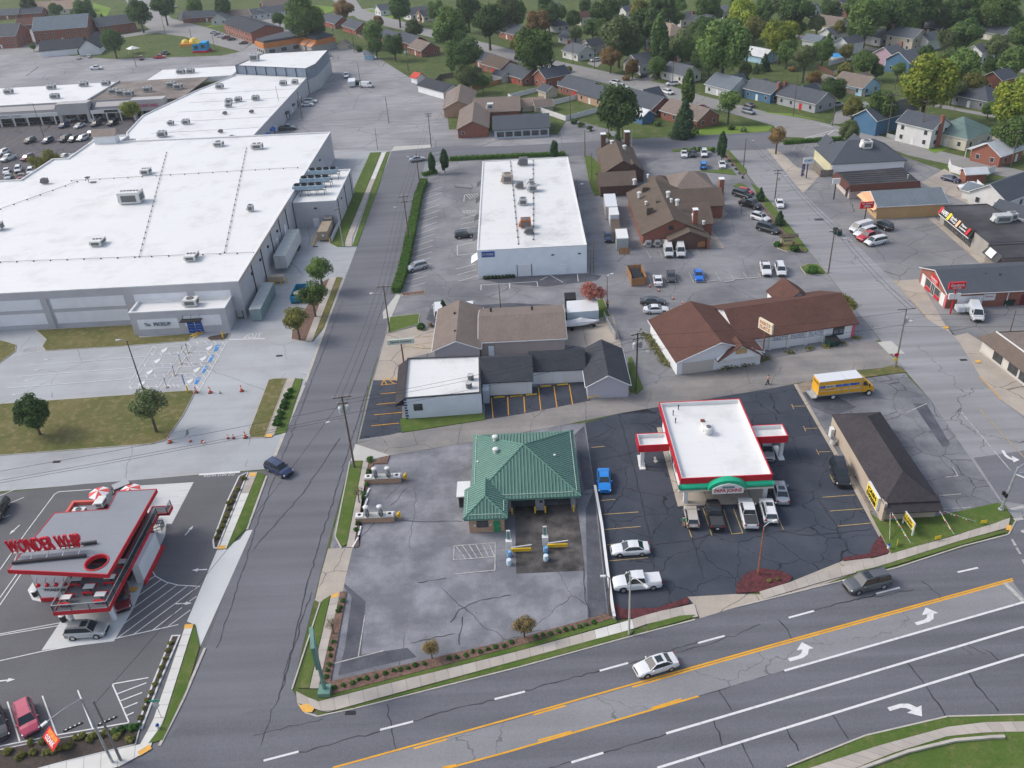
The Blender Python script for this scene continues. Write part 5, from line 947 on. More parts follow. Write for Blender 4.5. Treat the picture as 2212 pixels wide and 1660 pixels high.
for i,(cx_,cy_)in enumerate((q(2,2,20,1440),q(2,2,320,1405))):
 p=P(cx_,cy_);nm=('left','right')[i]
 t=thing('pay_station',nm+' pay station in front of the wash bays with tall sign','pay station',(p.x,p.y,0),0,'pay stations at the wash bays')
 part('kiosk',MB().box(0,.3,0,.8,.6,1.4),M_white,t,local=True);part('sign_board',MB().box(0,.5,1.4,.5,.12,1.5),M_white,t,local=True);part('sign_face',MB().box(0,.42,1.5,.36,.03,1.2),M_green,t,local=True)
 part('barrier_arm',MB().tube((.3,-.6,1.0),(2.9,-.35,1.1),.07,n=6),M_white,t,local=True);part('kerb_rail',MB().box(1.5,-.5,.25,2.6,.22,.45),M_yellow,t,local=True)
 solo('barrel',MB().lathe(p.x,p.y-1.1,[(.3,0),(.33,.4),(.3,.85),(.01,.86)],12),mat('barrel_blue',(.02,.22,.5),(.3,.45,.6),3),nm+' blue drum beside the pay station arm','drum','drums at the pay stations');solo('barrel',MB().lathe(p.x-.05,p.y-2.6,[(.3,0),(.33,.4),(.3,.85),(.01,.86)],12),mat('barrel_pale',(.45,.6,.7),(.6,.68,.72),3),nm+' pale drum nearest the road at the wash bays','drum','drums at the pay stations')
# white barrier wall between the lots
wp=[P(1285,1056),P(1300,1140),P(1311,1231),P(1323,1318),P(1327,1340)]
wl=thing('boundary_wall','narrow white topped wall between the car wash and the pizza shop','wall',tuple(wp[0]));A_=[Vector(p.xy)-V(.12,0)for p in wp];B_=[Vector(p.xy)+V(.12,0)for p in wp]
part('wall',MB().prism(A_+B_[::-1],0,.55),M_conc,wl);part('cap',MB().prism([p-V(.05,0)for p in A_]+[p+V(.05,0)for p in B_[::-1]],.56,.66),M_white,wl)
# pizza shop
pz=thing('pizza_shop','pizza shop with white flat roof, red fascia, side canopies and green awning','building',(25.5,98.5,0))
PX0,PX1,PY0,PY1=19.5,31.6,89.75,108.3
part('roof',MB().prism(rect(PX0+.2,PY0+.2,PX1-.2,PY1-.2),3.3,3.85),M_wroof,pz);part('fascia',MB().ring(rect(PX0,PY0,PX1,PY1),.16,3.55,4.5),M_red,pz);part('parapet_inner',MB().ring(rect(PX0+.165,PY0+.165,PX1-.165,PY1-.165),.12,3.6,4.46),M_white,pz)
part('soffit',MB().prism(rect(PX0+.3,PY0+.3,PX1-.3,93),3.1,3.28),M_white,pz);part('wall',MB().prism(rect(20.1,93.2,31.0,107.8),0,3.28),M_wallw,pz)
a,b=(20.1,93.2),(31.0,93.2)
for u0,u1 in((.5,4.2),(6.6,10.3)):window(pz,a,b,u0,u1,.9,2.4,M_white,bars=3)
d_=face(pz,a,b,4.5,6.4,.05,2.4,M_dark,.08,'door');[face(d_,a,b,4.6+i*.9,5.4+i*.9,.2,2.3,M_pane,.03,'pane',proud=.1)for i in(0,1)]
for y in(96,100,104):window(pz,(20.1,107.8),(20.1,93.2),107.8-y-1,107.8-y+.6,1,2.2)
window(pz,(20.1,107.8),(20.1,93.2),8.2,9.8,.6,2.3,M_red)
for x,y in((20.4,90.2),(31.1,90.5)):part('column',MB().box(x,y,0,.55,.55,3.1),M_white,pz)
part('front_walk',MB().prism(rect(19.6,89.4,31.4,93.1),0,.14),M_tan,pz);part('side_walk',MB().prism(rect(19.3,89.4,20.0,108),0,.12),M_tan,pz)
M_teal=mat('green_awning',(.01,.36,.20),(.012,.32,.18),.8,.35)
aw=MB();pr=[(0.0,-.62),(-.35,-.52),(-.6,-.25),(-.66,.05),(-.5,.38),(-.2,.55),(0,.58)];vs=[]
for x in(PX0-.25,PX0+.25,PX1-.25,PX1+.25):
 k=.75 if x in(PX0-.25,PX1+.25)else 1;vs+=[(x,PY0-.02+y*k*.8,3.18+z*k*.72)for y,z in pr]
n=len(pr);aw.add(vs,[(i*n+j,i*n+j+1,(i+1)*n+j+1,(i+1)*n+j)for i in range(3)for j in range(n-1)]+[tuple(range(n)),tuple(range(4*n-1,3*n-1,-1))]);part('awning',aw,M_teal,pz,smooth=True)
part('awning_trim',MB().box((PX0+PX1)/2,PY0-.2,2.5,PX1-PX0+.5,.35,.25),mat('cream_trim',(.62,.58,.5)),pz)
ar=MB();ac=V(25.6,0);n=14;o_=[];i_=[]
for k in range(n+1):
 t_=math.pi*k/n;o_.append((ac.x-2.55*math.cos(t_),3.1+1.45*math.sin(t_)));
arc=[(x,PY0-.95,z)for x,z in o_];arb=[(x,PY0+.1,z)for x,z in o_];m_=len(arc);ar.add(arc+arb,[(j,j+1,m_+j+1,m_+j)for j in range(m_-1)]+[tuple(range(m_-1,-1,-1))]);part('arch',ar,M_teal,pz,smooth=False)
sg=MB();sp_=[(-2.05,2.55),(2.05,2.55),(2.05,3.35),(1.7,3.6),(1.0,3.95),(0,4.15),(-1.0,3.95),(-1.7,3.6),(-2.05,3.35)];k=len(sp_);fr_=[(25.6+x,PY0-1.12,z)for x,z in sp_];bk=[(25.6+x,PY0-.96,z)for x,z in sp_];sg.add(fr_+bk,[tuple(range(k)),tuple(range(2*k-1,k-1,-1))]+[(j,k+j,k+(j+1)%k,(j+1)%k)for j in range(k)]);so=part('sign',sg,M_white,pz)
M_pred=mat('pizza_red',(.48,.02,.03))
text(so,'PAPA JOHNS',(25.6,PY0-1.12,3.02),(1,0,0),(0,0,1),3.6,.72,M_pred,bold=.03);part('sign_tab',MB().box(25.6,PY0-1.17,3.5,1.6,.06,.3),M_ink,so)
for cx0,cx1,cy0,cy1,col,lb in((15.1,19.45,98.2,101.2,15.75,'left'),(31.65,36.3,98.9,101.9,35.7,'right')):
 part('canopy_roof',MB().prism(rect(cx0+.17,cy0+.17,cx1-.05,cy1-.17),2.9,3.35),M_wroof_d,pz);part('canopy_fascia',MB().ring(rect(cx0,cy0,cx1,cy1),.15,2.85,4.0),M_red,pz);part('canopy_inner',MB().ring(rect(cx0+.16,cy0+.16,cx1-.16,cy1-.16),.1,3.2,3.97),M_white,pz)
 part('canopy_column',MB().box(col,cy0+.5,.15,.5,.5,2.7),M_white,pz)
 isl=MB();isl.prism([(col-.4,cy0-.4),(col+.4,cy0-.4),(col+.45,cy0+.5),(col+.35,cy1),(col-.35,cy1),(col-.45,cy0+.5)],0,.16);part('kerb_island',isl,M_white,pz)
rv=thing('rooftop_unit','white exhaust fan and duct on the pizza shop roof','rooftop unit',(25.2,101,3.85));part('duct',MB().box(0,.9,0,.9,1.6,.8),M_hvac_w,rv,local=True);part('fan',MB().lathe(.1,-.5,[(.5,.2),(.62,.7),(.62,1.1),(.4,1.25),(.01,1.3)],14),M_hvac_w,rv,local=True);part('motor',MB().lathe(.1,-.5,[(.34,1.26),(.3,1.4),(.01,1.4)],12),M_grille,rv,local=True);part('rust_cap',MB().box(-.3,1.6,.8,.6,.5,.2),mat('rust',(.2,.06,.04)),rv,local=True)
for i,(x,y)in enumerate(((21.2,105.6),(21.2,103.6),(22.2,107))):vent(x,y,3.85,.1,.9,('rear pipe at the left of the pizza shop roof','front pipe at the left of the pizza shop roof','short pipe at the rear corner of the pizza shop roof')[i],M_dark)
# cash shop
cs=thing('loan_shop','tan loan shop with long brown black hip roof beside the corner lawn','building',(48.1,94.9,0))
part('wall',MB().prism(rect(44.75,85.6,51.5,105),0,2.75),M_tanwall,cs);gable('','',(48.15,95.1),90,20.2,6.9,2.75,4.7,M_tanwall,S_char,.12,root=cs,hip=True,hipx=6.4)
mb=MB();mb.slab([(44.7,83.9,2.05),(51.9,83.9,2.05),(51.75,85.8,3.15),(44.7,85.8,3.15)],.15);mb.slab([(51.9,83.9,2.06),(51.9,88,2.06),(51.5,88,3.0),(51.6,85.8,3.16)],.12);part('awning_roof',mb,S_char,cs)
part('wing_wall',MB().prism(rect(44.6,84.6,44.95,85.7),0,3.0),M_tanwall,cs)
a,b=(44.75,85.6),(51.5,85.6);M_sy=mat('sign_yellow',(.80,.60,.02),(.74,.55,.02),.8,.45);M_sred=mat('sign_red',(.55,.01,.015))
for u0,u1,s_,w_ in((.9,2.7,'Payday Loans',1.6),(4.4,6.1,'Check Cashing',1.55)):
 f_=window(cs,a,b,u0,u1,.55,2.1,M_white,bars=1);p_=face(f_,a,b,u0+.02,u1-.02,.6,1.55,M_sy,.05,'window_sign',proud=.12);signtext(f_,a,b,(u0+u1)/2,1.08,w_,.42,s_,M_sred,.18,bold=.02)
d_=face(cs,a,b,3.1,3.9,.05,2.1,M_white,.08,'door');face(d_,a,b,3.18,3.82,.2,2.0,M_pane,.04,'pane',proud=.1)
part('base_rail',MB().box(48.1,85.35,.42,6.4,.12,.1),M_white,cs);part('front_walk',MB().prism(rect(44.8,83.4,52.5,85.2),0,.1),M_tan,cs)
a,b=(44.75,105),(44.75,85.6);st=face(cs,a,b,15.5,19.2,.9,2.9,M_white,.5,'wall_sign');sy=face(st,a,b,15.65,19.05,1.02,2.78,M_sy,.04,'sign_face',proud=.52)
M_blk=mat('sign_black',(.012,.012,.012));signtext(st,a,b,17.35,2.35,2.7,.6,'CASH',M_blk,.57,bold=.03);signtext(st,a,b,17.35,1.5,3.0,.62,'EXPRESS',M_blk,.57,bold=.03)
for u in(6,9):face(cs,a,b,u+3,u+4.2,1.7,1.9,M_white if u==9 else M_dark,.04,'vent')
fs_=thing('lawn_sign','yellow and white two post sign standing on the corner lawn','sign',(46.5,80.2,0));A0,B0=P(*q(2,3,1205,1220)),P(*q(2,3,1282,1325));dd=(A0-B0).normalized()
for p_ in(A0,B0):part('post',MB().box(p_.x,p_.y,0,.16,.16,2.1),M_white,fs_)
cc=(A0+B0)/2;xd=(B0-A0).normalized();part('board',MB().obox((cc.x,cc.y,1.5),xd,(0,0,1),(B0-A0).length,1.3,.14),M_white,fs_);nd=xd.cross(V(0,0,1));part('sign_face',MB().obox(V(cc.x,cc.y,1.5)+nd*.075,xd,(0,0,1),(B0-A0).length-.2,1.12,.02),M_sy,fs_)
text(fs_,'CASH',V(cc.x,cc.y,1.8)+nd*.08,xd,(0,0,1),(B0-A0).length*.62,.42,M_blk,bold=.03);text(fs_,'EXPRESS',V(cc.x,cc.y,1.25)+nd*.08,xd,(0,0,1),(B0-A0).length*.75,.46,M_blk,bold=.03)
t=thing('air_conditioner','round white condenser behind the loan shop','condenser',tuple(P(*q(2,3,625,560))));part('drum',MB().lathe(0,0,[(.42,.05),(.42,1.0)],16),M_hvac_w,t,local=True);part('top',MB().lathe(0,0,[(.44,1.0),(.44,1.08),(.3,1.08),(.28,1.02),(.01,1.02)],16),M_grille,t,local=True)
solo('utility_box',MB().box(44.3,103.6,0,.5,.9,1.6),M_white,'white electrical cabinet on the rear of the loan shop side wall','cabinet')
for i,(c0,c1)in enumerate(((q(2,3,1065,1150),q(2,3,1098,1360)),(q(2,3,1085,1125),q(2,3,1275,1385)),(q(2,3,1510,1040),q(2,3,1635,1310)),(q(2,3,1525,1030),q(2,3,1820,1205)))):
 e0=V((45.2,45.4,51.4,51.6)[i],84.0,2.1);e1=P(*c1,.1);t=thing('pennant_string',('leftmost','second','third','rightmost')[i]+' string of small coloured pennants staked into the corner lawn','pennants',tuple(e1),0,'pennant strings of the loan shop')
 part('cord',MB().tube(e0,e1,.02,n=4),M_white,t);n=12
 for k in range(n):
  c=e0.lerp(e1,(k+.5)/n);mb=MB();mb.obox(c-V(0,0,.12),(e1-e0),(0,0,1),.22,.24,.015);part('pennant',mb,(M_white,M_sred,M_teal,M_sy)[k%4],t)
for i,(x,y)in enumerate((q(2,3,1155,1400),q(2,3,1492,1358),q(2,3,1872,1228))):
 p=P(x,y,.1);t=thing('yard_sign',('tilted yellow yard sign near the red planting bed','small yellow yard sign in the middle of the corner lawn','yellow yard sign nearest the traffic signal')[i],'yard sign',tuple(p),R_((60,10,5)[i]),'yellow yard signs');part('board',MB().box(0,0,.25,.8,.03,.5),M_sy,t,local=True);part('wire',MB().tube((-.2,0,0),(-.2,0,.3),.015,n=4).tube((.2,0,0),(.2,0,.3),.015,n=4),M_dark,t,local=True)
# drive-in restaurant
dw=thing('drive_in_restaurant','red and white drive in restaurant with grey canopy roof and upper dining deck','restaurant',(-56,81,0))
from mathutils.geometry import tessellate_polygon
RO=[(-62.3,75.4),(-49.9,73.9),(-49.6,89.5),(-54.7,89.4),(-54.5,85.8),(-61.3,85.5)];hc=V(-52.0,75.95);HO=[(hc.x+1.25*math.cos(i*math.pi/9),hc.y+1.3*math.sin(i*math.pi/9))for i in range(18)]
tri=tessellate_polygon([[V(x,y,0)for x,y in RO],[V(x,y,0)for x,y in HO[::-1]]]);mb=MB();allp=RO+HO[::-1];mb.add([(x,y,7.0)for x,y in allp]+[(x,y,6.7)for x,y in allp],[tuple(t_)for t_ in tri]+[tuple(i+len(allp)for i in reversed(t_))for t_ in tri])
part('canopy_roof',mb,M_groof,dw);part('canopy_fascia',MB().ring(inset(ccw(RO),-.1),.1,6.45,7.05),M_red,dw)
mb=MB();k=len(HO);mb.add([(x,y,z)for z in(6.5,7.1)for x,y in HO]+[(hc.x+(x-hc.x)*1.12,hc.y+(y-hc.y)*1.12,z)for z in(6.5,7.1)for x,y in HO],[(i,(i+1)%k,k+(i+1)%k,k+i)for i in range(k)]+[(2*k+i,2*k+(i+1)%k,3*k+(i+1)%k,3*k+i)for i in range(k)]+[(k+i,k+(i+1)%k,3*k+(i+1)%k,3*k+i)for i in range(k)]);part('round_opening',mb,M_red,dw)
part('wall',MB().prism([(-61.4,77.2),(-56.6,76.9),(-56.6,90),(-61.4,90)],0,4.6),M_wallw,dw);part('upper_wall',MB().prism([(-60.8,77.4),(-55.6,77.0),(-55.6,85.2),(-60.8,85.2)],4.62,6.65),M_wallw,dw)
part('back_room',MB().prism(rect(-56.5,80,-51.6,89.2),0,6.6),M_glass,dw);part('rear_coping',MB().ring(rect(-61.5,85.6,-55.2,90.1),.35,4.55,5.3),mat('coral_coping',(.62,.12,.1)),dw);part('rear_roof',MB().prism(rect(-61.2,85.8,-55.4,89.8),4.62,4.75),M_groof,dw)
hvac(-59.5,87.6,4.76,1.6,1.0,.7,'white rooftop unit behind the coral parapet of the drive in',M_hvac_w,0,1);hvac(-55.8,87.0,6.8,1.0,1.6,.6,'white unit beside the canopy roof of the drive in',M_hvac_w,0,0)
DK=[(-56.5,71.6),(-50.0,71.9),(-50.0,88.9),(-48.6,88.9),(-48.6,90.4),(-51.4,90.4),(-51.4,79.8),(-56.5,79.8)]
part('deck',MB().prism(inset(DK,.12),3.05,3.4),mat('deck_grey',(.17,.18,.2),(.14,.15,.165),.6),dw);part('deck_fascia',MB().ring(DK,.11,3.0,3.5),M_red,dw)
part('wall_band',MB().box(-59,77.0,.05,4.9,.08,.55),M_red,dw)
for x,y in((-56.0,73.4),(-51.0,73.6),(-50.8,81)):part('deck_column',MB().lathe(x,y,[(.32,0),(.32,3.0)],14),M_wallw,dw)
part('menu_wall',MB().prism(rect(-50.4,79.5,-49.4,85.5),0,3.0),M_wallw,dw);part('menu_band',MB().prism(rect(-49.38,79.2,-49.1,86),0,.5),M_red,dw)
for a_,b_ in(((-56.4,71.7),(-50.1,72.0)),((-50.1,72.0),(-50.1,88.7)),((-56.4,71.7),(-56.4,76.9)),((-50.1,88.7),(-48.7,88.7)),((-48.7,88.7),(-48.7,90.3))):
 a_,b_=Vector(a_),Vector(b_);L=(b_-a_).length;rl=part('railing',MB().tube((a_.x,a_.y,4.55),(b_.x,b_.y,4.55),.06,n=5).tube((a_.x,a_.y,3.6),(b_.x,b_.y,3.6),.04,n=4),M_steel,dw)
 n=max(1,int(L/2));pm=MB();[pm.tube((c.x,c.y,3.4),(c.x,c.y,4.55),.05,n=4)for c in(a_.lerp(b_,i/n)for i in range(n+1))];part('post',pm,M_dark,rl)
 n=int(L/.14);pm=MB();[pm.box(c.x,c.y,3.6,.025,.025,.95)for c in(a_.lerp(b_,i/n)for i in range(1,n))];part('picket',pm,M_dark,rl,kind='stuff')
for c0,c1 in(((-62.2,76.3),(-53.6,77.0)),((-57.2,78.8),(-53.6,79.3))):part('sign_beam',MB().obox(((c0[0]+c1[0])/2,(c0[1]+c1[1])/2,7.25),(c1[0]-c0[0],c1[1]-c0[1],0),(0,0,1),8.6 if c0[0]<-60 else 4.2,.35,.3),M_dark,dw)
part('sign_rail',MB().tube((-62.6,77.6,7.6),(-54.4,78.3,7.6),.1,n=6),M_white,dw)
for i in range(5):x=-62+i*1.85;part('sign_strut',MB().tube((x,76.4+i*.15,7.3),(x,77.7+i*.15,7.7),.05,n=4).tube((x,77.7+i*.15,7.6),(x,77.75+i*.15,9.0),.05,n=4),M_white,dw)
text(dw,'WONDER WHIP',(-58.5,77.9,8.75),(8.2,.7,0),(0,0,1),8.6,2.0,mat('neon_red',(.6,.01,.03),rough=.35),'roof_letters',ext=.3,bold=.015)
a,b=(-61.4,77.2),(-56.6,76.9);text(dw,'WONDERBURGER',(-58.4,76.95,1.9),(4.8,-.3,0),(0,0,1),4.4,.5,M_blk,bold=.015);text(dw,'HOME OF THE',(-59.3,77.0,2.5),(4.8,-.3,0),(0,0,1),1.5,.2,M_ink)
for i in range(4):
 x=-60.6+i*1.1;s_=part('wall_lamp',MB().lathe(x,76.55,[(.3,3.1),(.22,3.35),(.05,3.45)],10),M_red,dw);part('arm',MB().path([(x,76.55,3.45),(x,76.5,3.9),(x,76.95,4.0)],.03,4),M_dark,s_)
def zw(x,y):return(x*.1302,1123.7+y*.1302)
tb_pos=[zw(1270,965),zw(1475,1095),zw(1820,935),zw(1660,1225),zw(1085,1275),zw(2000,680)]
for i,c in enumerate(tb_pos):
 p=P(*c,4.2);t=thing('picnic_table',('white table with red benches at the rear left of the deck','white table with red benches in the middle of the deck','white table with red benches under the canopy edge','white table with red benches at the front right railing','white table with red benches at the front left railing','white table with red benches along the side gallery')[i],'picnic table',(p.x,p.y,3.4),0,'tables on the dining deck')
 part('tabletop',MB().box(0,0,.74,1.25,.75,.06),M_white,t,local=True);part('pedestal',MB().tube((0,0,0),(0,0,.74),.08),M_dark,t,local=True)
 for s_ in(-1,1):
  bn=part('bench',MB().box(0,s_*.72,.42,1.25,.3,.06),M_red,t,local=True)
  for e in(-1,1):part('leg',MB().box(e*.5,s_*.72,0,.08,.26,.42),M_red,bn,local=True)
for i,c in enumerate((zj_ for zj_ in((144+.1042*660,994+.1042*660),(144+.1042*1310,994+.1042*600)))):
 p=P(*c,2.35);t=thing('parasol',('left','right')[i]+' red and white parasol beside the drive in lane','parasol',(p.x,p.y,0),0,'parasols behind the drive in');part('pole',MB().tube((0,0,0),(0,0,2.5),.04,n=6),M_white,t,local=True)
 for k in range(8):
  t0,t1=k*math.pi/4,(k+1)*math.pi/4;mb=MB();mb.add([(0,0,2.6),(1.45*math.cos(t0),1.45*math.sin(t0),2.15),(1.45*math.cos(t1),1.45*math.sin(t1),2.15),(0,0,2.56),(1.45*math.cos(t0),1.45*math.sin(t0),2.1),(1.45*math.cos(t1),1.45*math.sin(t1),2.1)],[(0,1,2),(3,5,4),(1,4,5,2)]);part('canopy_panel',mb,M_white if k%2 else mat('coral_cloth',(.62,.08,.08)),t,local=True)
for i,(c,s_)in enumerate(((q(2,0,1240,1450),1.0),(q(2,0,1258,1195),.9),(q(2,0,1285,1200),.55))):
 p=P(*c);t=thing('planter',('large round white planter beside the drive in walkway','wide white planter by the deck balcony','tall white planter with a dark plant')[i],'planter',(p.x,p.y,.03));part('pot',MB().lathe(0,0,[(.55*s_,0),(.8*s_,.5*s_),(.75*s_,1.0),(.6*s_,1.0),(.55*s_,.8)],16),M_white,t,local=True,smooth=True)
 if i!=1:part('plant',MB().blob((0,0,1.15),.5*s_,.45,7,5,.3),mat('dark_leaf',(.03,.06,.025)),t,local=True)
rr=thing('ramp_railing','dark metal railing around the drive in ramp','railing',tuple(P(*q(2,0,1330,1280))));rp=[P(*q(2,0,x,y))for x,y in((1160,1345),(1345,1290),(1365,1235),(1290,1245))]
for z in(.5,1.0):part('rail',MB().path([p+V(0,0,z)for p in rp],.045),M_dark,rr)
for k in range(3):
 for j in range(5):c=rp[k].lerp(rp[k+1],j/5);part('post',MB().tube(c,c+V(0,0,1),.035,n=4),M_dark,rr)
for i,c in enumerate((q(3,0,300,235),q(3,0,532,440))):
 p=P(*c);t=thing('trash_can',('dark ringed bin at the foot of the white drive in wall','dark ringed bin under the dining deck')[i],'bin',(p.x,p.y,0),0,'bins at the drive in');part('body',MB().lathe(0,0,[(.32,0),(.36,.95)],14),M_black,t,local=True);part('rim',MB().lathe(0,0,[(.38,.95),(.38,1.05),(.2,1.08),(.01,1.08)],14),M_steel,t,local=True)
part('entry_kerb',MB().prism([P(*q(3,0,x,y)).xy for x,y in((232,190),(275,125),(300,175),(345,285),(270,270))],0,.14),M_conc_new,dw)
# shops along the side street
M_suntint=mat('sun_tinted_white_wall',(.58,.55,.36),(.54,.5,.33),.5);M_pinkw=mat('pale_pink_wall',(.55,.47,.44),(.5,.43,.4),.5);M_ochre=mat('ochre_wall',(.50,.32,.155),(.45,.29,.14),.5)
bo=thing('pub','dark hip roofed pub with white side wall, roof unit and fenced patio','building',(90.6,227,0));gable('','',(90.6,225.4),0,18.6,14.4,3.1,6.6,M_wallw,S_mid,.45,root=bo,hip=True,hipx=3.4)
gable('','',(85.4,234),90,5,4,3,5.2,M_wallw,S_mid,.3,root=bo);gable('','',(93,234),90,5,4,3,5.0,M_wallw,S_mid,.3,root=bo)
part('sun_tinted_wall',MB().box(81.22,225.4,0,.12,13.6,2.9),M_suntint,bo);hvac(91.2,223,5.2,2.4,2.4,1.7,'white boxed unit standing on the pub roof',M_hvac_w,0,1)  # west wall plate: warm sunlight painted over the white wall as pale yellow
pf=thing('patio_fence','weathered board fence around the pub patio','fence',(79,217,0));fp=[P(*q(0,3,x,y))for x,y in((455,1400),(520,1470),(625,1465))]
def board_fence(par,pts,h,m,w=.3,t=.05,name='board',maxn=400):
 for a_,b_ in zip(pts[:-1],pts[1:]):
  a_,b_=Vector(a_[:2]),Vector(b_[:2]);L=(b_-a_).length;n=max(1,int(L/w));d=(b_-a_)/n
  for i in range(n):c=a_+d*(i+.5);part(name,MB().box(c.x,c.y,.03,d.length-.03,t,h+rnd.uniform(-.03,.03),math.atan2(d.y,d.x)),m,par)
board_fence(pf,fp,1.8,M_fence,.45)
bm=flat('salon','pale pink shop with brown mansard edge and dark ribbed flat roof',[(79.9,200.6),(96.3,201.1),(96.5,211.5),(79.9,210.4)],3.4,M_pinkw,M_droof,.05,.2,cap=M_dark)
S_maroon=shingle_mat('maroon_shingle',(.11,.05,.042),(.08,.038,.032))
mb=MB()
for p0,p1,nx,ny in(((79.6,200.4),(96.6,200.9),0,-1),((79.7,210.6),(79.7,200.4),-1,0)):
 mb.slab([(p0[0],p0[1],3.55),(p1[0],p1[1],3.55),(p1[0]+nx*.9,p1[1]+ny*.9,2.3),(p0[0]+nx*.9,p0[1]+ny*.9,2.3)],.1)
part('mansard',mb,S_maroon,bm);door(bm,(79.9,210.4),(79.9,200.6),7.5,8.8,2.2,M_dark);window(bm,(79.9,210.4),(79.9,200.6),2.5,3.6,1.2,2.0);face(bm,(79.9,200.6),(96.3,201.1),3.6,5.4,.2,2.1,M_dark,.06,'window')
for i in range(6):part('roof_batten',MB().box(88.2,202.2+i*1.5,3.4,16,.12,.08),M_dark,bm)
vent(94.6,203.3,3.35,.25,1.1,'silver flue on the salon roof',M_steel)
yl=thing('yellow_shop','ochre walled shop with grey shingle roof and sun tinted peach gable','building',(89,191.6,0));gable('','',(89.2,191.6),0,15.6,9.6,3.0,4.9,M_ochre,S_blue,.3,root=yl,trim=M_wallw)
mb=MB();M_peach=mat('sun_tint_and_sign_peach',(.72,.42,.25),(.66,.38,.22),.8);mb.add([(81.0,196.9,2.7),(81.0,186.3,2.7),(81.0,191.6,5.0),(80.2,196.9,2.3),(80.2,186.3,2.3)],[(0,1,2),(0,3,4,1)]);part('sun_tinted_gable',mb,M_peach,yl)  # west gable: warm sunlight painted in as peach, against the darker ochre walls
for u in(1.2,6.2):window(yl,(81.35,196.4),(81.35,186.8),u,u+1.8,.9,2.1,M_white,bars=2)
vp=flat('smoke_shop','long charcoal flat roofed shop with white lettered mansard facade',[(94.3,161.8),(108,161.6),(104,183.2),(94.3,183.2)],3.8,mat('greige_wall',(.33,.31,.285),(.29,.275,.25),.4),M_droof,.1,.2,cap=M_dark)
mb=MB();mb.slab([(94.35,181.5,4.3),(94.35,168,4.3),(93.2,167.6,2.5),(93.2,182,2.5)],.12);mb.add([(94.3,168,2.6),(94.3,168,4.3),(93.2,167.6,2.5)],[(0,1,2)]);part('mansard',mb,M_black,vp);part('white_rail',MB().box(93.15,174.8,2.38,.12,14.4,.12),M_white,vp)
for i in range(5):window(vp,(94.3,183.2),(94.3,161.8),2.2+i*2.6,4.6+i*2.6,.2,2.3,M_dark)
sd_=V(0,-1,0);su=V(.53,0,.85);fpos=lambda y,k:V(93.2+.6*k*1.15-.08,y,2.5+1.8*k)
for y,w_,s_,k in((180.0,3.0,'VAPES',.5),(175.7,2.6,'Smoke',.68),(175.7,2.6,'Shop',.34),(171.2,2.6,'Vapor',.68),(171.2,2.8,'Lounge',.34)):text(vp,s_,fpos(y,k),sd_,su,w_,.55 if k!=.5 else 1.0,M_white,bold=.03)
for y,m_ in((181.9,M_pred),(177.8,M_sy),(173.6,M_peach),(169,M_pred)):part('sign_panel',MB().obox(fpos(y,.5),sd_,su,.9,1.5,.06),m_,vp)
hvac(102,172.5,3.75,3.4,2.0,1.4,'long silver rooftop unit on the charcoal roof',M_hvac,0,0);hvac(104.6,173.5,3.75,1.6,1.8,1.3,'square silver unit behind the long one on the charcoal roof',M_hvac,0,1)
v2=flat('corner_salon','dark roofed lower shop with slanted awning and white poster',[(93.9,155.2),(108,155),(108,161.55),(94.2,161.75)],3.4,mat('grey_brick',(.22,.19,.17)),M_droof,.05,.15,cap=M_dark)
mb=MB();mb.slab([(94.0,160.8,3.7),(94.0,155.4,3.7),(92.9,155.2,2.3),(92.9,161,2.3)],.12);part('mansard',mb,M_dark,v2);part('poster',MB().obox((93.3,158.6,3.1),sd_,su,2.6,1.5,.06),M_white,v2)
gd_=thing('liquor_store','brick store with dark grey gable roof, red trim and shop windows','building',(87,147.7,0));gable('','',(89.6,147.7),0,24,11.6,3.0,5.0,M_brick,S_mid,.3,root=gd_,trim=M_white)
a,b=(77.6,153.5),(77.6,141.9)
for u0,u1 in((1.0,2.6),(9.2,10.9)):face(gd_,a,b,u0,u1,.05,2.3,M_white,.1,'shutter')
for u0,u1 in((2.9,5.0),(6.7,8.8)):f_=window(gd_,a,b,u0,u1,.8,2.3,M_white);face(gd_,a,b,u0,u1,.1,.75,M_red,.08,'red_panel')
face(gd_,a,b,5.1,6.6,.05,2.4,M_white,.08,'door');face(gd_,a,b,5.2,5.8,.2,2.3,M_pane,.1,'pane');face(gd_,a,b,5.9,6.5,.2,2.3,M_pane,.1,'pane');rs_=face(gd_,a,b,4.4,7.6,2.6,3.9,M_red,.15,'wall_sign');signtext(rs_,a,b,6.0,3.4,2.6,.5,"Gordon's",M_white,.2,bold=.02);signtext(rs_,a,b,6.0,2.9,2.0,.28,'PACKAGE',M_white,.2);face(gd_,a,b,11.1,11.6,.1,2.9,mat('pink_corner',(.6,.12,.15)),.1,'corner_board')
a,b=(77.6,141.9),(101.6,141.9);face(gd_,a,b,2.0,6.6,.1,2.4,M_wallw,.05,'painted_panel');bn_=face(gd_,a,b,6.7,8.8,1.3,2.6,M_white,.06,'banner');signtext(bn_,a,b,7.75,2.15,1.5,.35,'Bowers',mat('maroon_ink',(.35,.05,.12)),.12);part('drain_pipe',MB().tube((88.6,141.7,0),(88.6,141.7,2.9),.08),M_white,gd_);door(gd_,a,b,13.6,14.6,2.1,mat('maroon_door',(.14,.02,.03)))
for x,y in((86,146.2),(88.4,145.6),(82,147.9),(91,147.9)):part('vent_stack',MB().tube((x,y,3.6),(x,y,4.8),.14),M_dark,gd_)
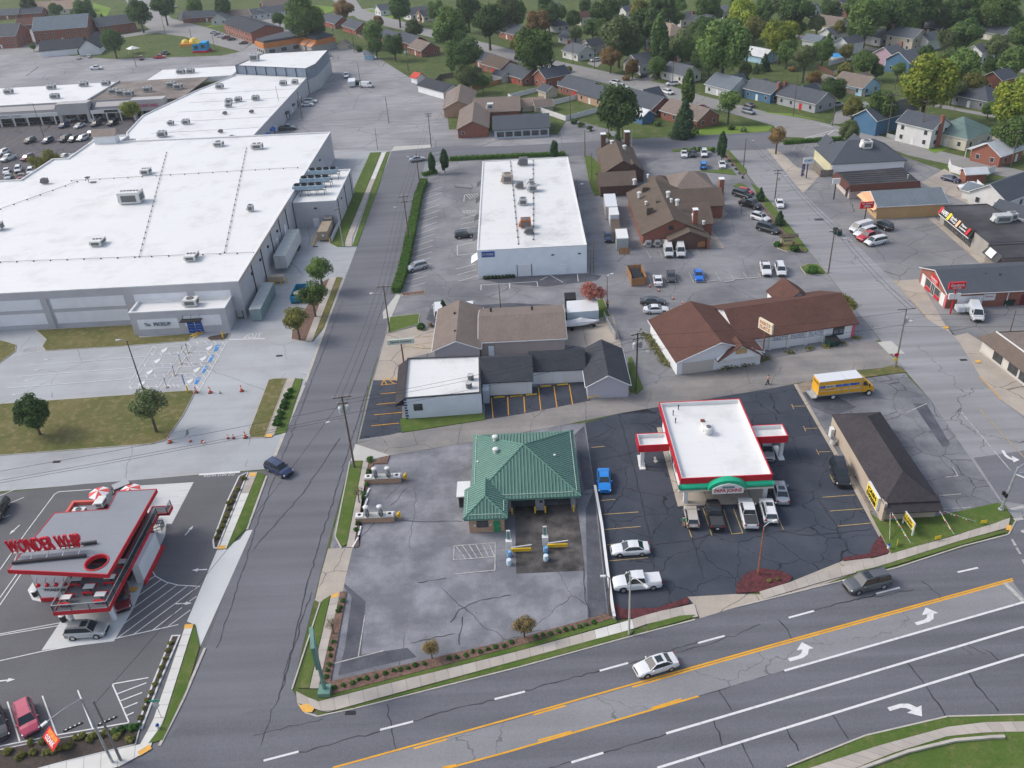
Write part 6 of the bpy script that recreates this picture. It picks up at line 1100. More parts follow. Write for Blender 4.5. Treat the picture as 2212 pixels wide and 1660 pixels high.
for i,x in enumerate((79.4,80.9)):
 t=thing('ice_freezer',('left','right')[i]+' ice freezer with blue logo at the liquor store wall','freezer',(x,141.3,0),0,'ice freezers');part('cabinet',MB().box(0,0,0,1.3,.9,1.6),mat('freezer_grey',(.5,.53,.56)),t,local=True);part('blue_label',MB().lathe(0,0,[(.01,0),(.4,0),(.4,.03),(.01,.03)],14),M_blue,t,local=True);t.children[-1].location=(0,-.46,.95);t.children[-1].rotation_euler=(R_(90),0,0)
br=thing('corner_store','white walled store with brown mansard and shop windows at the right edge','building',(80,120,0));bp_=[(76.6,126),(78.6,113),(92,113),(92,126)]
part('wall',MB().prism(bp_,0,2.9),mat('cream_store_wall',(.58,.55,.5),(.53,.5,.46),.4),br);part('roof',MB().prism([(78,125),(79.8,113.5),(92,113.5),(92,125)],3.9,4.05),S_tan,br);mb=MB();S_mans=shingle_mat('taupe_mansard',(.16,.125,.105),(.12,.095,.082))
mb.slab([(78.0,125.2,4.1),(79.9,113,4.1),(77.8,113,2.6),(75.8,126.4,2.6)],.12);mb.slab([(92,125.2,4.1),(78.0,125.2,4.1),(75.8,126.4,2.6),(92,126.4,2.6)],.12);part('mansard',mb,S_mans,br);part('white_eave',MB().tube((78.0,125.2,4.15),(79.9,113,4.15),.12,n=4),M_white,br);part('white_roof_panel',MB().prism([(79.6,119),(80.4,113.6),(91,113.6),(91,119)],4.1,4.25),M_wroof,br)
for u0,u1 in((3.2,5.6),(7,9.4),(9.7,12.4)):window(br,(76.6,126),(78.6,113),u0,u1,.4,2.3,M_white)
part('stone_base',MB().ring([(76.5,126.1),(78.5,113),(92,113),(92,126.1)],.05,0,.35),M_conc,br)
# small motel group behind the warehouse
mo=thing('brick_offices','brick offices with joined taupe roofs and a pale skylight','building',(-10,290,0));gable('','',(-13.4,283),90,24,9.4,2.8,5.0,M_brick,S_tan,.5,root=mo);gable('','',(-6,297.5),0,15,15,2.8,5.6,M_brick,S_tan,.5,root=mo);gable('','',(-19,309),90,24,10,2.8,5.2,M_brick_tan,S_tan,.5,root=mo)
mb=MB();mb.slab([(-23.6,299,3.2),(-20.2,299,4.7),(-20.2,319,4.7),(-23.6,319,3.2)],.1);part('skylight',mb,mat('fibreglass_panel',(.52,.53,.46),(.46,.47,.41),.8),mo)
for k in range(7):mb=MB();y=299+k*3.3;mb.tube((-23.6,y,3.25),(-20.2,y,4.78),.07,n=4);part('skylight_bar',mb,M_white,mo)
window(mo,(-18.1,271),(-8.7,271),1,2,1.2,2.0);hvac(-8,289,4.0,2,2,1.6,'white cube unit on the brick offices roof',M_hvac_w,0,0)
dm=thing('dark_roof_office','low office with dark roof and dark window bands at the cross street','building',(1.8,275.5,0));gable('','',(1.8,275.6),0,17,15.5,2.8,5.0,mat('blue_white_wall',(.44,.48,.54)),S_mid,.5,root=dm)
for k in range(6):face(dm,(-6.7,267.85),(10.3,267.85),.8+k*2.7,3.0+k*2.7,.6,2.1,M_pane,.06,'window')
sh_=thing('garage_row','white block of garages with a dark roof beside the fence','garage',(-27,332,0));gable('','',(-27.6,332.4),-52,17,8.5,2.6,4.4,M_wallw,S_dark,.4,root=sh_)
ki=thing('kiosk','tiny white kiosk with a red roof','kiosk',(-37.5,353,0));gable('','',(-37.5,353),-50,4,4,2.2,3.6,M_wallw,mat('kiosk_red',(.45,.05,.03)),.4,root=ki);door(ki,(-39,351.5),(-36.4,350),.8,1.8,1.9,M_pane)
# upper left buildings
ap=thing('brick_apartments','long two storey brick apartment block with dark roof and vents','apartment block',(-136,484,0));av=V(-130.7,461.3)-V(-155.4,499.8);aa=math.degrees(math.atan2(av.y,av.x));gable('','',(-135.5,485),aa,46,17,5,7.4,M_brick,S_dark,.5,root=ap)
d_=av.normalized();s_=V(-d_.y,d_.x)
c0=V(-135.5,485)-d_*23-s_*8.5;c1=c0+d_*46
for i in range(11):
 for z in(.6,3.2):window(ap,c0,c1,1+i*4.1,2.6+i*4.1,z,z+1.3)
for i in range(9):c=V(-135.5,485)-d_*20+d_*i*5;part('vent_stack',MB().tube((c.x,c.y,6.6),(c.x,c.y,8.1),.22),M_dark,ap)
M_orange=mat('orange_metal',(.52,.2,.06),(.46,.17,.05),.4,.5)
og=thing('orange_restaurant','restaurant with orange metal fascia, orange porch roofs and grey block walls','restaurant',(-105,437,0))
op=[(-122,436),(-116,427.6),(-99.5,439),(-91.5,428),(-84,436),(-97,455),(-112,452)];part('wall',MB().prism(op,0,3),mat('grey_tile_wall',(.36,.35,.33)),og);part('fascia',MB().prism(inset(ccw(op),-.3),3.02,5.2),M_orange,og);part('roof',MB().prism(inset(ccw(op),.5),5.22,6.2),S_mid,og)
for i,c in enumerate(((-98,437),(-94,432.5))):gable('','',c,125,9,6,2.6,4.4,mat('grey_tile_wall',(.36,.35,.33)),mat('pale_orange_roof',(.6,.3,.16),(.55,.27,.14),.5),.3,root=og)
for k in range(4):window(og,(-122,436),(-116,427.6),.8+k*2.3,2.4+k*2.3,.7,2.2)
for k in range(3):window(og,(-116,427.6),(-99.5,439),2+k*6,5+k*6,.5,2.3)
dr=thing('blue_roof_restaurant','low restaurant with steep dark blue roofs and white columns','restaurant',(-222,465,0));gable('','',(-227,464),12,20,14,3,6.5,M_wallw,S_dark,.5,root=dr);gable('','',(-213,467),102,26,10,3,7,M_wallw,S_dark,.5,root=dr)
for k in range(4):face(dr,(-217,453.7),(-207,455.5),.8+k*2.3,2.2+k*2.3,.3,2.6,M_dark,.1,'window')
# vehicles
M_tyre=mat('tyre',(.018,.018,.019),rough=.85);M_rim=mat('rim',(.45,.46,.48),rough=.35,metal=.7);M_lamp=mat('headlamp',(.75,.77,.78),rough=.15);M_tail=mat('tail_lamp',(.35,.01,.012),rough=.25);M_trim=mat('black_trim',(.02,.02,.022),rough=.5);M_plate=mat('plate',(.55,.57,.6))
def paint(n,c,metal=.0):return mat('paint_'+n,c,rough=.28,metal=metal,coat=.6,spec=.5)
PC={'white':paint('white',(.64,.65,.66)),'black':paint('black',(.013,.014,.017)),'silver':paint('silver',(.42,.44,.46),.5),'grey':paint('grey',(.12,.125,.135),.3),'dgrey':paint('dgrey',(.05,.052,.058),.2),'blue':paint('blue',(.01,.14,.55)),'navy':paint('navy',(.015,.03,.09)),'red':paint('red',(.42,.02,.025)),'maroon':paint('maroon',(.16,.012,.025)),'crimson':paint('crimson',(.42,.05,.1)),'beige':paint('beige',(.50,.46,.40),.2),'teal':paint('teal',(.02,.07,.06)),'brightblue':paint('brightblue',(.005,.2,.62)),'steel':paint('steel',(.22,.25,.28),.4)}
# L, W, belt height, hood height, tail height, roof height, windscreen base, roof front, roof rear, rear base, wheelbase, wheel radius
CARS={'sedan':(4.85,1.84,.95,.84,.98,1.45,1.0,.25,-1.0,-1.75,2.8,.33),'suv':(4.75,1.9,1.08,1.02,1.1,1.72,1.15,.5,-1.95,-2.25,2.75,.37),'hatch':(4.2,1.76,.98,.9,1.0,1.5,1.1,.35,-1.6,-2.0,2.55,.32),'pickup':(5.8,2.0,1.2,1.14,1.2,1.92,1.35,.7,-.75,-.95,3.6,.4),'van':(5.6,2.02,1.25,1.2,1.2,2.12,2.0,1.35,-2.65,-2.78,3.45,.37),'minivan':(5.1,1.98,1.1,1.0,1.1,1.76,1.6,.8,-2.2,-2.45,3.0,.35),'bigsuv':(5.5,2.02,1.18,1.12,1.2,1.92,1.3,.65,-2.4,-2.65,3.3,.39),'wagon':(4.1,1.8,1.02,.96,1.05,1.66,1.2,.6,-1.6,-1.95,2.6,.34)}
PROTO={}
def make_car(kind):
 L,W,zb,zh,zt,zr,xw,xf,xr,xb,wb,wr=CARS[kind];t=thing('parked_car' if kind not in('pickup','van')else{'pickup':'pickup_truck','van':'van'}[kind],'car','pickup truck' if kind=='pickup' else 'van' if kind in('van','minivan')else 'car',(0,-500,0));h=L/2;w=W/2
 st=[(-h,.45,zt-.28,w*.84),(-h+.12,.3,zt-.04,w*.95),(-h+.6,.24,zt,w),(xb,.22,max(zt,zb-.02),w),(0,.22,zb,w),(xw,.22,zb-.02,w),(xw+.5,.22,zh+.02,w*.99),(h-.45,.24,zh-.08,w*.95),(h-.1,.3,zh-.22,w*.86),(h,.42,zh-.38,w*.74)]
 mb=MB();vs=[]
 for x,z0,z1,hw in st:vs+=[(x,-hw*.9,z0),(x,-hw,z0+.2),(x,-hw,z0+(z1-z0)*.72),(x,-hw*.88,z1),(x,0,z1+.03),(x,hw*.88,z1),(x,hw,z0+(z1-z0)*.72),(x,hw,z0+.2),(x,hw*.9,z0)]
 n=9;fs=[(i*n+j,i*n+(j+1)%n,(i+1)*n+(j+1)%n,(i+1)*n+j)for i in range(len(st)-1)for j in range(n)]+[tuple(range(n)),tuple(range(len(st)*n-1,(len(st)-1)*n-1,-1))]
 white=PC['white']
 if kind=='pickup':pass
 mb.add(vs,fs);bp=part('body',mb,white,t,local=True,omat=True,smooth=False)
 def gl(name,pts,m=M_glass,om=False,th=.02):
  a=[Vector(p)for p in pts];nn=(a[1]-a[0]).cross(a[2]-a[0]).normalized()*th;k=len(a);q_=MB();q_.add(a+[p-nn for p in a],[tuple(range(k)),tuple(range(2*k-1,k-1,-1))]+[(j,k+j,k+(j+1)%k,(j+1)%k)for j in range(k)]);return part(name,q_,m,t,local=True,omat=om)
 bw,rw=w*.86,w*.68;B=[(xw,bw),(xb,bw)];zbb=zb-.02
 gl('windscreen',[(xw+.02,-bw,zbb),(xw+.02,bw,zbb),(xf,rw,zr-.05),(xf,-rw,zr-.05)]);gl('rear_window',[(xb-.02,bw,zbb),(xb-.02,-bw,zbb),(xr,-rw,zr-.05),(xr,rw,zr-.05)])
 for s in(-1,1):
  side=[(xw,s*bw,zbb),(xb,s*bw,zbb),(xr,s*rw,zr-.05),(xf,s*rw,zr-.05)]
  if s>0:side=side[::-1]
  if kind=='van':gl('side_panel',side,white,True);f_=[(xw-.1,s*(bw+.012),zbb+.05),(.75,s*(bw+.012),zbb+.05),(.75,s*(rw+.05),zr-.3),(xf-.05,s*(rw+.05),zr-.3)];gl('side_window',f_ if s<0 else f_[::-1])
  else:gl('side_window',side)
  for k in((xw,xf),(xb,xr)):part('pillar',MB().tube((k[0],s*bw,zbb),(k[1],s*rw,zr-.04),.045,n=4),white,t,local=True,omat=True)
  if kind not in('van','pickup'):xm=(xw+xb)/2-.1;part('pillar',MB().tube((xm,s*(bw+.01),zbb),(xm-.05,s*(rw+.02),zr-.04),.04,n=4),M_trim,t,local=True)
  part('mirror',MB().obox((xw-.25,s*(w+.08),zb+.05),(1,0,0),(0,1,0),.14,.2,.14),white,t,local=True,omat=True)
  for x in(wb/2,-wb/2):
   wv=part('wheel',MB().tube((x,s*(w-.2),wr),(x,s*(w+.01),wr),wr,n=14),M_tyre,t,local=True);part('rim',MB().tube((x,s*(w),wr),(x,s*(w+.025),wr),wr*.62,n=10),M_rim,wv,local=True)
   part('wheel_arch',MB().tube((x,s*(w-.1),wr+.03),(x,s*(w-.001),wr+.03),wr*1.2,n=14),M_trim,t,local=True)
  part('headlight',MB().obox((h-.2,s*w*.68,zh-.3),(1,-s*.35,0),(0,.94,0),.2,.42,.16),M_lamp,t,local=True);part('taillight',MB().obox((-h+.06,s*w*.76,zt-.18),(1,0,0),(0,1,0),.12,.28,.2),M_tail,t,local=True)
 gl('roof',[(xf+.03,-rw-.03,zr-.05),(xf+.03,rw+.03,zr-.05),((xf+xr)/2,rw+.03,zr),(xr-.03,rw+.03,zr-.05),(xr-.03,-rw-.03,zr-.05),((xf+xr)/2,-rw-.03,zr)],white,True,.05)
 if kind in('suv','bigsuv','wagon','minivan'):
  for s in(-1,1):part('roof_rail',MB().tube((xf-.25,s*rw*.94,zr+.06),(xr+.2,s*rw*.94,zr+.06),.025,n=4),M_trim,t,local=True)
 [part('bumper',MB().box(x,0,.32,.1,W*.78,.21),M_trim if kind!='sedan' else white,t,local=True,omat=kind=='sedan')for x in(h-.02,-h)];part('grille',MB().box(h-.04,0,.52,.08,W*.5,.18),M_trim,t,local=True);part('number_plate',MB().box(-h-.04,0,.62,.04,.32,.16),M_plate,t,local=True)
 if kind=='pickup':part('bed_cover',MB().box((xb-h)/2-.0,0,zt+.02,(h+xb)-.2,W*.82,.035),mat('bed_cover',(.045,.047,.052),rough=.6),t,local=True)
 return t
USED=set()
def car(kind,col,x,y,d,label,group=None,px=True,extra=None,s=1.0):
 """x, y: middle of the vehicle; d: heading in degrees or as a direction seen from above the picture"""
 if kind not in PROTO:PROTO[kind]=make_car(kind)
 z=CARS[kind][5]*.42;p=P(x,y,z)
 if isinstance(d,tuple):e=P(x+d[0]*20,y+d[1]*20,z);d=math.degrees(math.atan2(e.y-p.y,e.x-p.x))
 pm=PC[col];o=dup(PROTO[kind],(p.x,p.y,.045),R_(d),label,group,{n:pm for n in('body','roof','pillar','mirror','side_panel')}|({'bumper':pm}if kind=='sedan' else{}),(s,s,s))
 for c in o.children:
  if c.name.split('.')[0]=='pillar' and c.data.materials[0]==M_trim:c.material_slots[0].material=M_trim
 if extra:
  for c in extra(o):pass
 return o
def sunroof(kind):
 def f(o):
  L,W,zb,zh,zt,zr,xw,xf,xr,xb,wb,wr=CARS[kind];yield part('sunroof',MB().box(xf-.55,0,zr-.012,.75,W*.46,.03),M_glass,o,local=True)
 return f
def whitebed(o):
 for c in o.children:
  if c.name.split('.')[0]=='bed_cover':c.material_slots[0].link='OBJECT';c.material_slots[0].material=PC['white']
 return[]
def openbed(o):
 for c in list(o.children):
  if c.name.split('.')[0]=='bed_cover':c.scale=(.94,.92,1);c['label']='dark open load bed'
 return[]
T1=[('sedan','white',1417,1437,(-1,.30),'white sedan with open sunroof driving beside the double yellow line',sunroof('sedan')),('bigsuv','grey',1873,1257,(-1,.24),'dark silver full size estate with roof rack on the lane by the mulch bed',sunroof('bigsuv')),('pickup','white',1376,1256,(-1,.08),'white crew cab pickup with white bed cover nearest the main road',whitebed),('sedan','white',1361,1186,(-1,.06),'older white sedan parked across the stalls left of the pizza shop'),('sedan','brightblue',1305,1038,(.07,1),'bright blue sedan beside the car wash exit lane'),('hatch','beige',1494,1116,(-.17,-1),'beige hatchback with an open door in front of the pizza shop'),('pickup','black',1544,1110,(-.2,-1),'black pickup with flat bed cover in front of the pizza shop'),('pickup','white',1616,1107,(-.24,-1),'white pickup with dark bed cover in front of the pizza shop'),('suv','white',1660,1102,(-.26,-1),'white crossover with sunroof at the right of the pizza shop front',sunroof('suv')),('sedan','silver',1686,1062,(-.25,-1),'silver sedan with sunroof beside the right column of the pizza shop',sunroof('sedan')),('sedan','silver',1656,972,(.26,1),'silver sedan half hidden under the right pizza shop canopy'),('bigsuv','black',1815,1021,(.3,1),'black boxy off roader parked at the tan wall'),('suv','navy',602,1012,(1,.5),'dark blue crossover turning into the street'),('suv','silver',187,1361,(1,-.06),'silver estate on the pale pad in front of the drive in',sunroof('suv')),('suv','crimson',57,1551,(.32,1),'crimson crossover parked beside the flag banner'),('suv','maroon',262,1290,(.15,1),'maroon car waiting under the dining deck'),('suv','black',-4,1102,(-.5,1),'dark car cut by the left picture edge at the drive in'),('sedan','dgrey',-8,1563,(.3,1),'dark car cut by the left picture edge beside the crimson one')]
T2=[('suv','black',1004,507,(1,-.1),'black crossover parked at the blue sign warehouse wall'),('suv','silver',900,576,(-1,.26),'silver crossover parked along the hedge'),('van','white',948,671,(-.1,-1),'white van half hidden behind the sports shop roof'),('suv','white',1016,663,(-.1,-1),'white car behind the taupe roof ridge'),('sedan','navy',1314,512,(.1,1),'dark blue sedan in the lane beside the white containers'),('van','white',1444,540,(.14,1),'left of two white cargo vans at the restaurant porch'),('van','white',1470,540,(.14,1),'right of two white cargo vans at the restaurant porch'),('sedan','white',1421,605,(-.12,-1),'white coupe parked beside the board enclosure'),('sedan','dgrey',1450,598,(.12,1),'dark grey sedan between the white coupe and the blue car'),('sedan','blue',1509,595,(.2,1),'deep blue sedan alone in the restaurant row'),('pickup','white',1654,580,(.26,1),'white pickup with open dark bed at the end of the restaurant row',openbed),('minivan','white',1686,582,(.28,1),'white minivan beside the white pickup'),('sedan','dgrey',1410,651,(1,.0),'dark sedan parked behind the white muscle car'),('sedan','white',1418,669,(1,-.03),'white muscle car near the red roofed shop'),('hatch','red',1610,414,(1,.2),'red car behind the black van near the restaurant'),('minivan','black',1603,420,(1,.3),'black minivan nose to the planted strip'),('pickup','black',1621,441,(1,.28),'black pickup nose to the planted strip',openbed),('suv','white',1643,470,(1,.3),'white crossover nose to the planted strip',sunroof('suv')),('bigsuv','black',1660,494,(1,.28),'black full size off roader beside the restaurant sign'),('sedan','white',1684,440,(.3,1),'white sedan driving down the side street'),('sedan','white',1478,333,(.1,1),'white sedan in the rear row by the cross street'),('sedan','black',1496,332,(.1,1),'black sedan in the rear row by the cross street'),('suv','white',1521,331,(.1,1),'white crossover in the rear row by the cross street'),('suv','brightblue',1520,357,(.12,-1),'bright blue car alone in the upper restaurant lot'),('sedan','white',1560,356,(.2,1),'white sedan by the row of small shrubs'),('van','white',1860,491,(-1,.28),'white panel van furthest back in the row of four'),('bigsuv','white',1869,502,(-1,.28),'white estate second in the row of four'),('pickup','red',1877,510,(-1,.28),'red pickup third in the row of four'),('minivan','white',1892,521,(-1,.22),'white passenger van nearest in the row of four'),('suv','black',1908,487,(-1,-.42),'black and tan crossover parked in front of the ochre wall'),('van','white',2108,674,(.42,1),'white van parked beside the brick liquor store'),('sedan','navy',2055,387,(1,.25),'dark blue sedan on the gravel by the white fence'),('pickup','white',2098,404,(-1,.0),'white pickup on the gravel by the white sheds',whitebed),('sedan','navy',2117,309,(1,-.3),'dark blue car in the drive of the green roofed cottage'),('sedan','white',1922,275,(1,-.12),'white car parked in front of the shuttered house'),('suv','silver',1808,226,(1,-.1),'silver car at the grey garage of the corner house'),('sedan','white',2208,490,(-1,-.4),'white car cut by the right edge near the barn shed')]
T3=[('suv','white',1328,178,(-1,-.22),'white car first of the pair going up the far road'),('pickup','white',1342,188,(1,.1),'white and blue pickup in the drive beside the far road',whitebed),('suv','white',1443,199,(1,.26),'white crossover coming down the far road'),('wagon','teal',1431,212,(1,.25),'dark green estate behind the brick bungalow'),('suv','white',1452,181,(-1,.05),'white car in front of the white cottage'),('hatch','navy',1390,163,(1,-.25),'dark blue car in the drive of the grey house'),('hatch','white',1285,130,(-1,.1),'white car in the brick drive of the porch house'),('sedan','maroon',1518,233,(1,.15),'maroon car behind the tall tree'),('suv','steel',1617,241,(1,.25),'blue grey car on the far road near the corner'),('sedan','black',1617,227,(-1,-.3),'black car going up the far road behind the round tree'),('sedan','silver',902,344,(1,-.15),'silver car waiting at the top of the street'),('van','white',792,184,(1,.04),'white passenger van in the rear lot with a trailer'),('suv','white',671,219,(1,-.05),'white crossover parked at the rear shop wall'),('sedan','white',664,226,(1,-.05),'white sedan parked at the rear shop wall'),('pickup','grey',621,276,(1,-.05),'grey pickup parked at the rear shop wall',openbed),('pickup','white',748,163,(.0,1),'white pickup with red tailgate in the rear lot',openbed),('hatch','red',680,122,(-1,.0),'red car behind the orange restaurant'),('suv','white',704,119,(-1,.0),'white car behind the orange restaurant'),('pickup','white',208,147,(1,-.05),'white pickup behind the strip mall',whitebed),('sedan','white',169,125,(-.1,-1),'white car left of the pair at the blue roofed restaurant'),('sedan','white',192,122,(-.1,-1),'white car right of the pair at the blue roofed restaurant'),('pickup','red',345,123,(1,-.05),'red pickup parked by the event lawn',openbed),('suv','black',357,115,(1,.1),'black and white vehicle parked by the event lawn'),('suv','maroon',305,126,(0,1),'dark red car parked by the white tent'),('suv','navy',100,118,(1,-.1),'dark crossover behind the low mall wall'),('sedan','silver',462,70,(-1,.05),'silver car first in the apartment row'),('sedan','grey',471,75,(-1,.05),'grey car second in the apartment row'),('sedan','white',477,78,(-1,.05),'white car third in the apartment row'),('suv','maroon',488,82,(-1,.05),'maroon car fourth in the apartment row'),('sedan','black',500,85,(-1,.05),'black car fifth in the apartment row'),('sedan','dgrey',526,93,(-1,.05),'dark car alone near the orange restaurant'),('sedan','silver',44,78,(-1,.05),'silver car in front of the fenced yard at far left'),('sedan','white',44,73,(-1,.05),'white car behind the silver one at far left'),('sedan','silver',91,77,(-1,.05),'silver car nearest the tall brick block'),('sedan','white',93,73,(-1,.05),'pale car behind the silver one near the brick block'),('suv','black',41,91,(.3,1),'small black car alone in the far left lot'),('sedan','silver',379,14,(0,1),'silver car on the far side road'),('suv','white',527,50,(1,.1),'white car by the low white houses'),('suv','white',1116,2,(1,.1),'white car near the top middle of the picture'),('hatch','silver',1206,60,(1,0),'silver car by the white bungalow with trees around')]
T4=[('suv','black',86,261,0,'dark crossover alone in the far aisle of the mall lot'),('minivan','white',155,257,0,'white estate left of the black trucks in the mall lot'),('suv','navy',138,271,0,'dark crossover left of the white coupe in the mall lot'),('sedan','white',171,272,0,'white coupe in the middle of the mall lot'),('bigsuv','black',188,257,0,'tall black truck at the back of the mall lot'),('sedan','white',206,258,0,'white car behind the black pair in the mall lot'),('suv','black',207,268,0,'black crossover in front of the white car in the mall lot'),('suv','black',243,266,0,'black crossover nearest the yellow tree'),('suv','black',64,304,0,'black crossover left of the lamp post in the mall lot'),('suv','navy',103,304,0,'navy crossover at the lamp post in the mall lot'),('bigsuv','black',141,300,0,'black estate at the left of the front cluster'),('suv','dgrey',159,301,0,'dark hatch second in the front cluster'),('suv','white',178,299,0,'white crossover in the front cluster'),('suv','dgrey',197,288,0,'dark crossover at the back of the front cluster'),('suv','dgrey',211,300,0,'dark crossover at the right of the front cluster'),('hatch','blue',225,289,0,'bright blue hatchback by the supermarket parapet'),('suv','white',6,330,0,'white car at the left edge of the mall lot'),('pickup','white',18,341,0,'white pickup at the left of the mall lot'),('suv','maroon',59,341,0,'dark red crossover left of the olive trees'),('sedan','white',138,339,0,'white car right of the olive trees'),('sedan','black',158,338,0,'black car right of the olive trees'),('sedan','white',14,370,90,'white car left of three at the bottom of the mall lot'),('suv','white',39,366,90,'white car in the middle at the bottom of the mall lot'),('suv','white',66,370,90,'white car beside the parapet at the bottom of the mall lot'),('sedan','silver',17,382,90,'silver car nearest the camera at the left of the mall lot'),('sedan','maroon',45,382,90,'maroon car nearest the camera in the mall lot')]
for T in(T1,T2,T3,T4):
 for r in T:
  d=r[4]
  if T is T4:d=(-1,.42)if d==0 else(-.35,1)
  car(r[0],r[1],r[2],r[3],d,r[5],'cars parked in the mall lot' if T is T4 else None,extra=r[6]if len(r)>6 else None)
for k,o in PROTO.items():
 for c in list(o.children):
  for d in list(c.children):bpy.data.objects.remove(d)
  bpy.data.objects.remove(c)
 bpy.data.objects.remove(o)
# rental box truck
def heading(x,y,dx,dy,z=1):p=P(x,y,z);e=P(x+dx,y+dy,z);return p,math.atan2(e.y-p.y,e.x-p.x)
M_ty=mat('truck_yellow',(.78,.40,.01),(.72,.36,.01),.5,.35,coat=.4)
b0,b1=P(*(2400*.7203+720*.0977,1100*.7203+735*.0977),.0),P(*(2400*.7203+1550*.0977,1100*.7203+640*.0977),.0)
fx=(b1-b0).normalized();ta=math.atan2(fx.y,fx.x);nl=V(-fx.y,fx.x,0);tc_=b0+nl*1.15
t=thing('box_truck','yellow rental box truck with white roof parked behind the loan shop','truck',(tc_.x,tc_.y,.03),ta)
part('cargo_box',MB().box(.85,0,1.05,6.9,2.4,2.45),M_ty,t,local=True);part('box_roof',MB().box(.85,0,3.51,6.9,2.4,.07),PC['white'],t,local=True);part('roof_seam',MB().box(1.6,0,3.59,.06,2.4,.02),M_hvac,t,local=True)
part('frame_rail',MB().box(.85,0,.85,7.0,2.3,.18),M_steel,t,local=True);part('corner_trim',MB().box(-2.62,-1.21,1.05,.1,.06,2.5).box(4.32,-1.21,1.05,.1,.06,2.5).box(1.1,-1.22,1.05,.08,.05,2.45).box(2.3,-1.22,1.05,.08,.05,2.45),M_steel,t,local=True)
part('cab',MB().add([(4.35,s*.98*k,z)for s in(-1,1)for k,z in((1,.7),(1,1.75),(.85,2.9))]+[(x,s*.98*k,z)for s in(-1,1)for x,k,z in((6.7,.95,.6),(6.6,.9,1.5),(5.9,.95,1.8),(5.3,.82,2.75))],[(0,6,7,8,1),(1,8,9,2),(3,4,12,11,10),(4,5,13,12),(2,9,13,5),(9,8,12,13),(8,7,11,12),(7,6,10,11),(0,3,10,6),(0,1,2,5,4,3)]),M_ty,t,local=True)
part('wind_deflector',MB().add([(4.36,-.95,2.9),(4.36,.95,2.9),(5.2,.7,2.78),(5.2,-.7,2.78),(4.36,.9,3.4),(4.36,-.9,3.4)],[(0,3,2,1),(5,4,2,3),(0,5,3),(1,2,4),(0,1,4,5)]),M_ty,t,local=True)
for s in(-1,1):
 part('side_window',MB().add([(4.75,s*.99,1.85),(5.6,s*.97,1.85),(5.25,s*.86,2.55),(4.75,s*.86,2.55)],[(0,1,2,3)]),M_glass,t,local=True);part('mirror',MB().box(5.7,s*1.2,1.7,.12,.2,.5),M_black,t,local=True)
 for x in(0,5.85):wv=part('wheel',MB().tube((x,s*.85,.48),(x,s*1.15,.48),.48,n=16),M_tyre,t,local=True);part('rim',MB().tube((x,s*1.15,.48),(x,s*1.17,.48),.3,n=12),PC['white'],wv,local=True)
part('windscreen',MB().add([(5.93,-.88,1.84),(5.93,.88,1.84),(5.36,.74,2.66),(5.36,-.74,2.66)],[(0,1,2,3)]),M_glass,t,local=True);part('bumper',MB().box(6.75,0,.4,.15,1.9,.35),M_steel,t,local=True);part('lift_gate',MB().box(-3.1,0,.6,.9,2.3,.12).box(-2.7,0,.6,.15,2.3,.5),M_steel,t,local=True)
part('stripe',MB().box(-2.0,-1.213,2.35,1.0,.02,.42).box(-.2,-1.213,2.4,.1,.02,.1).box(2.0,-1.213,2.35,3.9,.02,.42),mat('stripe_blue',(.02,.08,.42),(.05,.2,.6),.8),t,local=True);part('name_plate',MB().box(-.85,-1.214,2.3,1.5,.03,.55),PC['white'],t,local=True);part('white_band',MB().box(.85,-1.213,1.75,6.6,.02,.08),PC['white'],t,local=True)
tm=Matrix.Rotation(ta,3,'Z');wp_=lambda x,y,z:tc_+V(0,0,.03)+tm@V(x,y,z)
text(t,'PENSKE',wp_(-.85,-1.23,2.57),tm@V(1,0,0),(0,0,1),1.25,.28,M_blk,bold=.02);text(t,'Truck Rental',wp_(-.85,-1.21,2.05),tm@V(1,0,0),(0,0,1),1.3,.16,M_sred);text(t,'PENSKE',wp_(-2.62,0,3.0),tm@V(0,-1,0),(0,0,1),1.8,.3,M_blk)
for o in t.children:
 if o.name.startswith('lettering'):o.rotation_euler=(0,0,-ta);o.data.transform(Matrix.Identity(4))
# open topped green off roader at the drive in
p,ja=heading(252,1062,-20,8);t=thing('off_roader','dark green boxy off roader with rear spare wheel at the drive in','car',(p.x,p.y,.04),ja)
part('body',MB().box(0,0,.5,3.9,1.6,.55).box(1.25,0,1.05,1.3,1.3,.12),PC['teal'],t,local=True);part('hard_top',MB().add([(.6,-.75,1.05),(.6,.75,1.05),(-1.9,.75,1.05),(-1.9,-.75,1.05),(.25,-.65,1.8),(.25,.65,1.8),(-1.85,.65,1.8),(-1.85,-.65,1.8)],[(0,1,5,4),(1,2,6,5),(2,3,7,6),(3,0,4,7),(4,5,6,7)]),M_glass,t,local=True);part('roof',MB().box(-.8,0,1.81,2.2,1.35,.06),mat('faded_top',(.35,.36,.38)),t,local=True);part('grille',MB().box(1.97,0,.6,.06,1.0,.45),M_hvac,t,local=True)
for s in(-1,1):
 part('fender',MB().box(1.25,s*.78,.75,1.0,.35,.12),PC['teal'],t,local=True);part('headlight',MB().tube((1.98,s*.42,.85),(2.03,s*.42,.85),.13,n=10),M_lamp,t,local=True)
 for x in(1.2,-1.2):part('wheel',MB().tube((x,s*.62,.4),(x,s*.92,.4),.4,n=14),M_tyre,t,local=True)
part('spare_wheel',MB().tube((-1.98,0,.95),(-2.2,0,.95),.38,n=14),M_tyre,t,local=True)
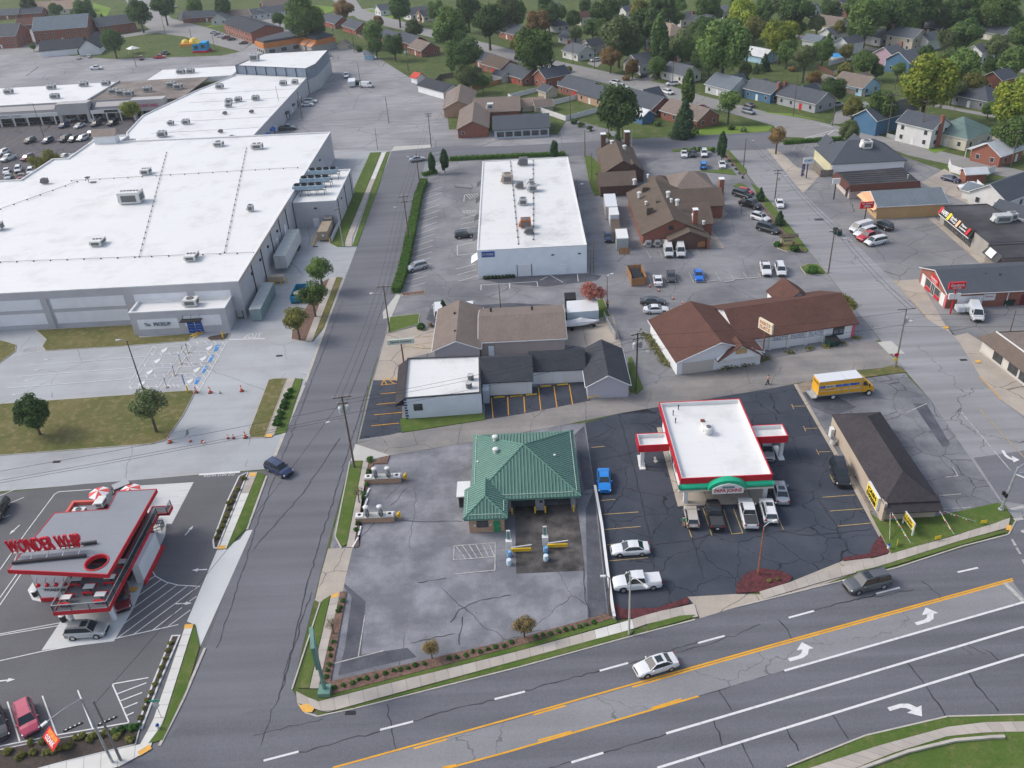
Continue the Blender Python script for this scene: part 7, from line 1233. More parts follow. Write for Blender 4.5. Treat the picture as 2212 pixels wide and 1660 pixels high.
# trailers, containers, boat
M_cont=mat('container_grey',(.40,.43,.43),(.34,.37,.37),.8,.6);M_trl=mat('trailer_pale',(.50,.50,.51),(.45,.45,.46),.5)
def boxlike(name,label,cat,pts,h,m,rm,z0=.0,ribs=0,doors=True):
 """container from three ground corners: front left, front right, rear right"""
 a,b,c=[Vector(p[:2])for p in pts];d=a+(c-b);ctr=(a+c)/2;t=thing(name,label,cat,(ctr.x,ctr.y,0));part('body',MB().prism([a,b,c,d],z0,h),m,t);part('roof',MB().prism(inset(ccw([a,b,c,d]),-.03),h,h+.06),rm,t)
 for q0,q1 in((a,b),(b,c),(c,d),(d,a)):
  L=(q1-q0).length;n=int(L/ribs)if ribs else 0;e=(q1-q0).normalized();nn=V(e.y,-e.x)
  if n:rb=MB();[rb.box(*(q0+e*(L*(i+.5)/n)+nn*.02),z0+.1,.1,.06,h-z0-.2,math.atan2(e.y,e.x))for i in range(n)];part('ribs',rb,m,t,kind='stuff')
 if doors:
  for u in(.25,.75):cc=a.lerp(b,u);part('door',MB().box(cc.x,cc.y-.04,z0+.12,(b-a).length*.46,.06,h-z0-.25,math.atan2((b-a).y,(b-a).x)),m,t)
 return t
boxlike('shipping_container','grey green shipping container in the supermarket side yard','container',[P(*q(1,1,-15,1118)),P(*q(1,1,80,1115)),P(*q(1,1,188,890))],2.6,mat('container_green',(.25,.32,.33),(.21,.28,.29),.8),M_cont,.1,.45)
tr=boxlike('semi_trailer','pale grey box trailer backed up to the supermarket dock','trailer',[(-53.8,173.5),(-51.2,173.5),(-51.2,189)],4.0,M_trl,M_cont,1.1)
for s in(-53.5,-51.5):
 for y in(186,187.4):part('wheel',MB().tube((s-.15,y,.5),(s+.15,y,.5),.5,n=12),M_tyre,tr)
for s in(-53.3,-51.7):part('landing_leg',MB().box(s,176.5,0,.15,.15,1.2),M_dark,tr)
cp_=thing('trash_compactor','tan compactor box with sloped top inside the yellow guard rails','compactor',(-46.5,196.5,0));part('body',MB().prism(rect(-47.7,190.6,-45.3,197.5),.4,2.5),mat('compactor_tan',(.36,.29,.21),(.3,.24,.18),.8),cp_);part('hopper',MB().prism(rect(-47.4,197.6,-45.4,200),.2,2.9),M_grille,cp_);part('sticker',MB().box(-46.4,190.57,1.3,.5,.04,.5),M_white,cp_);part('guide_rail',MB().tube((-48.6,188,.3),(-48.2,197,.9),.15,n=5),M_yellow,cp_);part('post',MB().tube((-44.8,189.6,0),(-44.8,189.6,1.2),.12),M_yellow,cp_)
gw=thing('loading_wall','low grey retaining wall beside the compactor','wall',(-44.5,195,0));part('wall',MB().prism(rect(-44.6,190.2,-44.3,200),0,1.1),M_cmu,gw)
gn=thing('generator','tan generator cabinet among yellow posts at the trailer','generator',(-52.6,168.6,0));part('cabinet',MB().box(-52.6,168.8,.3,3.2,1.2,1.3),mat('generator_tan',(.45,.37,.28)),gn)
for i,(x,y)in enumerate(((-54,167.4),(-52.8,167.3),(-51.4,167.3),(-50.2,168.4))):solo('bollard',MB().lathe(x,y,[(.12,0),(.12,1.2),(.01,1.28)],8),M_yellow,('first','second','third','fourth')[i]+' yellow post from the left around the generator','bollard','yellow posts around the generator')
dp=thing('roll_off_dumpster','blue open dumpster half hidden by the tree beside the street','dumpster',tuple(P(*q(1,1,385,900))));a0,a1=P(*q(1,1,312,975)),P(*q(1,1,400,978));part('body',MB().ring(rect(a0.x,a0.y,a0.x+2.5,a0.y+6),.08,.15,1.7).prism(rect(a0.x,a0.y,a0.x+2.5,a0.y+6),.15,.3),mat('dumpster_blue',(.01,.22,.38),(.01,.18,.32),.8),dp);part('rubbish',MB().blob((a0.x+1.2,a0.y+2.5,1.2),1.1,.5,7,5,.3),M_curb,dp)
ct=boxlike('cargo_trailer','white box trailer behind the passenger van in the rear lot','trailer',[P(753,190),P(768,189),P(769,181)],2.2,PC['white'],PC['white'],.4)
for i,(c,h_,m_,rm_,lb)in enumerate(((((1308,475),(1333,474),(1328,446)),3.2,mat('rusty_white',(.5,.48,.46),(.4,.33,.3),1),PC['white'],'rearmost white roofed trailer in the lane row'),(((1318,492),(1337,491),(1333,473)),3.0,M_wallw,M_wroof_d,'middle white trailer with a torn roof'),(((1322,525),(1341,524),(1337,495)),2.4,M_fence,S_brown,'brown roofed shed between the trailers'),(((1332,542),(1357,541),(1353,520)),2.8,M_cont,M_wroof,'nearest pale grey box with a board gate'))):
 boxlike('storage_box',lb,'storage box',[P(*k)for k in c],h_,m_,rm_,.1,0,False)
bt=boxlike('boat_yard_container','white and blue corrugated container behind the covered boat','container',[P(1226,702),P(1293,697),P(1290,672)],2.5,mat('pale_blue_container',(.48,.55,.6),(.42,.5,.56),.4),PC['white'],.1,.35,False)
p,ba=heading(1252,700,30,-3,.8);t=thing('boat_on_trailer','boat under a white cover on a wheeled trailer','boat',(p.x,p.y,0),ba);mb=MB();st=[(-3.6,.9,.75,1.25),(-2.5,1.0,.62,1.7),(-.3,1.05,.6,2.0),(.3,1.0,.6,2.15),(1.6,.8,.65,1.7),(3,.35,.8,1.35),(3.7,.03,1.0,1.15)];vs=[]
for x,w_,z0,z1 in st:vs+=[(x,0,z0-.1),(x,-w_,z0+.35),(x,-w_*.75,(z0+z1)/2+.2),(x,0,z1),(x,w_*.75,(z0+z1)/2+.2),(x,w_,z0+.35)]
mb.add(vs,[(i*6+j,i*6+(j+1)%6,(i+1)*6+(j+1)%6,(i+1)*6+j)for i in range(6)for j in range(6)]+[tuple(range(6))]);part('cover',mb,mat('boat_cover',(.66,.66,.67),(.6,.6,.61),2,.9),t,local=True);part('trailer_frame',MB().tube((-3.4,-.7,.45),(2.5,-.1,.45),.06).tube((-3.4,.7,.45),(2.5,.1,.45),.06).tube((2.5,0,.45),(4.4,0,.5),.06),M_dark,t,local=True)
for x,s in((-1.6,-1),(-1.6,1),(2.6,-.4)):part('wheel',MB().tube((x,s*.95,.33),(x,s*1.12,.33),.33,n=12),M_tyre,t,local=True)
# trees and shrubs
def leaf_mat(name,a,b_,c_):
 m,n,l,b=nodes_of(name);b.inputs['Roughness'].default_value=.8;b.inputs['Specular IOR Level'].default_value=.2
 tc=n.new('ShaderNodeTexCoord');oi=n.new('ShaderNodeObjectInfo');ge=n.new('ShaderNodeNewGeometry')
 def mix(f,x,y,lo,hi):
  r=n.new('ShaderNodeMapRange');r.inputs[1].default_value=lo;r.inputs[2].default_value=hi;l.new(f,r.inputs[0]);k=n.new('ShaderNodeMix');k.data_type='RGBA';l.new(r.outputs[0],k.inputs[0])
  for i,w in((6,x),(7,y)):l.new(w,k.inputs[i])if not isinstance(w,tuple)else setattr(k.inputs[i],'default_value',rgba(w))
  return k.outputs[2]
 z=n.new('ShaderNodeTexNoise');z.inputs['Scale'].default_value=2.2;z.inputs['Detail'].default_value=3;l.new(tc.outputs['Object'],z.inputs['Vector'])
 c=mix(z.outputs['Fac'],a,b_,.38,.62);c=mix(ge.outputs['Random Per Island'],c,c_,.55,1.25)
 h=n.new('ShaderNodeHueSaturation');l.new(c,h.inputs['Color']);r=n.new('ShaderNodeMapRange');r.inputs[3].default_value=1.3;r.inputs[4].default_value=2.2;l.new(oi.outputs['Random'],r.inputs[0]);l.new(r.outputs[0],h.inputs['Value'])
 h.inputs['Saturation'].default_value=1.0;l.new(h.outputs[0],b.inputs['Base Color']);tr=n.new('ShaderNodeBsdfTranslucent');l.new(h.outputs[0],tr.inputs['Color']);mx=n.new('ShaderNodeMixShader');mx.inputs[0].default_value=.3
 l.new(b.outputs[0],mx.inputs[1]);l.new(tr.outputs[0],mx.inputs[2]);l.new(mx.outputs[0],n['Material Output'].inputs[0]);return m
LV={'d':leaf_mat('dark_foliage',(.032,.062,.022),(.055,.095,.03),(.09,.13,.04)),'m':leaf_mat('mid_foliage',(.048,.088,.026),(.08,.128,.036),(.13,.17,.05)),'y':leaf_mat('yellowing_foliage',(.10,.15,.024),(.17,.205,.03),(.3,.28,.045)),'p':leaf_mat('pale_foliage',(.06,.085,.035),(.095,.12,.05),(.14,.16,.075)),'o':leaf_mat('olive_foliage',(.075,.085,.025),(.13,.13,.035),(.19,.16,.05)),'r':leaf_mat('rusty_foliage',(.1,.07,.03),(.16,.10,.04),(.2,.14,.06)),'x':leaf_mat('red_foliage',(.22,.07,.055),(.33,.13,.10),(.4,.2,.16)),'e':leaf_mat('evergreen_foliage',(.024,.055,.026),(.04,.075,.034),(.06,.10,.042)),'h':leaf_mat('hedge_foliage',(.03,.075,.014),(.055,.115,.02),(.09,.15,.03)),'s':leaf_mat('shrub_foliage',(.022,.065,.014),(.04,.095,.02),(.06,.12,.03)),'n':leaf_mat('bronze_foliage',(.12,.085,.045),(.18,.13,.06),(.14,.15,.05))}
M_bark=mat('bark',(.12,.095,.075),(.075,.06,.05),4,.95)
def leaf(vs,fs,c,nrm,s):
 a=nrm.orthogonal().normalized();a=Matrix.Rotation(rnd.uniform(0,6.28),3,nrm)@a;b=nrm.cross(a);k=len(vs)
 vs+=[c-a*s-b*s*.6,c+a*s-b*s*.6,c+a*s*.7+b*s*.7,c-a*s*.7+b*s*.7];fs.append((k,k+1,k+2,k+3))
def crown(seed,lobes,n,s,sx=1,sz=.9,sparse=0,cone=0):
 """leaf sprays over irregular lobes, unit radius, centred on the origin"""
 rr=random.Random(seed);vs,fs=[],[];L=[]
 for i in range(lobes):
  while True:
   p=V(rr.uniform(-1,1),rr.uniform(-1,1),rr.uniform(-1,1))
   if p.length<1:break
  p=p.normalized()*(rr.uniform(.35,.68));r=rr.uniform(.26,.46)
  if cone:z=rr.uniform(-1,.95);k=(1-z)/2;a=rr.uniform(0,6.28);p=V(.62*k*math.cos(a),.62*k*math.sin(a),z);r=.16+.3*k
  L.append((p,r))
 for p,r in L:
  for i in range(int(n*r*r*11)):
   d=V(rr.gauss(0,1),rr.gauss(0,1),rr.gauss(0,1)+.25).normalized();q_=p+d*r*rr.uniform(.62,1.12)
   leaf(vs,fs,V(q_.x*sx,q_.y*sx,q_.z*sz),(d+V(rr.gauss(0,.5),rr.gauss(0,.5),rr.gauss(0,.5)+.3)).normalized(),s*rr.uniform(.6,1.3))
 mb=MB();mb.add(vs,fs);me=mesh('crown',mb);me.materials.append(LV['m']);return me
def trunkmesh(h,sparse=False):
 mb=MB();mb.tube((0,0,-h),(.02,0,-.2),.075,.05,7)
 for i in range(7 if sparse else 5):
  a=i*1.3;z=-.55+.08*i;e=V(.6*math.cos(a),.6*math.sin(a),.15+.1*(i%3));mb.tube((.01,0,z),e,.04,.012,5)
  for k in(-.5,.5):mb.tube(V(.01,0,z).lerp(e,.55),e+V(k*math.sin(a)*.4,-k*math.cos(a)*.4,.15),.018,.006,4)
 me=mesh('trunk',mb);me.materials.append(M_bark);return me
CR={'round':[crown(i,26,230,.05)for i in range(4)],'sparse':[crown(20+i,20,130,.046,1,.85)for i in range(2)],'tall':[crown(31,26,170,.06,.42,1.15)],'cone':[crown(41,34,170,.055,1,1.15,0,1),crown(42,30,170,.055,1,1.1,0,1)],'bush':[crown(51,12,60,.12,1,.8),crown(52,10,55,.12,1,.75)],'bare':[crown(61,7,22,.05,1,.85)]}
TK={'n':trunkmesh(1.55),'s':trunkmesh(1.7,True),'c':trunkmesh(1.25)}
CNT=[0]
def tree(px,py,r,kind,tone,label,cat='tree',group=None,gz=0):
 """px, py: middle of the crown, r: its half width, both as surveyed from the camera"""
 h={'round':1.45,'sparse':1.6,'tall':1.2,'cone':1.15,'bush':.55,'bare':1.6}[kind];z=5.0;k_=.42 if kind=='tall' else.92
 for _ in range(6):p=P(px,py,z);R=r*(p-V(0,0,HC)).dot(AF)/FPX/k_;z=R*h+gz
 nm={'bush':'shrub'}.get(kind,{'cone':'evergreen_tree','tall':'poplar_tree'}.get(kind,'tree'));t=thing(nm,label,cat,(p.x,p.y,gz),0,group);CNT[0]+=1
 def mk(n,me,sc,zz):
  o=bpy.data.objects.new(n,me);COL.objects.link(o);o.parent=t;o.location=(0,0,zz);o.scale=sc;return o
 c=mk('crown',CR[kind][CNT[0]%len(CR[kind])],(R,R*rnd.uniform(.9,1.1),R),R*h);c.rotation_euler=(0,0,rnd.uniform(0,6.28));c.material_slots[0].link='OBJECT';c.material_slots[0].material=LV[tone]
 if kind!='bush':tr=mk('trunk',TK['s' if kind in('sparse','bare')else 'n' if kind=='round' else 'c'],(R*(.45 if kind=='tall' else 1),)*2+(R,),R*h)
 return t
def group_trees(T,grp):
 for px,py,r,k,tone,lb in T:tree(px,py,r,{'R':'round','S':'sparse','T':'tall','C':'cone','B':'bush','Z':'bare'}[k],tone,lb,'shrub' if k=='B' else 'tree',grp)
group_trees([(689,580,33,'S','m','bright green tree furthest back in the planter beside the street'),(672,634,33,'S','m','green tree in front of the blue dumpster'),(638,687,32,'S','o','olive tree at the near tip of the planter'),(66,889,40,'R','d','dense dark green tree on the wide lawn island'),(318,872,44,'S','p','sparse grey green tree at the lamp post on the wide lawn'),(1282,630,26,'S','x','small red leaved tree in the square lawn'),(930,1399,21,'S','n','left bronze leaved sapling in the roadside bed'),(1131,1349,25,'S','n','right bronze leaved sapling in the roadside bed'),(716,1347,19,'Z','n','almost bare sapling behind the green sign'),(772,1064,18,'Z','n','almost bare sapling between the vacuum islands'),(281,236,22,'S','y','yellow tree on the mall traffic island'),(112,341,22,'S','o','right olive tree in the mall lot'),(84,353,21,'S','o','left olive tree in the mall lot'),(1680,292,24,'S','r','rusty tree at the stop sign corner'),(1836,282,22,'R','p','round tree at the hedge end of the pub lot'),(957,664,13,'C','e','small spruce behind the sports shop'),(1027,672,8,'C','e','tiny spruce behind the ridge of the sports shop'),(933,352,9,'T','e','left dark arborvitae at the lot entrance'),(959,347,10,'T','e','right dark arborvitae at the lot entrance'),(1197,326,9,'T','e','arborvitae at the rear corner of the warehouse hedge'),(1561,315,12,'T','e','arborvitae at the corner of the upper restaurant lot'),(1334,312,10,'T','e','arborvitae behind the twin chimneys'),(1643,420,12,'C','e','rear clipped evergreen in the planted strip'),(1685,472,13,'C','e','front clipped evergreen in the planted strip')],None)
group_trees([(1155,104,46,'R','m','broad round tree beside the far road with a dark underside'),(1337,74,44,'R','p','pale grey green tree between the porch house and the grey house'),(1564,98,56,'R','m','largest green tree, standing behind the light bungalow'),(1426,90,22,'T','d','narrow dark tree left of the white garage'),(1160,49,29,'R','r','tree with rusty top left of the white houses'),(1308,26,34,'R','d','dark tree beside the beige gable'),(1212,27,15,'R','d','small round dark tree in a yard'),(1604,32,36,'R','y','tall yellow green tree behind the largest tree'),(1487,108,26,'R','m','green tree right of the tan bungalow'),(1462,38,17,'R','m','round green tree by the white gable'),(1498,66,17,'R','p','pale tree beside the tan roof'),(1429,17,34,'R','d','dark tree near the top edge above the tan roof'),(1526,10,30,'R','m','tree at the top edge above the brick chimney house'),(1319,123,22,'R','r','low rusty tree left of the grey house'),(1366,144,17,'R','r','reddish tree in front of the grey house'),(1336,232,50,'R','d','big dark double tree in the back lawn'),(1485,193,17,'T','m','tall narrow poplar beside the far road'),(1480,258,31,'C','e','broad dark evergreen in the corner lawn'),(1576,218,29,'S','m','airy round tree in the corner lawn by the far road'),(1652,136,14,'C','e','right spruce beside the blue garage'),(1634,148,9,'C','e','left thin spruce beside the blue garage'),(1418,156,10,'C','e','clipped cone in front of the white cottage'),(1452,164,12,'B','e','round evergreen shrub at the white cottage'),(1095,22,34,'R','p','tall pale tree at the top middle'),(1394,50,36,'R','d','dark tree behind the grey gabled house'),(1376,92,18,'R','d','dark tree beside the grey house roof'),(1280,60,20,'R','d','dark tree behind the porch house'),(1239,40,18,'R','d','blue green tree beside the dark roofed bungalow')],'trees of the neighbourhood across the far road')
group_trees([(1688,78,38,'R','y','yellow green tree left of the olive pine'),(1722,22,36,'R','d','dark tree in front of the blue house at the top'),(1740,122,32,'S','p','tall pale thin tree near the swimming pool'),(1790,95,17,'C','d','dark cone beside the white gable'),(1875,32,44,'R','m','large tree behind the white cape house'),(1936,28,42,'R','d','large dark tree above the tan two storey house'),(2001,14,38,'R','d','dark tree at the top edge right of the chimneys'),(2092,16,38,'R','d','dark tree at the top right edge'),(2158,16,40,'R','m','tree at the top right corner'),(1870,134,26,'R','m','green tree beside the pink house'),(2006,176,60,'R','y','huge yellow green tree behind the shuttered house'),(2085,142,38,'R','m','tree behind the huge yellow one'),(2046,84,25,'S','p','bare grey tree beside the white gable'),(2093,70,32,'R','d','dark tree left of the white cape'),(2157,98,24,'R','p','pale tree right of the white cape'),(2190,130,30,'R','m','tree at the right edge above the red gable'),(2190,215,48,'R','y','yellow green tree cut by the right edge'),(2186,285,38,'R','m','green tree beside the brick porch'),(1904,228,34,'R','m','tree in front of the blue barn'),(1845,234,25,'R','o','olive tree at the corner lot'),(1829,110,17,'R','o','olive tree beside the pink house chimney'),(1757,170,17,'R','r','rusty tree beside the small grey garage'),(1895,152,15,'R','m','small tree at the blue sided house'),(1650,20,26,'R','m','tree left of the blue house at the top'),(1795,18,20,'R','d','dark tree behind the brown dormer house'),(2060,20,30,'R','d','dark tree behind the grey brick house'),(2000,118,20,'R','d','dark tree behind the blue sided house')],'trees of the neighbourhood on the right')
group_trees([(974,60,46,'R','m','very tall tree with rusty crown beside the far road'),(998,116,36,'R','d','dark tree in front of the very tall one'),(1055,46,38,'R','d','broad dark tree across the far road'),(860,15,27,'R','d','dark tree between white houses at the top'),(652,34,43,'R','m','big tree cluster beside the brick ranch houses'),(680,55,26,'R','d','dark tree below the big cluster'),(743,19,21,'R','r','small orange tinted tree at the road fork'),(817,46,12,'R','r','tiny rusty tree beside the far road'),(893,61,20,'R','p','round topped tree on the far road verge'),(850,95,23,'R','d','bushy tree right of the dark one in the back yards'),(811,98,18,'R','d','dark small tree near the blue shed'),(806,68,24,'R','m','wide low tree in the back yards'),(774,106,9,'B','m','bright shrub in the back yards'),(1010,162,26,'R','p','spreading pale tree behind the fence'),(1042,175,16,'R','m','small tree beside the pale one'),(1115,28,28,'R','m','tree at the top behind the broad dark tree'),(1010,18,32,'R','d','dark tree at the top above the road'),(940,20,20,'R','m','tree beside the white house with brick chimney'),(1118,118,8,'C','e','tiny spruce in a brick house yard'),(180,26,26,'R','d','dark tree beside the tall brick block'),(299,26,27,'R','d','dark tree at the road beside the brick house'),(241,86,25,'R','d','dark tree at the corner of the event lawn'),(352,12,26,'R','d','dark tree at the top left road'),(221,42,9,'C','e','small evergreen beside the brick house'),(70,100,7,'R','m','sapling on the far left street'),(92,94,6,'R','m','second sapling on the far left street'),(120,20,14,'R','d','small dark tree at the far left'),(60,8,16,'R','p','pale tree in the far left corner'),(480,12,20,'R','d','dark tree behind the small white house'),(420,12,18,'R','m','tree beside the brick ranch at the top'),(602,40,14,'R','d','dark tree left of the cluster')],'trees in the upper left')
FL=[(1265,12),(1290,60),(1180,30),(1240,70),(1350,62),(1375,25),(1440,120),(1505,88),(1520,62),(1545,30),(1580,60),(1625,62),(1660,60),(1700,110),(1720,60),(1760,50),(1775,110),(1812,60),(1850,60),(1900,10),(1960,30),(2040,40),(2070,75),(2120,45),(2180,45),(2205,75),(2140,140),(2060,190),(2130,235),(1820,155),(1800,190),(1940,150),(1500,130),(1470,90),(1150,75),(1120,95),(1360,100),(1460,10),(1590,8),(1690,8),(1980,45),(2130,20),(1340,8),(1415,140),(1530,130),(1610,150),(2040,130),(2100,180),(1175,8),(1840,8)]
for i,(x,y)in enumerate(FL):tree(x+(i*7%9),y,15+(i*5%14),'round','dmdpmo'[i%6],'green tree among the houses and back yards across the far road','tree','back yard trees')
for i in range(30):x,y=1110+i*36+rnd.uniform(-12,12),40+(i*37%130)+max(0,i-18)*3;tree(x,y,rnd.uniform(6,10),'bush','dmrod'[i%5],'low shrub among the houses and back yards across the far road','shrub','back yard shrubs',0)
def bushes(pts,r,tone,lab,grp,gz=.1):
 for i,c in enumerate(pts):tree(c[0],c[1],(c[2]if len(c)>2 else r),'bush',tone,lab,'shrub',grp,gz)
bushes([(627.9,844,8),(622,855,9),(617,867,9),(612,878,9),(607,889,9),(602.5,901,8.5),(597,914,11)],9,'s','round clipped boxwood in the row on the oval planter','boxwoods on the oval planter')
bushes([q(3,1,x,y)for x,y in((740,268),(718,318),(702,352),(662,612),(638,668),(640,725),(628,795),(617,842),(602,897),(605,965))],5.5,'s','small round shrub in the bed beside the green sign','shrubs along the street bed')
bushes([q(3,1,x,y)for x,y in((668,988),(740,972),(820,948),(878,925),(940,912),(1013,895),(1092,872),(1162,850),(1217,838),(1280,822),(1338,802),(1420,788),(1620,745),(1690,735),(1760,722),(1820,690),(1880,690),(1945,674),(2005,650),(2075,638),(2138,610))]+[q(3,2,x,y)for x,y in((37,612),(243,570),(297,555),(358,540),(430,518),(487,508),(545,497),(602,482),(655,462),(722,447))],5.6,'s','small round shrub in the roadside bed of the car wash','shrubs along the main road')
bushes([q(2,1,x,y)for x,y in((958,775),(950,800),(948,832),(940,862),(932,892),(915,965),(910,1000),(876,1155),(862,1218),(852,1265))],5.5,'s','small dark shrub in the bed behind the vacuum islands','shrubs by the vacuum islands')
tree(800,993,9,'bush','h','upright bright shrub at the alley corner','shrub');tree(910,706,10,'bush','s','dark round shrub beside the small lawn','shrub');tree(932,702,6,'bush','r','reddish shrub beside the sports shop steps','shrub');tree(1754,584,13,'bush','s','clipped round shrub on the lot end lawn','shrub');tree(1719,537,11,'bush','s','round shrub right of the restaurant sign','shrub');tree(1680,528,8,'bush','s','round shrub left of the restaurant sign','shrub')
bushes([(1538,324),(1514,322),(1497,323),(1480,325)],7,'s','clipped shrub in the row behind the upper lot','shrubs behind the upper lot');bushes([(1568+i*7.2,338+i*9)for i in range(6)],3.2,'s','tiny shrub in the strip beside the street corner','tiny strip shrubs')
bushes([(1312,293),(1325,300),(1255,270),(1240,262),(1275,278),(1580,275),(1605,280),(1420,267),(1390,252)],8,'m','wild shrub along the edge of the corner lawn','shrubs of the corner lawn');bushes([q(3,3,98,105),q(3,3,170,88)],5,'o','small green clump in the round red bed','clumps in the red bed')
bushes([q(2,0,x,y)for x,y in((1965,930),(1940,985),(1925,1030),(1905,1090),(1880,1150),(1860,1190),(1840,1235),(1815,1280),(1800,1330),(2020,845),(1900,1045))]+[q(3,0,x,y)for x,y in((1415,615),(1390,680),(1370,755),(1340,820),(1315,890),(1285,960),(1255,1030),(1215,1095),(1195,1160),(1165,1240))],6,'o','tuft of ornamental grass in the drive in planters','ornamental grasses')
bushes([q(3,0,60+i*100+rnd.uniform(-25,25),1480-i*15+rnd.uniform(-10,110))for i in range(11)for _ in(0,1)],9,'o','mixed low plant in the corner flower bed','plants in the flower bed');bushes([q(3,0,960+i*45,1345-i*8)for i in range(5)],9,'s','green shrub at the right end of the corner flower bed','shrubs of the flower bed')
def hedge(name,label,A,B,w,h):
 """clipped hedge: leaf covered box following a line"""
 rr=random.Random(3);pts=[Vector(xy(p))for p in A];L=sum((pts[i+1]-pts[i]).length for i in range(len(pts)-1));vs,fs=[],[]
 for i in range(int(L*70)):
  t_=rr.random();c=along(pts,t_);d=(along(pts,min(1,t_+.01))-along(pts,max(0,t_-.01))).normalized();s=V(-d.y,d.x);k=rr.random()
  if k<.5:o_,z,nn=rr.uniform(-.5,.5),h+rr.gauss(0,.06),V(0,0,1)
  else:sg=1 if k<.75 else-1;o_,z,nn=sg*.5+rr.gauss(0,.05),rr.uniform(.1,h),V(s.x*sg,s.y*sg,.2)
  leaf(vs,fs,V(c.x+s.x*o_*w,c.y+s.y*o_*w,z),(nn+V(rr.gauss(0,.4),rr.gauss(0,.4),rr.gauss(0,.4))).normalized(),rr.uniform(.09,.2))
 mb=MB();mb.add(vs,fs);t=thing(name,label,'hedge',tuple(pts[0])+(0,));o=part('foliage',mb,LV['h'],t);N=12;a=[along(pts,i/N)for i in range(N+1)];core=MB()
 for p0,p1 in zip(a[:-1],a[1:]):m_=(p0+p1)/2;d=p1-p0;core.box(m_.x,m_.y,0,d.length,w*.85,h*.93,math.atan2(d.y,d.x))
 part('stems',core,LV['h'],t,kind='stuff')
hedge('hedge','long clipped hedge between the street and the stalls',[(917,395),(905,425),(894,480),(880,550),(869,597),(857,634)],None,2.0,1.3);hedge('hedge','low clipped hedge along the cross street behind the warehouse',[(972,347),(1100,341),(1221,336)],None,1.5,1.0);hedge('hedge','low hedge behind the pub parking lot',[(1692,312),(1760,307),(1820,303)],None,1.4,1.0);hedge('hedge','short hedge at the lot entrance',[(913,381),(925,378),(944,374)],None,1.4,.9)
# rough plants along walls, one mass each
wm=MB();vs,fs=[],[]
for c in[q(1,2,1150+i*20,1230+i*28)for i in range(10)]+[q(1,2,1780+i*14,1510-i*3)for i in range(9)]+[q(1,2,1930+i*10,1480)for i in range(7)]+[q(1,3,720+i*8,920+i*9)for i in range(10)]+[q(1,3,x,y)for x,y in((270,1380),(430,1350),(690,1300),(580,1335),(820,1260),(30,1450),(80,1430))]:
 p=P(*c)
 for i in range(60):d=V(rnd.gauss(0,.5),rnd.gauss(0,.4),abs(rnd.gauss(0,.3)));leaf(vs,fs,p+d,V(rnd.gauss(0,1),rnd.gauss(0,1),.6).normalized(),rnd.uniform(.08,.2))
wm.add(vs,fs);part('weeds',wm,LV['o'])['kind']='stuff'
# houses
def wcol(n,c):return mat('house_'+n,c,tuple(v*.9 for v in c),.5,.8)
HW={'w':wcol('white',(.62,.62,.61)),'g':wcol('grey',(.36,.37,.39)),'l':wcol('light_grey',(.50,.51,.53)),'b':wcol('blue',(.07,.16,.27)),'c':wcol('cream',(.58,.54,.44)),'t':wcol('tan',(.46,.41,.33)),'s':wcol('sky',(.36,.55,.68)),'p':wcol('pink',(.48,.33,.4)),'r':M_brick,'n':M_brick_tan,'d':wcol('slate',(.17,.19,.22)),'B':M_brick_brown}
HR={'k':S_dark,'m':S_mid,'g':S_grey,'b':S_blue,'t':S_tan,'n':S_brown,'r':S_red,'w':mat('white_metal_roof',(.55,.57,.59),(.48,.5,.52),.4,.5),'e':mat('green_metal_roof',(.10,.16,.15),(.13,.19,.175),.5,.5),'o':shingle_mat('sandy_shingle',(.33,.25,.2),(.26,.2,.16))}
ANG={'D':-58.4,'E':31.6,'X':0.0,'Y':90.0}
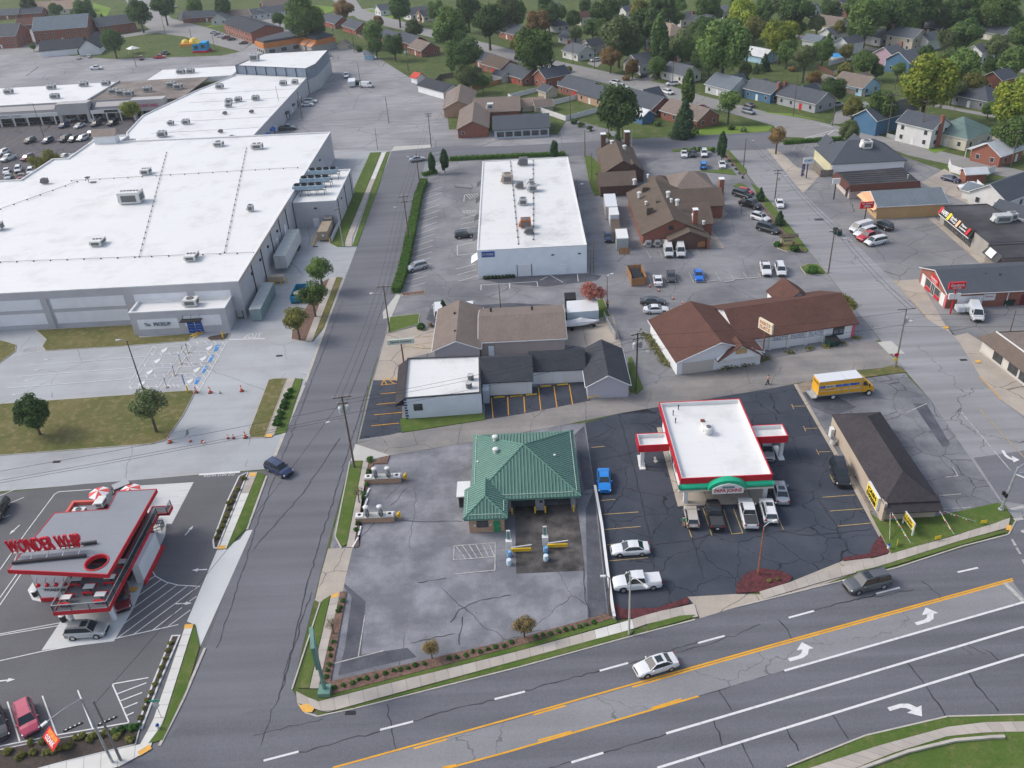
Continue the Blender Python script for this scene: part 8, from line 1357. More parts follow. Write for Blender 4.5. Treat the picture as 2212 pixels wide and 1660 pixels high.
def house(px,py,L,W,o,he,wm,rm,label,f='',cat='house',nm=None):
 """px, py: middle of the roof; o: ridge direction. f: c chimney, d dormers, p porch, x cross gable, h hip, n no windows, C drive-in chimney at other end"""
 ang=ANG[o]if isinstance(o,str)else o;hr=he+W*.30;p=P(px,py,he+W*.12)
 t,c,g_=gable(nm or 'house',label,p,ang,L,W,he,hr,HW[wm],HR[rm],.4,cat,trim=M_white if wm!='n' else None,hip='h' in f);a,b,cc,d=c
 if 'n' not in f:
  for q0,q1,ln in((a,b,L),(b,cc,W),(cc,d,L),(d,a,W)):
   m_=((q0+q1)/2);nn=V((q1-q0).y,-(q1-q0).x)
   if nn.y>3.0*abs(nn.x)or nn.y>0 and abs(nn.x)<2:continue
   k=max(1,int(ln/3.6))
   for i in range(k):u=ln*(i+.5)/k;door(t,q0,q1,u-.5,u+.5,2.0,M_white if i%2 else M_sred,handle=False)if(i==k//2 and ln==L)else[window(t,q0,q1,u-.55,u+.55,z,z+1.3)for z in((.9,3.5)if he>4.5 else(.9,))]
 if 'c' in f or 'C' in f:s=-1 if 'c' in f else 1;e=g_(s*(L/2+.35),-W*.12,0);ch=part('chimney',MB().box(e.x,e.y,0,.8,1.1,hr+1.0,R_(ang)),M_brick,t)
 if 'i' in f:e=g_(L*.15,W*.1,0);part('chimney',MB().box(e.x,e.y,he,.8,.8,hr-he+.9,R_(ang)),M_brick,t)
 ss=1 if g_(0,-1,0).y>g_(0,1,0).y else-1
 if 'd' in f:
  for u in(-L*.22,L*.22):
   e=g_(u,-ss*W*.27,0);dk=part('dormer',MB().box(e.x,e.y,he+.2,1.3,1.9,1.7,R_(ang)),HW['w'],t);e2=g_(u,-ss*(W*.27+.98),0);part('pane',MB().box(e2.x,e2.y,he+.7,.7,.06,.9,R_(ang)),M_pane,dk)
   v=[g_(u+k,-ss*y,z)for k,y,z in((-.8,W*.27+1.1,he+1.9),(0,W*.27+1.1,he+2.6),(.8,W*.27+1.1,he+1.9),(-.8,W*.08,he+1.9),(0,W*.04,he+2.6),(.8,W*.08,he+1.9))];part('dormer_roof',MB().add(v,[(0,1,4,3),(1,2,5,4),(0,2,1)]),HR[rm],dk)
 if 'p' in f:
  pts=[g_(x,-ss*y,z)for x,y,z in((-L*.4,W/2+.2,he+.1),(L*.4,W/2+.2,he+.1),(L*.4,W/2+2.3,he-.6),(-L*.4,W/2+2.3,he-.6))];part('porch_roof',MB().slab(pts,.12),HR[rm],t)
  for k in range(4):e=g_(-L*.38+k*L*.253,-ss*(W/2+2.1),0);part('porch_post',MB().box(e.x,e.y,0,.18,.18,he-.6),M_white,t)
 if 'x' in f:e=g_(-L*.22,-ss*(W/2+.6),0);gable('','',e,ang+90,W*.5+1.6,L*.36,he,he+L*.36*.42,HW[wm],HR[rm],.35,root=t,trim=M_white)
for r in((1249,104,11,8.5,'D',3,'w','g','white cape house with blue grey roof, two dormers and brick chimney','cdp'),(1289,90,12,8,'E',3.2,'t','k','beige house with dark roof right of the dormer house','p'),(1395,124,14,10,'E',3.4,'l','g','large light grey gabled house with red chimney by the far road','i'),(1472,148,12,8.5,'D',3,'w','g','white cottage with steep front gables and white chimney','x'),(1452,114,5,5,'E',2.8,'w','g','small white gabled garage',''),(1574,175,12,10,'D',3,'l','b','light grey bungalow with two front gables','x'),(1655,186,12,8,'D',3.2,'b','g','blue cape house with two white dormers and brick chimney','dC'),(1742,202,16,9,'D',3,'g','m','grey corner house with dark roof and gabled bays','xpc'),(1852,172,12,9,'D',2.8,'s','t','sky blue cottage with brown roof','x'),(1968,118,14,10,'E',4.2,'b','g','blue sided house with wide grey gable roof',''),(1924,108,8,8,'E',4,'p','g','pink house with tall brick chimney','C'),(1998,258,11,8,'D',5.4,'w','m','white two storey house with black shutters and brick chimney','Cp'),(2078,270,12,12,'E',3.4,'c','e','cream cottage with green metal hip roof and porch','hx'),(2157,314,10,8,'E',3,'r','w','brick bungalow with white porch roof','p'),(2118,197,12,10,'D',3,'d','m','dark grey house among trees on the right','h'),(2160,160,8,7,'E',4,'r','m','red gabled house at the right edge','p'),(2120,103,9,7,'E',4.2,'w','g','white steep cape with white chimney',''),(2146,62,14,8,'D',2.8,'c','m','beige ranch house near the top right',''),(1961,70,12,9,'D',5.2,'t','g','tan two storey house with twin brick chimneys','pc'),(1891,68,13,9,'D',3.4,'l','g','white and grey cape house behind the tan one','p'),(1835,86,9,7,'E',4,'w','m','white house with tall narrow gable',''),(1795,44,13,9,'D',3.4,'c','t','cream house with brown roof and triangular dormer','d'),(2005,78,9,7,'E',4,'w','g','white house with steep front gable and bushes','x'),(2022,50,12,9,'D',2.8,'B','g','brown brick bungalow behind trees',''),(1816,8,10,8,'E',4.2,'b','m','blue house at the top edge','c'),(1830,10,9,8,'E',4,'r','m','red brick house beside the blue one at the top',''),(1782,172,6,5,'D',2.4,'l','t','small grey garage behind the fence','n'),(1761,82,8,6,'D',2.5,'l','b','pale roofed garage among trees','n'),(1444,62,16,12,'D',3,'t','o','large bungalow with sandy roof and porch','hp'),(1391,77,12,8,'D',3,'g','b','small grey house with blue grey roof','x'),(1519,38,11,8,'D',4.4,'w','m','white house with dark roof and big brick chimney','c'),(1478,34,10,7,'E',3.6,'w','g','white gabled house left of the brick chimney house',''),(1262,31,9,7,'E',3.6,'c','r','cream gable house with red brown roof',''),(1358,18,9,7,'E',3.6,'w','m','white house with dark roof near the top',''),(1205,48,9,8,'D',3,'w','m','white bungalow with dark hip roof','h'),(1191,10,12,9,'D',3,'t','g','tan house at the top edge',''),(1113,62,14,10,'D',3,'r','m','brick house with dark roof behind the round tree',''),(1632,110,16,7,'D',2.7,'s','w','long blue garage with white metal roof','n'),(1230,76,9,6,'D',2.6,'w','m','low white house with porch gable','x'),(1126,153,15,9,'D',2.8,'r','m','brick ranch with dark roof at the left of the row',''),(1192,155,11,8,'E',3.8,'r','m','brick house with white dormer and tall dark gable','d'),(1256,180,16,9,'D',2.8,'r','m','brick ranch with dark roof and patio',''),(1296,196,14,9,'D',2.8,'n','m','tan brick gable house beside the double tree',''),(1394,212,18,10,'D',2.8,'r','m','long brick bungalow with dark roof behind the poplar','x'),(1490,236,17,9,'D',2.7,'r','t','low brick house with taupe roof behind the evergreen',''),(1080,133,15,9,'D',2.8,'r','n','brick ranch with brown roof beside the far road',''),(1051,122,12,8,'D',2.8,'r','m','brick ranch with dark roof next to the brown one',''),(724,40,20,9,'D',2.8,'r','m','upper brick ranch in the pair by the road',''),(770,52,18,9,'D',2.8,'r','m','lower brick ranch in the pair by the road',''),(888,82,18,9,'D',2.8,'r','m','brick ranch with dark roof below the round topped tree',''),(915,97,13,9,'D',2.8,'r','t','brick house with taupe roof next to the fence',''),(848,75,14,9,'D',2.8,'r','m','dark roofed ranch behind the wide low tree',''),(579,22,22,9,'E',2.8,'w','g','long white ranch with grey roof and carport',''),(600,6,20,9,'E',2.8,'r','t','brick ranch with taupe roof at the top',''),(832,15,10,8,'E',3,'w','g','white house beside the dark tree at the top',''),(900,23,12,9,'E',3,'w','g','white house with grey roof by the far road',''),(926,27,11,8,'E',3,'c','m','cream house with dark roof and chimney','c'),(246,44,20,12,'E',5,'r','g','two storey brick house with white porch at the corner','p'),(136,48,28,18,8,6.5,'r','b','tall brick apartment house with grey gable roof',''),(20,26,14,9,'X',2.8,'r','g','brick house with grey roof in the far left corner','x'),(64,23,18,9,'X',2.8,'r','m','brick ranch beside the corner brick house',''),(134,11,34,14,'X',3,'c','o','wide cream house with sandy roof at the top left','x'),(100,44,34,10,'X',2.6,'B','r','long low building with red brown roof behind the fence','n'),(2,66,22,16,'X',6,'r','g','tall brick block cut by the left edge',''),(442,30,24,9,'X',2.8,'r','m','brick ranch with slate roof across the lawn',''),(410,24,16,10,'Y',2.8,'l','g','grey roofed brick house behind the lawn',''),(478,35,12,9,'Y',2.8,'l','g','small pale house at the end of the brick ranch',''),(519,28,14,9,'X',2.8,'w','t','small white house with taupe roof',''),(566,22,12,9,'Y',2.8,'w','g','white gable house beside the ranch with carport',''),(2182,398,16,9,'E',3,'w','m','white house with dark roof behind the white fence',''),(1740,12,12,9,'D',3.4,'w','m','white house between trees at the top',''),(2080,45,10,8,'D',3.4,'w','g','white house glimpsed between trees at the upper right',''),(1330,45,10,8,'D',3,'w','m','white house glimpsed behind the tan roof trees',''),(1560,20,10,8,'D',3.4,'w','m','white house glimpsed left of the yellow green tree',''),(1915,236,18,8,'E',4.5,'b','m','dark blue barn behind the front yard tree','n'),(1800,66,9,7,'E',3,'w','g','white gable end beside the cape house','')):
 house(*r)
for r in((743,92,6,5,'Y',2,'t','t','beige barn shaped shed behind the fence','n'),(797,115,4,3.5,'X',2.2,'s','b','small blue shed on the back lawn','n'),(1084,158,7,4.5,'D',2.4,'l','m','grey shed with dark roof behind the brick ranch','n'),(1183,190,5,5,'D',2.4,'t','m','tan barrel shed in the patio yard','n'),(1392,243,4,5,'D',2.5,'b','w','blue green shed beside the bungalow','n'),(1148,219,8,6,12,1.8,'c','o','beige metal shed behind the white fence','n'),(1172,222,6,5,12,1.9,'t','t','low taupe shed beside the beige one','n'),(2118,408,6,4,'D',2.2,'w','b','white barn shed with grey roof and open front','n'),(2192,450,7,5,'D',2.6,'w','m','white gambrel shed with double doors','n'),(2105,368,5,3,'X',2.4,'r','w','small brown shelter with white roof inside the fence','n')):
 house(*r,cat='shed',nm='shed')
# fences
M_vinyl=mat('white_vinyl',(.68,.68,.68),(.62,.62,.62),.6,.5)
def fence(label,pts,h,m,step=2.4,px=True,grp=None):
 """posts and one panel part per bay"""
 w=[P(*p)for p in pts]if px else[V(p[0],p[1],0)for p in pts];t=thing('fence',label,'fence',tuple(w[0]),0,grp)
 for a,b in zip(w[:-1],w[1:]):
  L=(b-a).length;n=max(1,int(L/step));an=math.atan2(b.y-a.y,b.x-a.x)
  for i in range(n):
   c=a.lerp(b,(i+.5)/n);e=a.lerp(b,i/n);part('panel',MB().box(c.x,c.y,.05,L/n-.14,.06,h-.05,an),m,t);part('post',MB().box(e.x,e.y,0,.13,.13,h+.1,an),m,t)
fence('long weathered board fence between the back yards and the rear lot',[(940,184),(1002,213),(1080,250),(1165,262)],1.9,M_fence);fence('weathered fence around the square back yard',[(940,184),(950,172),(1043,157)],1.9,M_fence);fence('new cedar fence across the square back yard',[(1020,196),(1085,180)],1.6,M_cedar);fence('white vinyl fence around the sheds and lawn',[(1098,213),(1122,228),(1222,262),(1292,243)],1.7,M_vinyl);fence('white vinyl fence between the lawn and the patio yard',[(1160,236),(1255,213)],1.7,M_vinyl);fence('white vinyl fence at the upper edge of the lawn',[(1100,214),(1166,198)],1.7,M_vinyl);fence('weathered fence behind the sky blue cottage',[(1760,190),(1815,200),(1868,210)],1.8,M_fence);fence('red brown fence beside the swimming pool',[(1765,150),(1800,166)],1.8,M_brick_brown);fence('white fence along the pool lawn',[(1790,143),(1838,130)],1.8,M_vinyl);fence('white fence right of the pool lawn',[(1800,165),(1832,152)],1.8,M_vinyl);fence('white boundary wall around the gravel yard',[(2048,360),(2052,372),(2112,390),(2148,372)],1.9,M_vinyl);fence('white board fence along the white sheds',[(2108,405),(2130,425),(2152,440),(2168,455)],1.9,M_vinyl);fence('wooden rail fence behind the rear shops',[(772,80),(800,92),(850,118)],1.6,M_fence);fence('brown fence behind the far left parking lot',[(40,62),(100,60)],2.2,M_cedar);fence('chain link fence in front of the shuttered house',[(1915,297),(1955,308),(2030,285)],1.2,M_steel);fence('chain fence beside the boat',[(1305,690),(1318,715),(1330,735)],1.5,M_steel)
be=thing('board_enclosure','cedar board enclosure around two blue dumpsters','enclosure',tuple(P(1380,600)));ep=[P(*c)for c in((1364,613),(1354,590),(1384,588),(1396,615),(1364,620))];board_fence(be,ep,1.7,M_cedar,.3)
bg_=thing('board_gate','small cedar board gate in front of the nearest pale box','gate',tuple(P(1348,550)));board_fence(bg_,[P(1337,550),P(1360,549)],1.5,M_cedar,.3)
def dumpster(x,y,m,label,s=1.0,rz=0.0,z=1.3):
 p=P(x,y);t=thing('dumpster',label,'dumpster',(p.x,p.y,.03),rz);part('bin',MB().add([(-.9*s,-.75*s,.1),(.9*s,-.75*s,.1),(.9*s,.75*s,.1),(-.9*s,.75*s,.1),(-1*s,-.95*s,z*.85),(1*s,-.95*s,z*.85),(1*s,.85*s,z),(-1*s,.85*s,z)],[(0,1,5,4),(1,2,6,5),(2,3,7,6),(3,0,4,7)]),m,t,local=True);part('lid',MB().slab([(-1*s,-1*s,z*.86),(1*s,-1*s,z*.86),(1*s,.9*s,z+.05),(-1*s,.9*s,z+.05)],.06),M_black,t,local=True)
DBL=mat('dumpster_deep_blue',(.03,.12,.28),(.025,.1,.24),1);DGR=mat('dumpster_green',(.01,.055,.045),(.012,.045,.038),1)
for r in((1372,598,DBL,'rear blue dumpster inside the board enclosure',1),(1377,607,DBL,'front blue dumpster inside the board enclosure',1),(1232,664,DGR,'tall dark green bin behind the container',1.1,0,2.6),(1219,692,DGR,'green dumpster left of the covered boat',.9),(1797,745,DGR,'dark green dumpster at the party shop window',1,R_(13)),(774,183,DGR,'dark green dumpster at the corner of the metal hall',1.3),(2175,658,DGR,'green dumpster at the back of the brick store',.9),(1804,506,DGR,'dark cart at the ochre wall',.5),(1812,510,DGR,'second dark cart at the ochre wall',.5)):dumpster(*r)
# poles, wires, signs, small things
POLES={}
def pole(key,b,tp,label,m=None,r=.15,arms=(),lamp=None,cans=0,name='utility_pole',cat='utility pole',grp=None):
 """b base and tp top as surveyed; arms: cross arm half-lengths; lamp: direction of a lamp arm"""
 p=P(*b);best=min((((P(*tp,z)-p).xy.length,z)for z in[k*.1 for k in range(30,160)]));h=best[1];e=P(*tp,h);t=thing(name,label,cat,tuple(p),0,grp);m=m or M_wood
 top=V(p.x+(e.x-p.x)*.3,p.y+(e.y-p.y)*.3,h);part('pole',MB().tube(p,top,r,r*.65,8),m,t);POLES[key]=top;ar=[]
 for i,(a,dz,an)in enumerate(arms):
  d=V(math.cos(R_(an)),math.sin(R_(an)),0);c=top-V(0,0,dz);ca=part('cross_arm',MB().obox(c,d,(0,0,1),a*2,.14,.12),m if m!=M_steel else M_wood,t)
  for k in(-.95,-.45,.45,.95):part('insulator',MB().tube(c+d*(a*k),c+d*(a*k)+V(0,0,.3),.05,n=5),M_hvac,ca)
 for i in range(cans):d=V(math.cos(i*math.pi+.3),math.sin(i*math.pi+.3),0)*.5;c=top-V(0,0,2.2)+d;part('transformer',MB().lathe(c.x,c.y,[(.02,c.z-.5),(.3,c.z-.45),(.32,c.z+.4),(.2,c.z+.55),(.02,c.z+.6)],12),M_hvac,t)
 if lamp:d=V(math.cos(R_(lamp[0])),math.sin(R_(lamp[0])),0);c=top-V(0,0,lamp[2]);la=part('lamp_arm',MB().path([c,c+d*lamp[1]*.5+V(0,0,.35),c+d*lamp[1]+V(0,0,.4)],.05,5),M_steel,t);e=c+d*(lamp[1]+.2)+V(0,0,.38);part('lamp_head',MB().obox(e,d,(0,0,1),.6,.16,.28),M_hvac_w,la)
 return t
U=lambda r,c,x,y:q(r,c,x,y)
pole('A',U(2,1,838,755),U(2,1,742,160),'tall wooden pole with twin transformers beside the wide street',r=.17,arms=((1.3,.2,8),(.8,1.2,8)),lamp=(195,2.4,4.2),cans=2);pole('B',U(1,1,1132,1210),U(1,1,1080,828),'wooden pole with lamp arm at the small lawn',arms=((1.2,.1,0),),lamp=(185,2.2,1.6));pole('C',U(1,1,1295,470),U(1,1,1235,75),'wooden pole in the hedge with several cross arms',arms=((1.1,.3,10),(.9,1.5,10)),lamp=(185,2,3),cans=0);pole('D',U(0,1,1385,1580),U(0,1,1343,1275),'wooden pole at the top of the street',arms=(),lamp=(190,2,1));pole('E',U(0,1,1475,1225),U(0,1,1450,940),'wooden pole with cross arm at the rear lot',arms=((1.1,.2,0),(.9,.9,0)));pole('F',U(2,2,1068,130),(1380,720),'dark pole crowded with transformers beside the lane',mat('dark_pole',(.06,.05,.045)),.17,((1.2,.2,20),(.9,1.0,20)),(0,1.4,3.8),3)
pole('G',U(1,3,1145,1500),U(1,3,1218,1010),'grey wooden pole with transformer at the alley mouth',mat('grey_pole',(.2,.19,.18)),.16,((1.5,.1,5),),(20,1.2,3),1);pole('H',U(1,3,588,720),U(1,3,640,368),'wooden pole with lamp on the lot end lawn',arms=((1.1,.1,0),),lamp=(5,2.2,2.2));pole('I',U(0,3,145,1655),U(0,3,175,1412),'wooden pole in the verge of the side street',arms=((1.1,.1,0),(.8,.8,0)),lamp=(5,2,2),cans=1);pole('J',U(0,2,1962,1390),U(0,2,1985,1155),'brown pole with lamp at the corner verge',lamp=(0,1.6,.9));pole('K',U(0,2,845,1160),U(0,2,835,878),'wooden pole with transformers in the corner lawn',arms=((1,.3,30),),cans=2);pole('L',U(0,2,957,1150),U(0,2,950,985),'dark pole beside the transformer pole')
pole('M',U(0,2,1035,1255),U(0,2,1033,1075),'pale pole on the cross street',M_steel,.1);pole('N',U(0,2,648,1300),U(0,2,643,1085),'pale wood pole at the lane corner',lamp=(0,.8,.4));pole('O',U(0,2,458,1270),U(0,2,450,1105),'grey lamp pole at the dark roofed office',M_steel,.08);pole('Q',U(0,3,1075,1140),U(0,3,1110,785),'tall grey pole with long arms in front of the shuttered house',arms=((1.8,.2,0),(1.0,3,0)));pole('S',U(0,3,1338,1205),U(0,3,1408,835),'grey pole between the shuttered house and the cottage',arms=((1.0,.3,0),));pole('T',U(0,3,2100,1390),U(0,3,2170,1085),'wooden pole at the brick porch',arms=((.8,.3,30),));pole('R',U(0,3,622,1050),U(0,3,652,800),'dark pole at the side road corner');pole('W',U(0,3,298,965),U(0,3,330,640),'wooden pole in front of the grey corner house');pole('X',U(0,3,125,550),U(0,3,130,310),'pole beside the blue garage',arms=((.9,.2,0),));pole('Y',U(0,3,1140,750),U(0,3,1180,480),'grey pole in the green behind the sky blue cottage',r=.12)
pole('1',U(0,2,728,570),U(0,2,725,470),'short dark pole at the drive of the porch house');pole('2',U(0,2,1372,715),U(0,2,1382,520),'wooden pole in front of the white cottage',arms=((.9,.1,0),));pole('3',U(0,2,548,535),U(0,2,553,320),'wooden pole in front of the dormer house',arms=((.9,.1,0),));pole('4',U(0,2,528,1000),U(0,2,515,780),'pole at the end of the white vinyl fence');pole('5',U(0,1,2112,805),U(0,1,2095,640),'pole behind the brick offices',arms=((.8,.1,0),));pole('6',U(0,1,1285,590),U(0,1,1265,390),'grey pole with transformer in the board fence',cans=2);pole('7',U(0,1,837,440),U(0,1,815,250),'thin pole on the back lawn');pole('8',U(0,1,672,350),U(0,1,650,200),'pole with transformers behind the orange restaurant',cans=2);pole('9',U(0,1,895,740),U(0,1,858,525),'bare pole beside the passenger van',r=.12);pole('a',U(0,1,1125,1025),U(0,1,1085,805),'brown lamp pole in the middle of the rear lot',r=.12,lamp=(170,1,.2));pole('b',U(0,1,1030,1240),U(0,1,1010,1060),'thin pole at the rear of the street lawn',r=.08);pole('c',U(0,1,405,990),U(0,1,362,760),'pole with transformer at the rear shop wall',cans=1);pole('d',U(0,1,235,970),U(0,1,175,715),'thin dark lamp post rising behind the rear shop roof',M_dark,.09);pole('e',U(0,0,365,1140),U(0,0,270,860),'dark lamp post in the mall lot',M_dark,.1,lamp=(190,1.4,.1));pole('f',U(0,0,1130,555),U(0,0,1095,430),'wooden pole behind the gravel roof');pole('g',U(0,0,1372,285),U(0,0,1340,130),'lamp pole at the event lawn corner',lamp=(180,1,.1));pole('h',U(0,0,1788,425),U(0,0,1755,285),'thin pole beside the bouncy castle');pole('i',U(0,0,1590,330),U(0,0,1568,240),'short pole behind the yellow inflatable');pole('j',U(0,0,335,390),U(0,0,290,260),'thin pole on the far left street');pole('k',U(1,2,718,720),U(1,2,722,425),'lane pole beside the corner of the warehouse',r=.1);pole('l',U(1,2,692,725),U(1,2,697,520),'short brown post at the warehouse corner',r=.12);pole('m',U(1,2,832,1050),U(1,2,827,740),'thin grey pole by the red leaved tree',r=.09,lamp=(10,.7,.1));pole('n',U(1,1,2050,1010),U(1,1,2028,805),'brown pole behind the taupe roof',r=.09);pole('o',U(0,2,705,1500),U(0,2,700,1270),'grey pole in the lane grass',r=.1);pole('p',U(0,2,588,1655),U(0,2,586,1530),'dark pole at the rear corner of the warehouse',r=.1,lamp=(0,.9,.3));pole('q',U(1,3,2095,1210),U(1,3,2140,1025),'grey leaning pole by the corner store',r=.1);pole('r',U(0,3,1035,1560),U(0,3,1050,1445),'pale pole in front of the salon',M_steel,.09)
pole('s',U(1,1,745,500),U(1,1,692,185),'galvanised pole beside the loading wing',M_steel,.13,((.7,.1,45),));pole('t',U(2,0,1190,118),U(1,0,1045,1280),'tall dark lamp post on the wide lawn edge',M_dark,.13,lamp=(190,1.2,.05),name='lamp_post',cat='lamp post');pole('u',U(3,0,935,1615),U(3,0,655,1095),'pale street lamp at the bottom left corner',M_steel,.14,lamp=(235,3.4,.0),name='street_lamp',cat='street lamp');pole('v',U(3,0,1005,1600),U(3,0,775,1100),'weathered grey pole beside the pale street lamp',mat('grey_pole',(.2,.19,.18)),.14);pole('w',U(3,2,1013,555),U(3,2,1013,60),'pale concrete street lamp at the main road',mat('lamp_concrete',(.45,.43,.4)),.13,lamp=(-55,2.2,.1),name='street_lamp',cat='street lamp');pole('x',U(2,2,2083,1640),U(2,2,2125,1240),'rusty flood light pole in the round red bed',mat('rusty_pole',(.22,.07,.04),(.32,.16,.1),3),.13,lamp=(20,1.2,.0),name='lamp_post',cat='lamp post');pole('y',U(3,2,850,400),U(3,2,838,80),'short wooden pole with two flood lights by the boundary wall',r=.1,lamp=(180,.5,.1))
M_wire=mat('wire',(.02,.02,.022))
def wire(a,b,label,off=((0,0),),sag=.6,zs=0.0):
 p,e=POLES[a]if isinstance(a,str)else V(*a),POLES[b]if isinstance(b,str)else V(*b);t=thing('power_line',label,'power line',tuple((p+e)/2),0,'overhead lines');d=(e-p).normalized();s=V(-d.y,d.x,0)
 for o_,z in off:part('cable',MB().path([p.lerp(e,i/8)+s*o_+V(0,0,z-sag*4*(i/8)*(1-i/8))for i in range(9)],.022,4),M_wire,t)
O3=((-1,0),(0,.1),(1,0),(0,-2.2));OUT=(-160,78,9)
wire('A','B','overhead lines between the twin transformer pole and the small lawn pole',O3);wire('B','C','overhead lines along the street beside the hedge',O3);wire('C','D','overhead lines towards the top of the street',O3);wire('D','E','overhead lines crossing to the rear lot pole',O3[:2]);wire('A','F','overhead lines above the white corner shop',((-.5,-1),(.5,-1),(0,-3)));wire('A',OUT,'overhead lines crossing the wide lawn road',((-.4,-2),(.3,-3),(0,-3.6)),1.5);wire('F','G','overhead lines above the party shop lot',((0,-.5),(0,-3)));wire('G','H','overhead lines along the side street',O3[:2]);wire('H','I','overhead lines further up the side street',O3[:2]);wire('I','J','overhead lines to the corner verge',O3[:2]);wire('K','M','line between the transformer pole and the pale pole',((0,0),(0,-.8)));wire('Q','S','overhead lines in front of the shuttered house',O3);wire('S','T','overhead lines to the brick porch pole',O3);wire('W','Q','overhead lines along the far road',O3);wire('2','W','overhead lines past the white cottage',O3[:3]);wire('3','2','overhead lines past the grey gabled house',O3[:3]);wire('6','5','overhead lines over the board fence',O3[:2]);wire('v','A','long thin cable crossing the wide street',((0,-.5),),1.0);wire('G',(130,124,8),'overhead lines leaving the picture at the right',((0,-1),(0,-3.2)),.8)
# traffic signal mast
p=P(*q(2,3,2018,1108));ms=thing('traffic_signal','galvanised traffic signal mast at the corner lawn','traffic signal',tuple(p));part('mast',MB().tube(p,p+V(.5,0,7),.2,.14,12).lathe(p.x,p.y,[(.35,0),(.35,.25),(.2,.3)],10),M_steel,ms);part('mast_arm',MB().tube(p+V(.4,0,5.9),p+V(14,1.5,6.6),.12,.08,8).tube(p+V(.4,0,5.9),p+V(9,-11,6.6),.12,.08,8),M_steel,ms);part('signal_head',MB().box(p.x-.3,p.y,2.6,.3,.3,.5).box(p.x-.1,p.y-.3,2.4,.3,.3,.5),M_black,ms);part('lamp_arm',MB().path([p+V(.5,0,6.9),p+V(1.4,.5,7.1),p+V(3,1,7.1)],.05,5),M_steel,ms)
# pole signs
def psign(b,label,legs,w,h,zc,m,lines,tm,yaw=0.0,lm=None,th=.3,leg=.14):
 p=P(*b);t=thing('pole_sign',label,'sign',tuple(p));d=V(math.cos(R_(yaw)),math.sin(R_(yaw)),0);n_=d.cross(V(0,0,1))
 for k in legs:e=p+d*k;part('post',MB().tube(e,V(e.x,e.y,zc-h/2+.1),leg,n=8),lm or M_dark,t)
 part('board',MB().obox(p+V(0,0,zc),d,(0,0,1),w,h,th),m,t)
 for s,dz,tw,hh in lines:text(t,s,p+V(0,0,zc+dz)+n_*(th/2),d,(0,0,1),tw,hh,tm,bold=.015)
 return t
psign((703,1496),'green pole sign of the car wash seen almost edge on',(0,),3.0,3.2,6.9,M_green,(('CAR WASH',.7,2.6,.8),),M_snow,104,M_green,.4,.22);p=P(703,1498);solo('sign_base',MB().box(p.x,p.y,0,1.3,1.3,.7),M_green,'green box at the foot of the car wash sign','sign base')
psign(q(1,1,1252,1500),'long pale green pole sign above the concrete apron',(0,),4.6,.95,5.2,mat('pale_sign',(.5,.55,.48)),(('Sports Country',0,3.6,.55),),M_blk,4,mat('rust_post',(.2,.09,.06)),.3);psign(q(1,2,2115,1440),'cream pole sign turned sideways at the party shop',(0,),3.2,1.9,6.6,mat('sign_cream',(.68,.6,.45)),(('PARTY',.4,2.4,.6),('PLACE',-.4,2.4,.6)),mat('party_ink',(.4,.1,.04)),-62,mat('rust_post',(.2,.09,.06)),.35)
psign(q(1,3,1600,1055),'red liquor store pole sign with a white letter board',(0,),2.9,1.3,5.7,M_red,(("Gordon's",.15,2.4,.6),('PACKAGE',-.4,1.5,.26)),M_white,0,M_red,.4,.16);p=P(*q(1,3,1600,1055));o=solo('letter_board',MB().box(p.x,p.y,3.0,2.1,.3,1.1),M_white,'white letter board on the red pole sign','sign');psign(q(0,3,405,1480),'white and blue pub sign on a black post',(0,),2.5,1.5,4.6,M_white,(("BOOMER'S",.1,2.1,.5),),mat('pub_blue',(.02,.2,.5)),0,M_black);psign(q(0,3,633,1655),'blank white pole sign in front of the salon',(0,),1.8,1.3,4.6,M_white,(),M_blk,0,M_black);psign(q(1,3,885,300),'red and white pole sign in front of the yellow shop',(0,),3.1,1.5,4.2,M_sred,(('DRY CLEANERS',.42,2.5,.35),('OPEN',-.25,1.6,.5)),M_white,4,M_dark)
t=psign((1701,531),'wooden restaurant sign with a small shingled roof',(-1.3,1.3),3.2,1.5,1.5,mat('cream_board',(.55,.48,.28)),(('Old Hickory',.3,2.6,.42),('Bar-B-Q',-.3,1.8,.42)),M_blk,4,M_brick,.3,.25);p=P(1701,531);part('sign_roof',MB().slab([p+V(-2,-.8,2.3),p+V(2,-.7,2.3),p+V(2,0,2.7),p+V(-2,0,2.7)],.1).slab([p+V(-2,0,2.7),p+V(2,0,2.7),p+V(2,.8,2.3),p+V(-2,.8,2.3)],.1),S_brown,t);p=P(1645,750)
p=P(*q(0,3,365,1480));t=thing('feather_flag','tall purple feather flag beside the pub sign','flag',tuple(p));part('cloth',MB().obox(p+V(.2,0,2.2),(1,0,0),(0,0,1),.8,3.4,.04),mat('flag_purple',(.08,.05,.16),(.4,.38,.45),1.5,lo=.5,hi=.6),t);part('staff',MB().tube(p,p+V(-.1,0,4),.03,n=5),M_steel,t)
# flag banner at the drive-in
c=P(*q(3,0,425,1415),1.6);xd=(P(*q(3,0,450,1465),1.6)-P(*q(3,0,385,1375),1.6)).normalized();ud=V(.5,.6,.62).normalized();t=thing('banner_flag','red and orange banner flag with white lettering in the flower bed','flag',(c.x,c.y,0));part('cloth',MB().obox(c,xd,ud,2.6,1.25,.03),M_sred,t);part('flame_panel',MB().obox(c+ud*.3+xd.cross(ud)*.02,xd,ud,2.0,.45,.02),mat('flame_orange',(.8,.3,.05),(.7,.12,.02),3),t);text(t,'OZARK',c-ud*.22+xd.cross(ud)*.02,xd,ud,1.9,.5,M_white,bold=.03);part('pole',MB().tube((c.x,c.y,0),c,.03,n=5),M_steel,t)
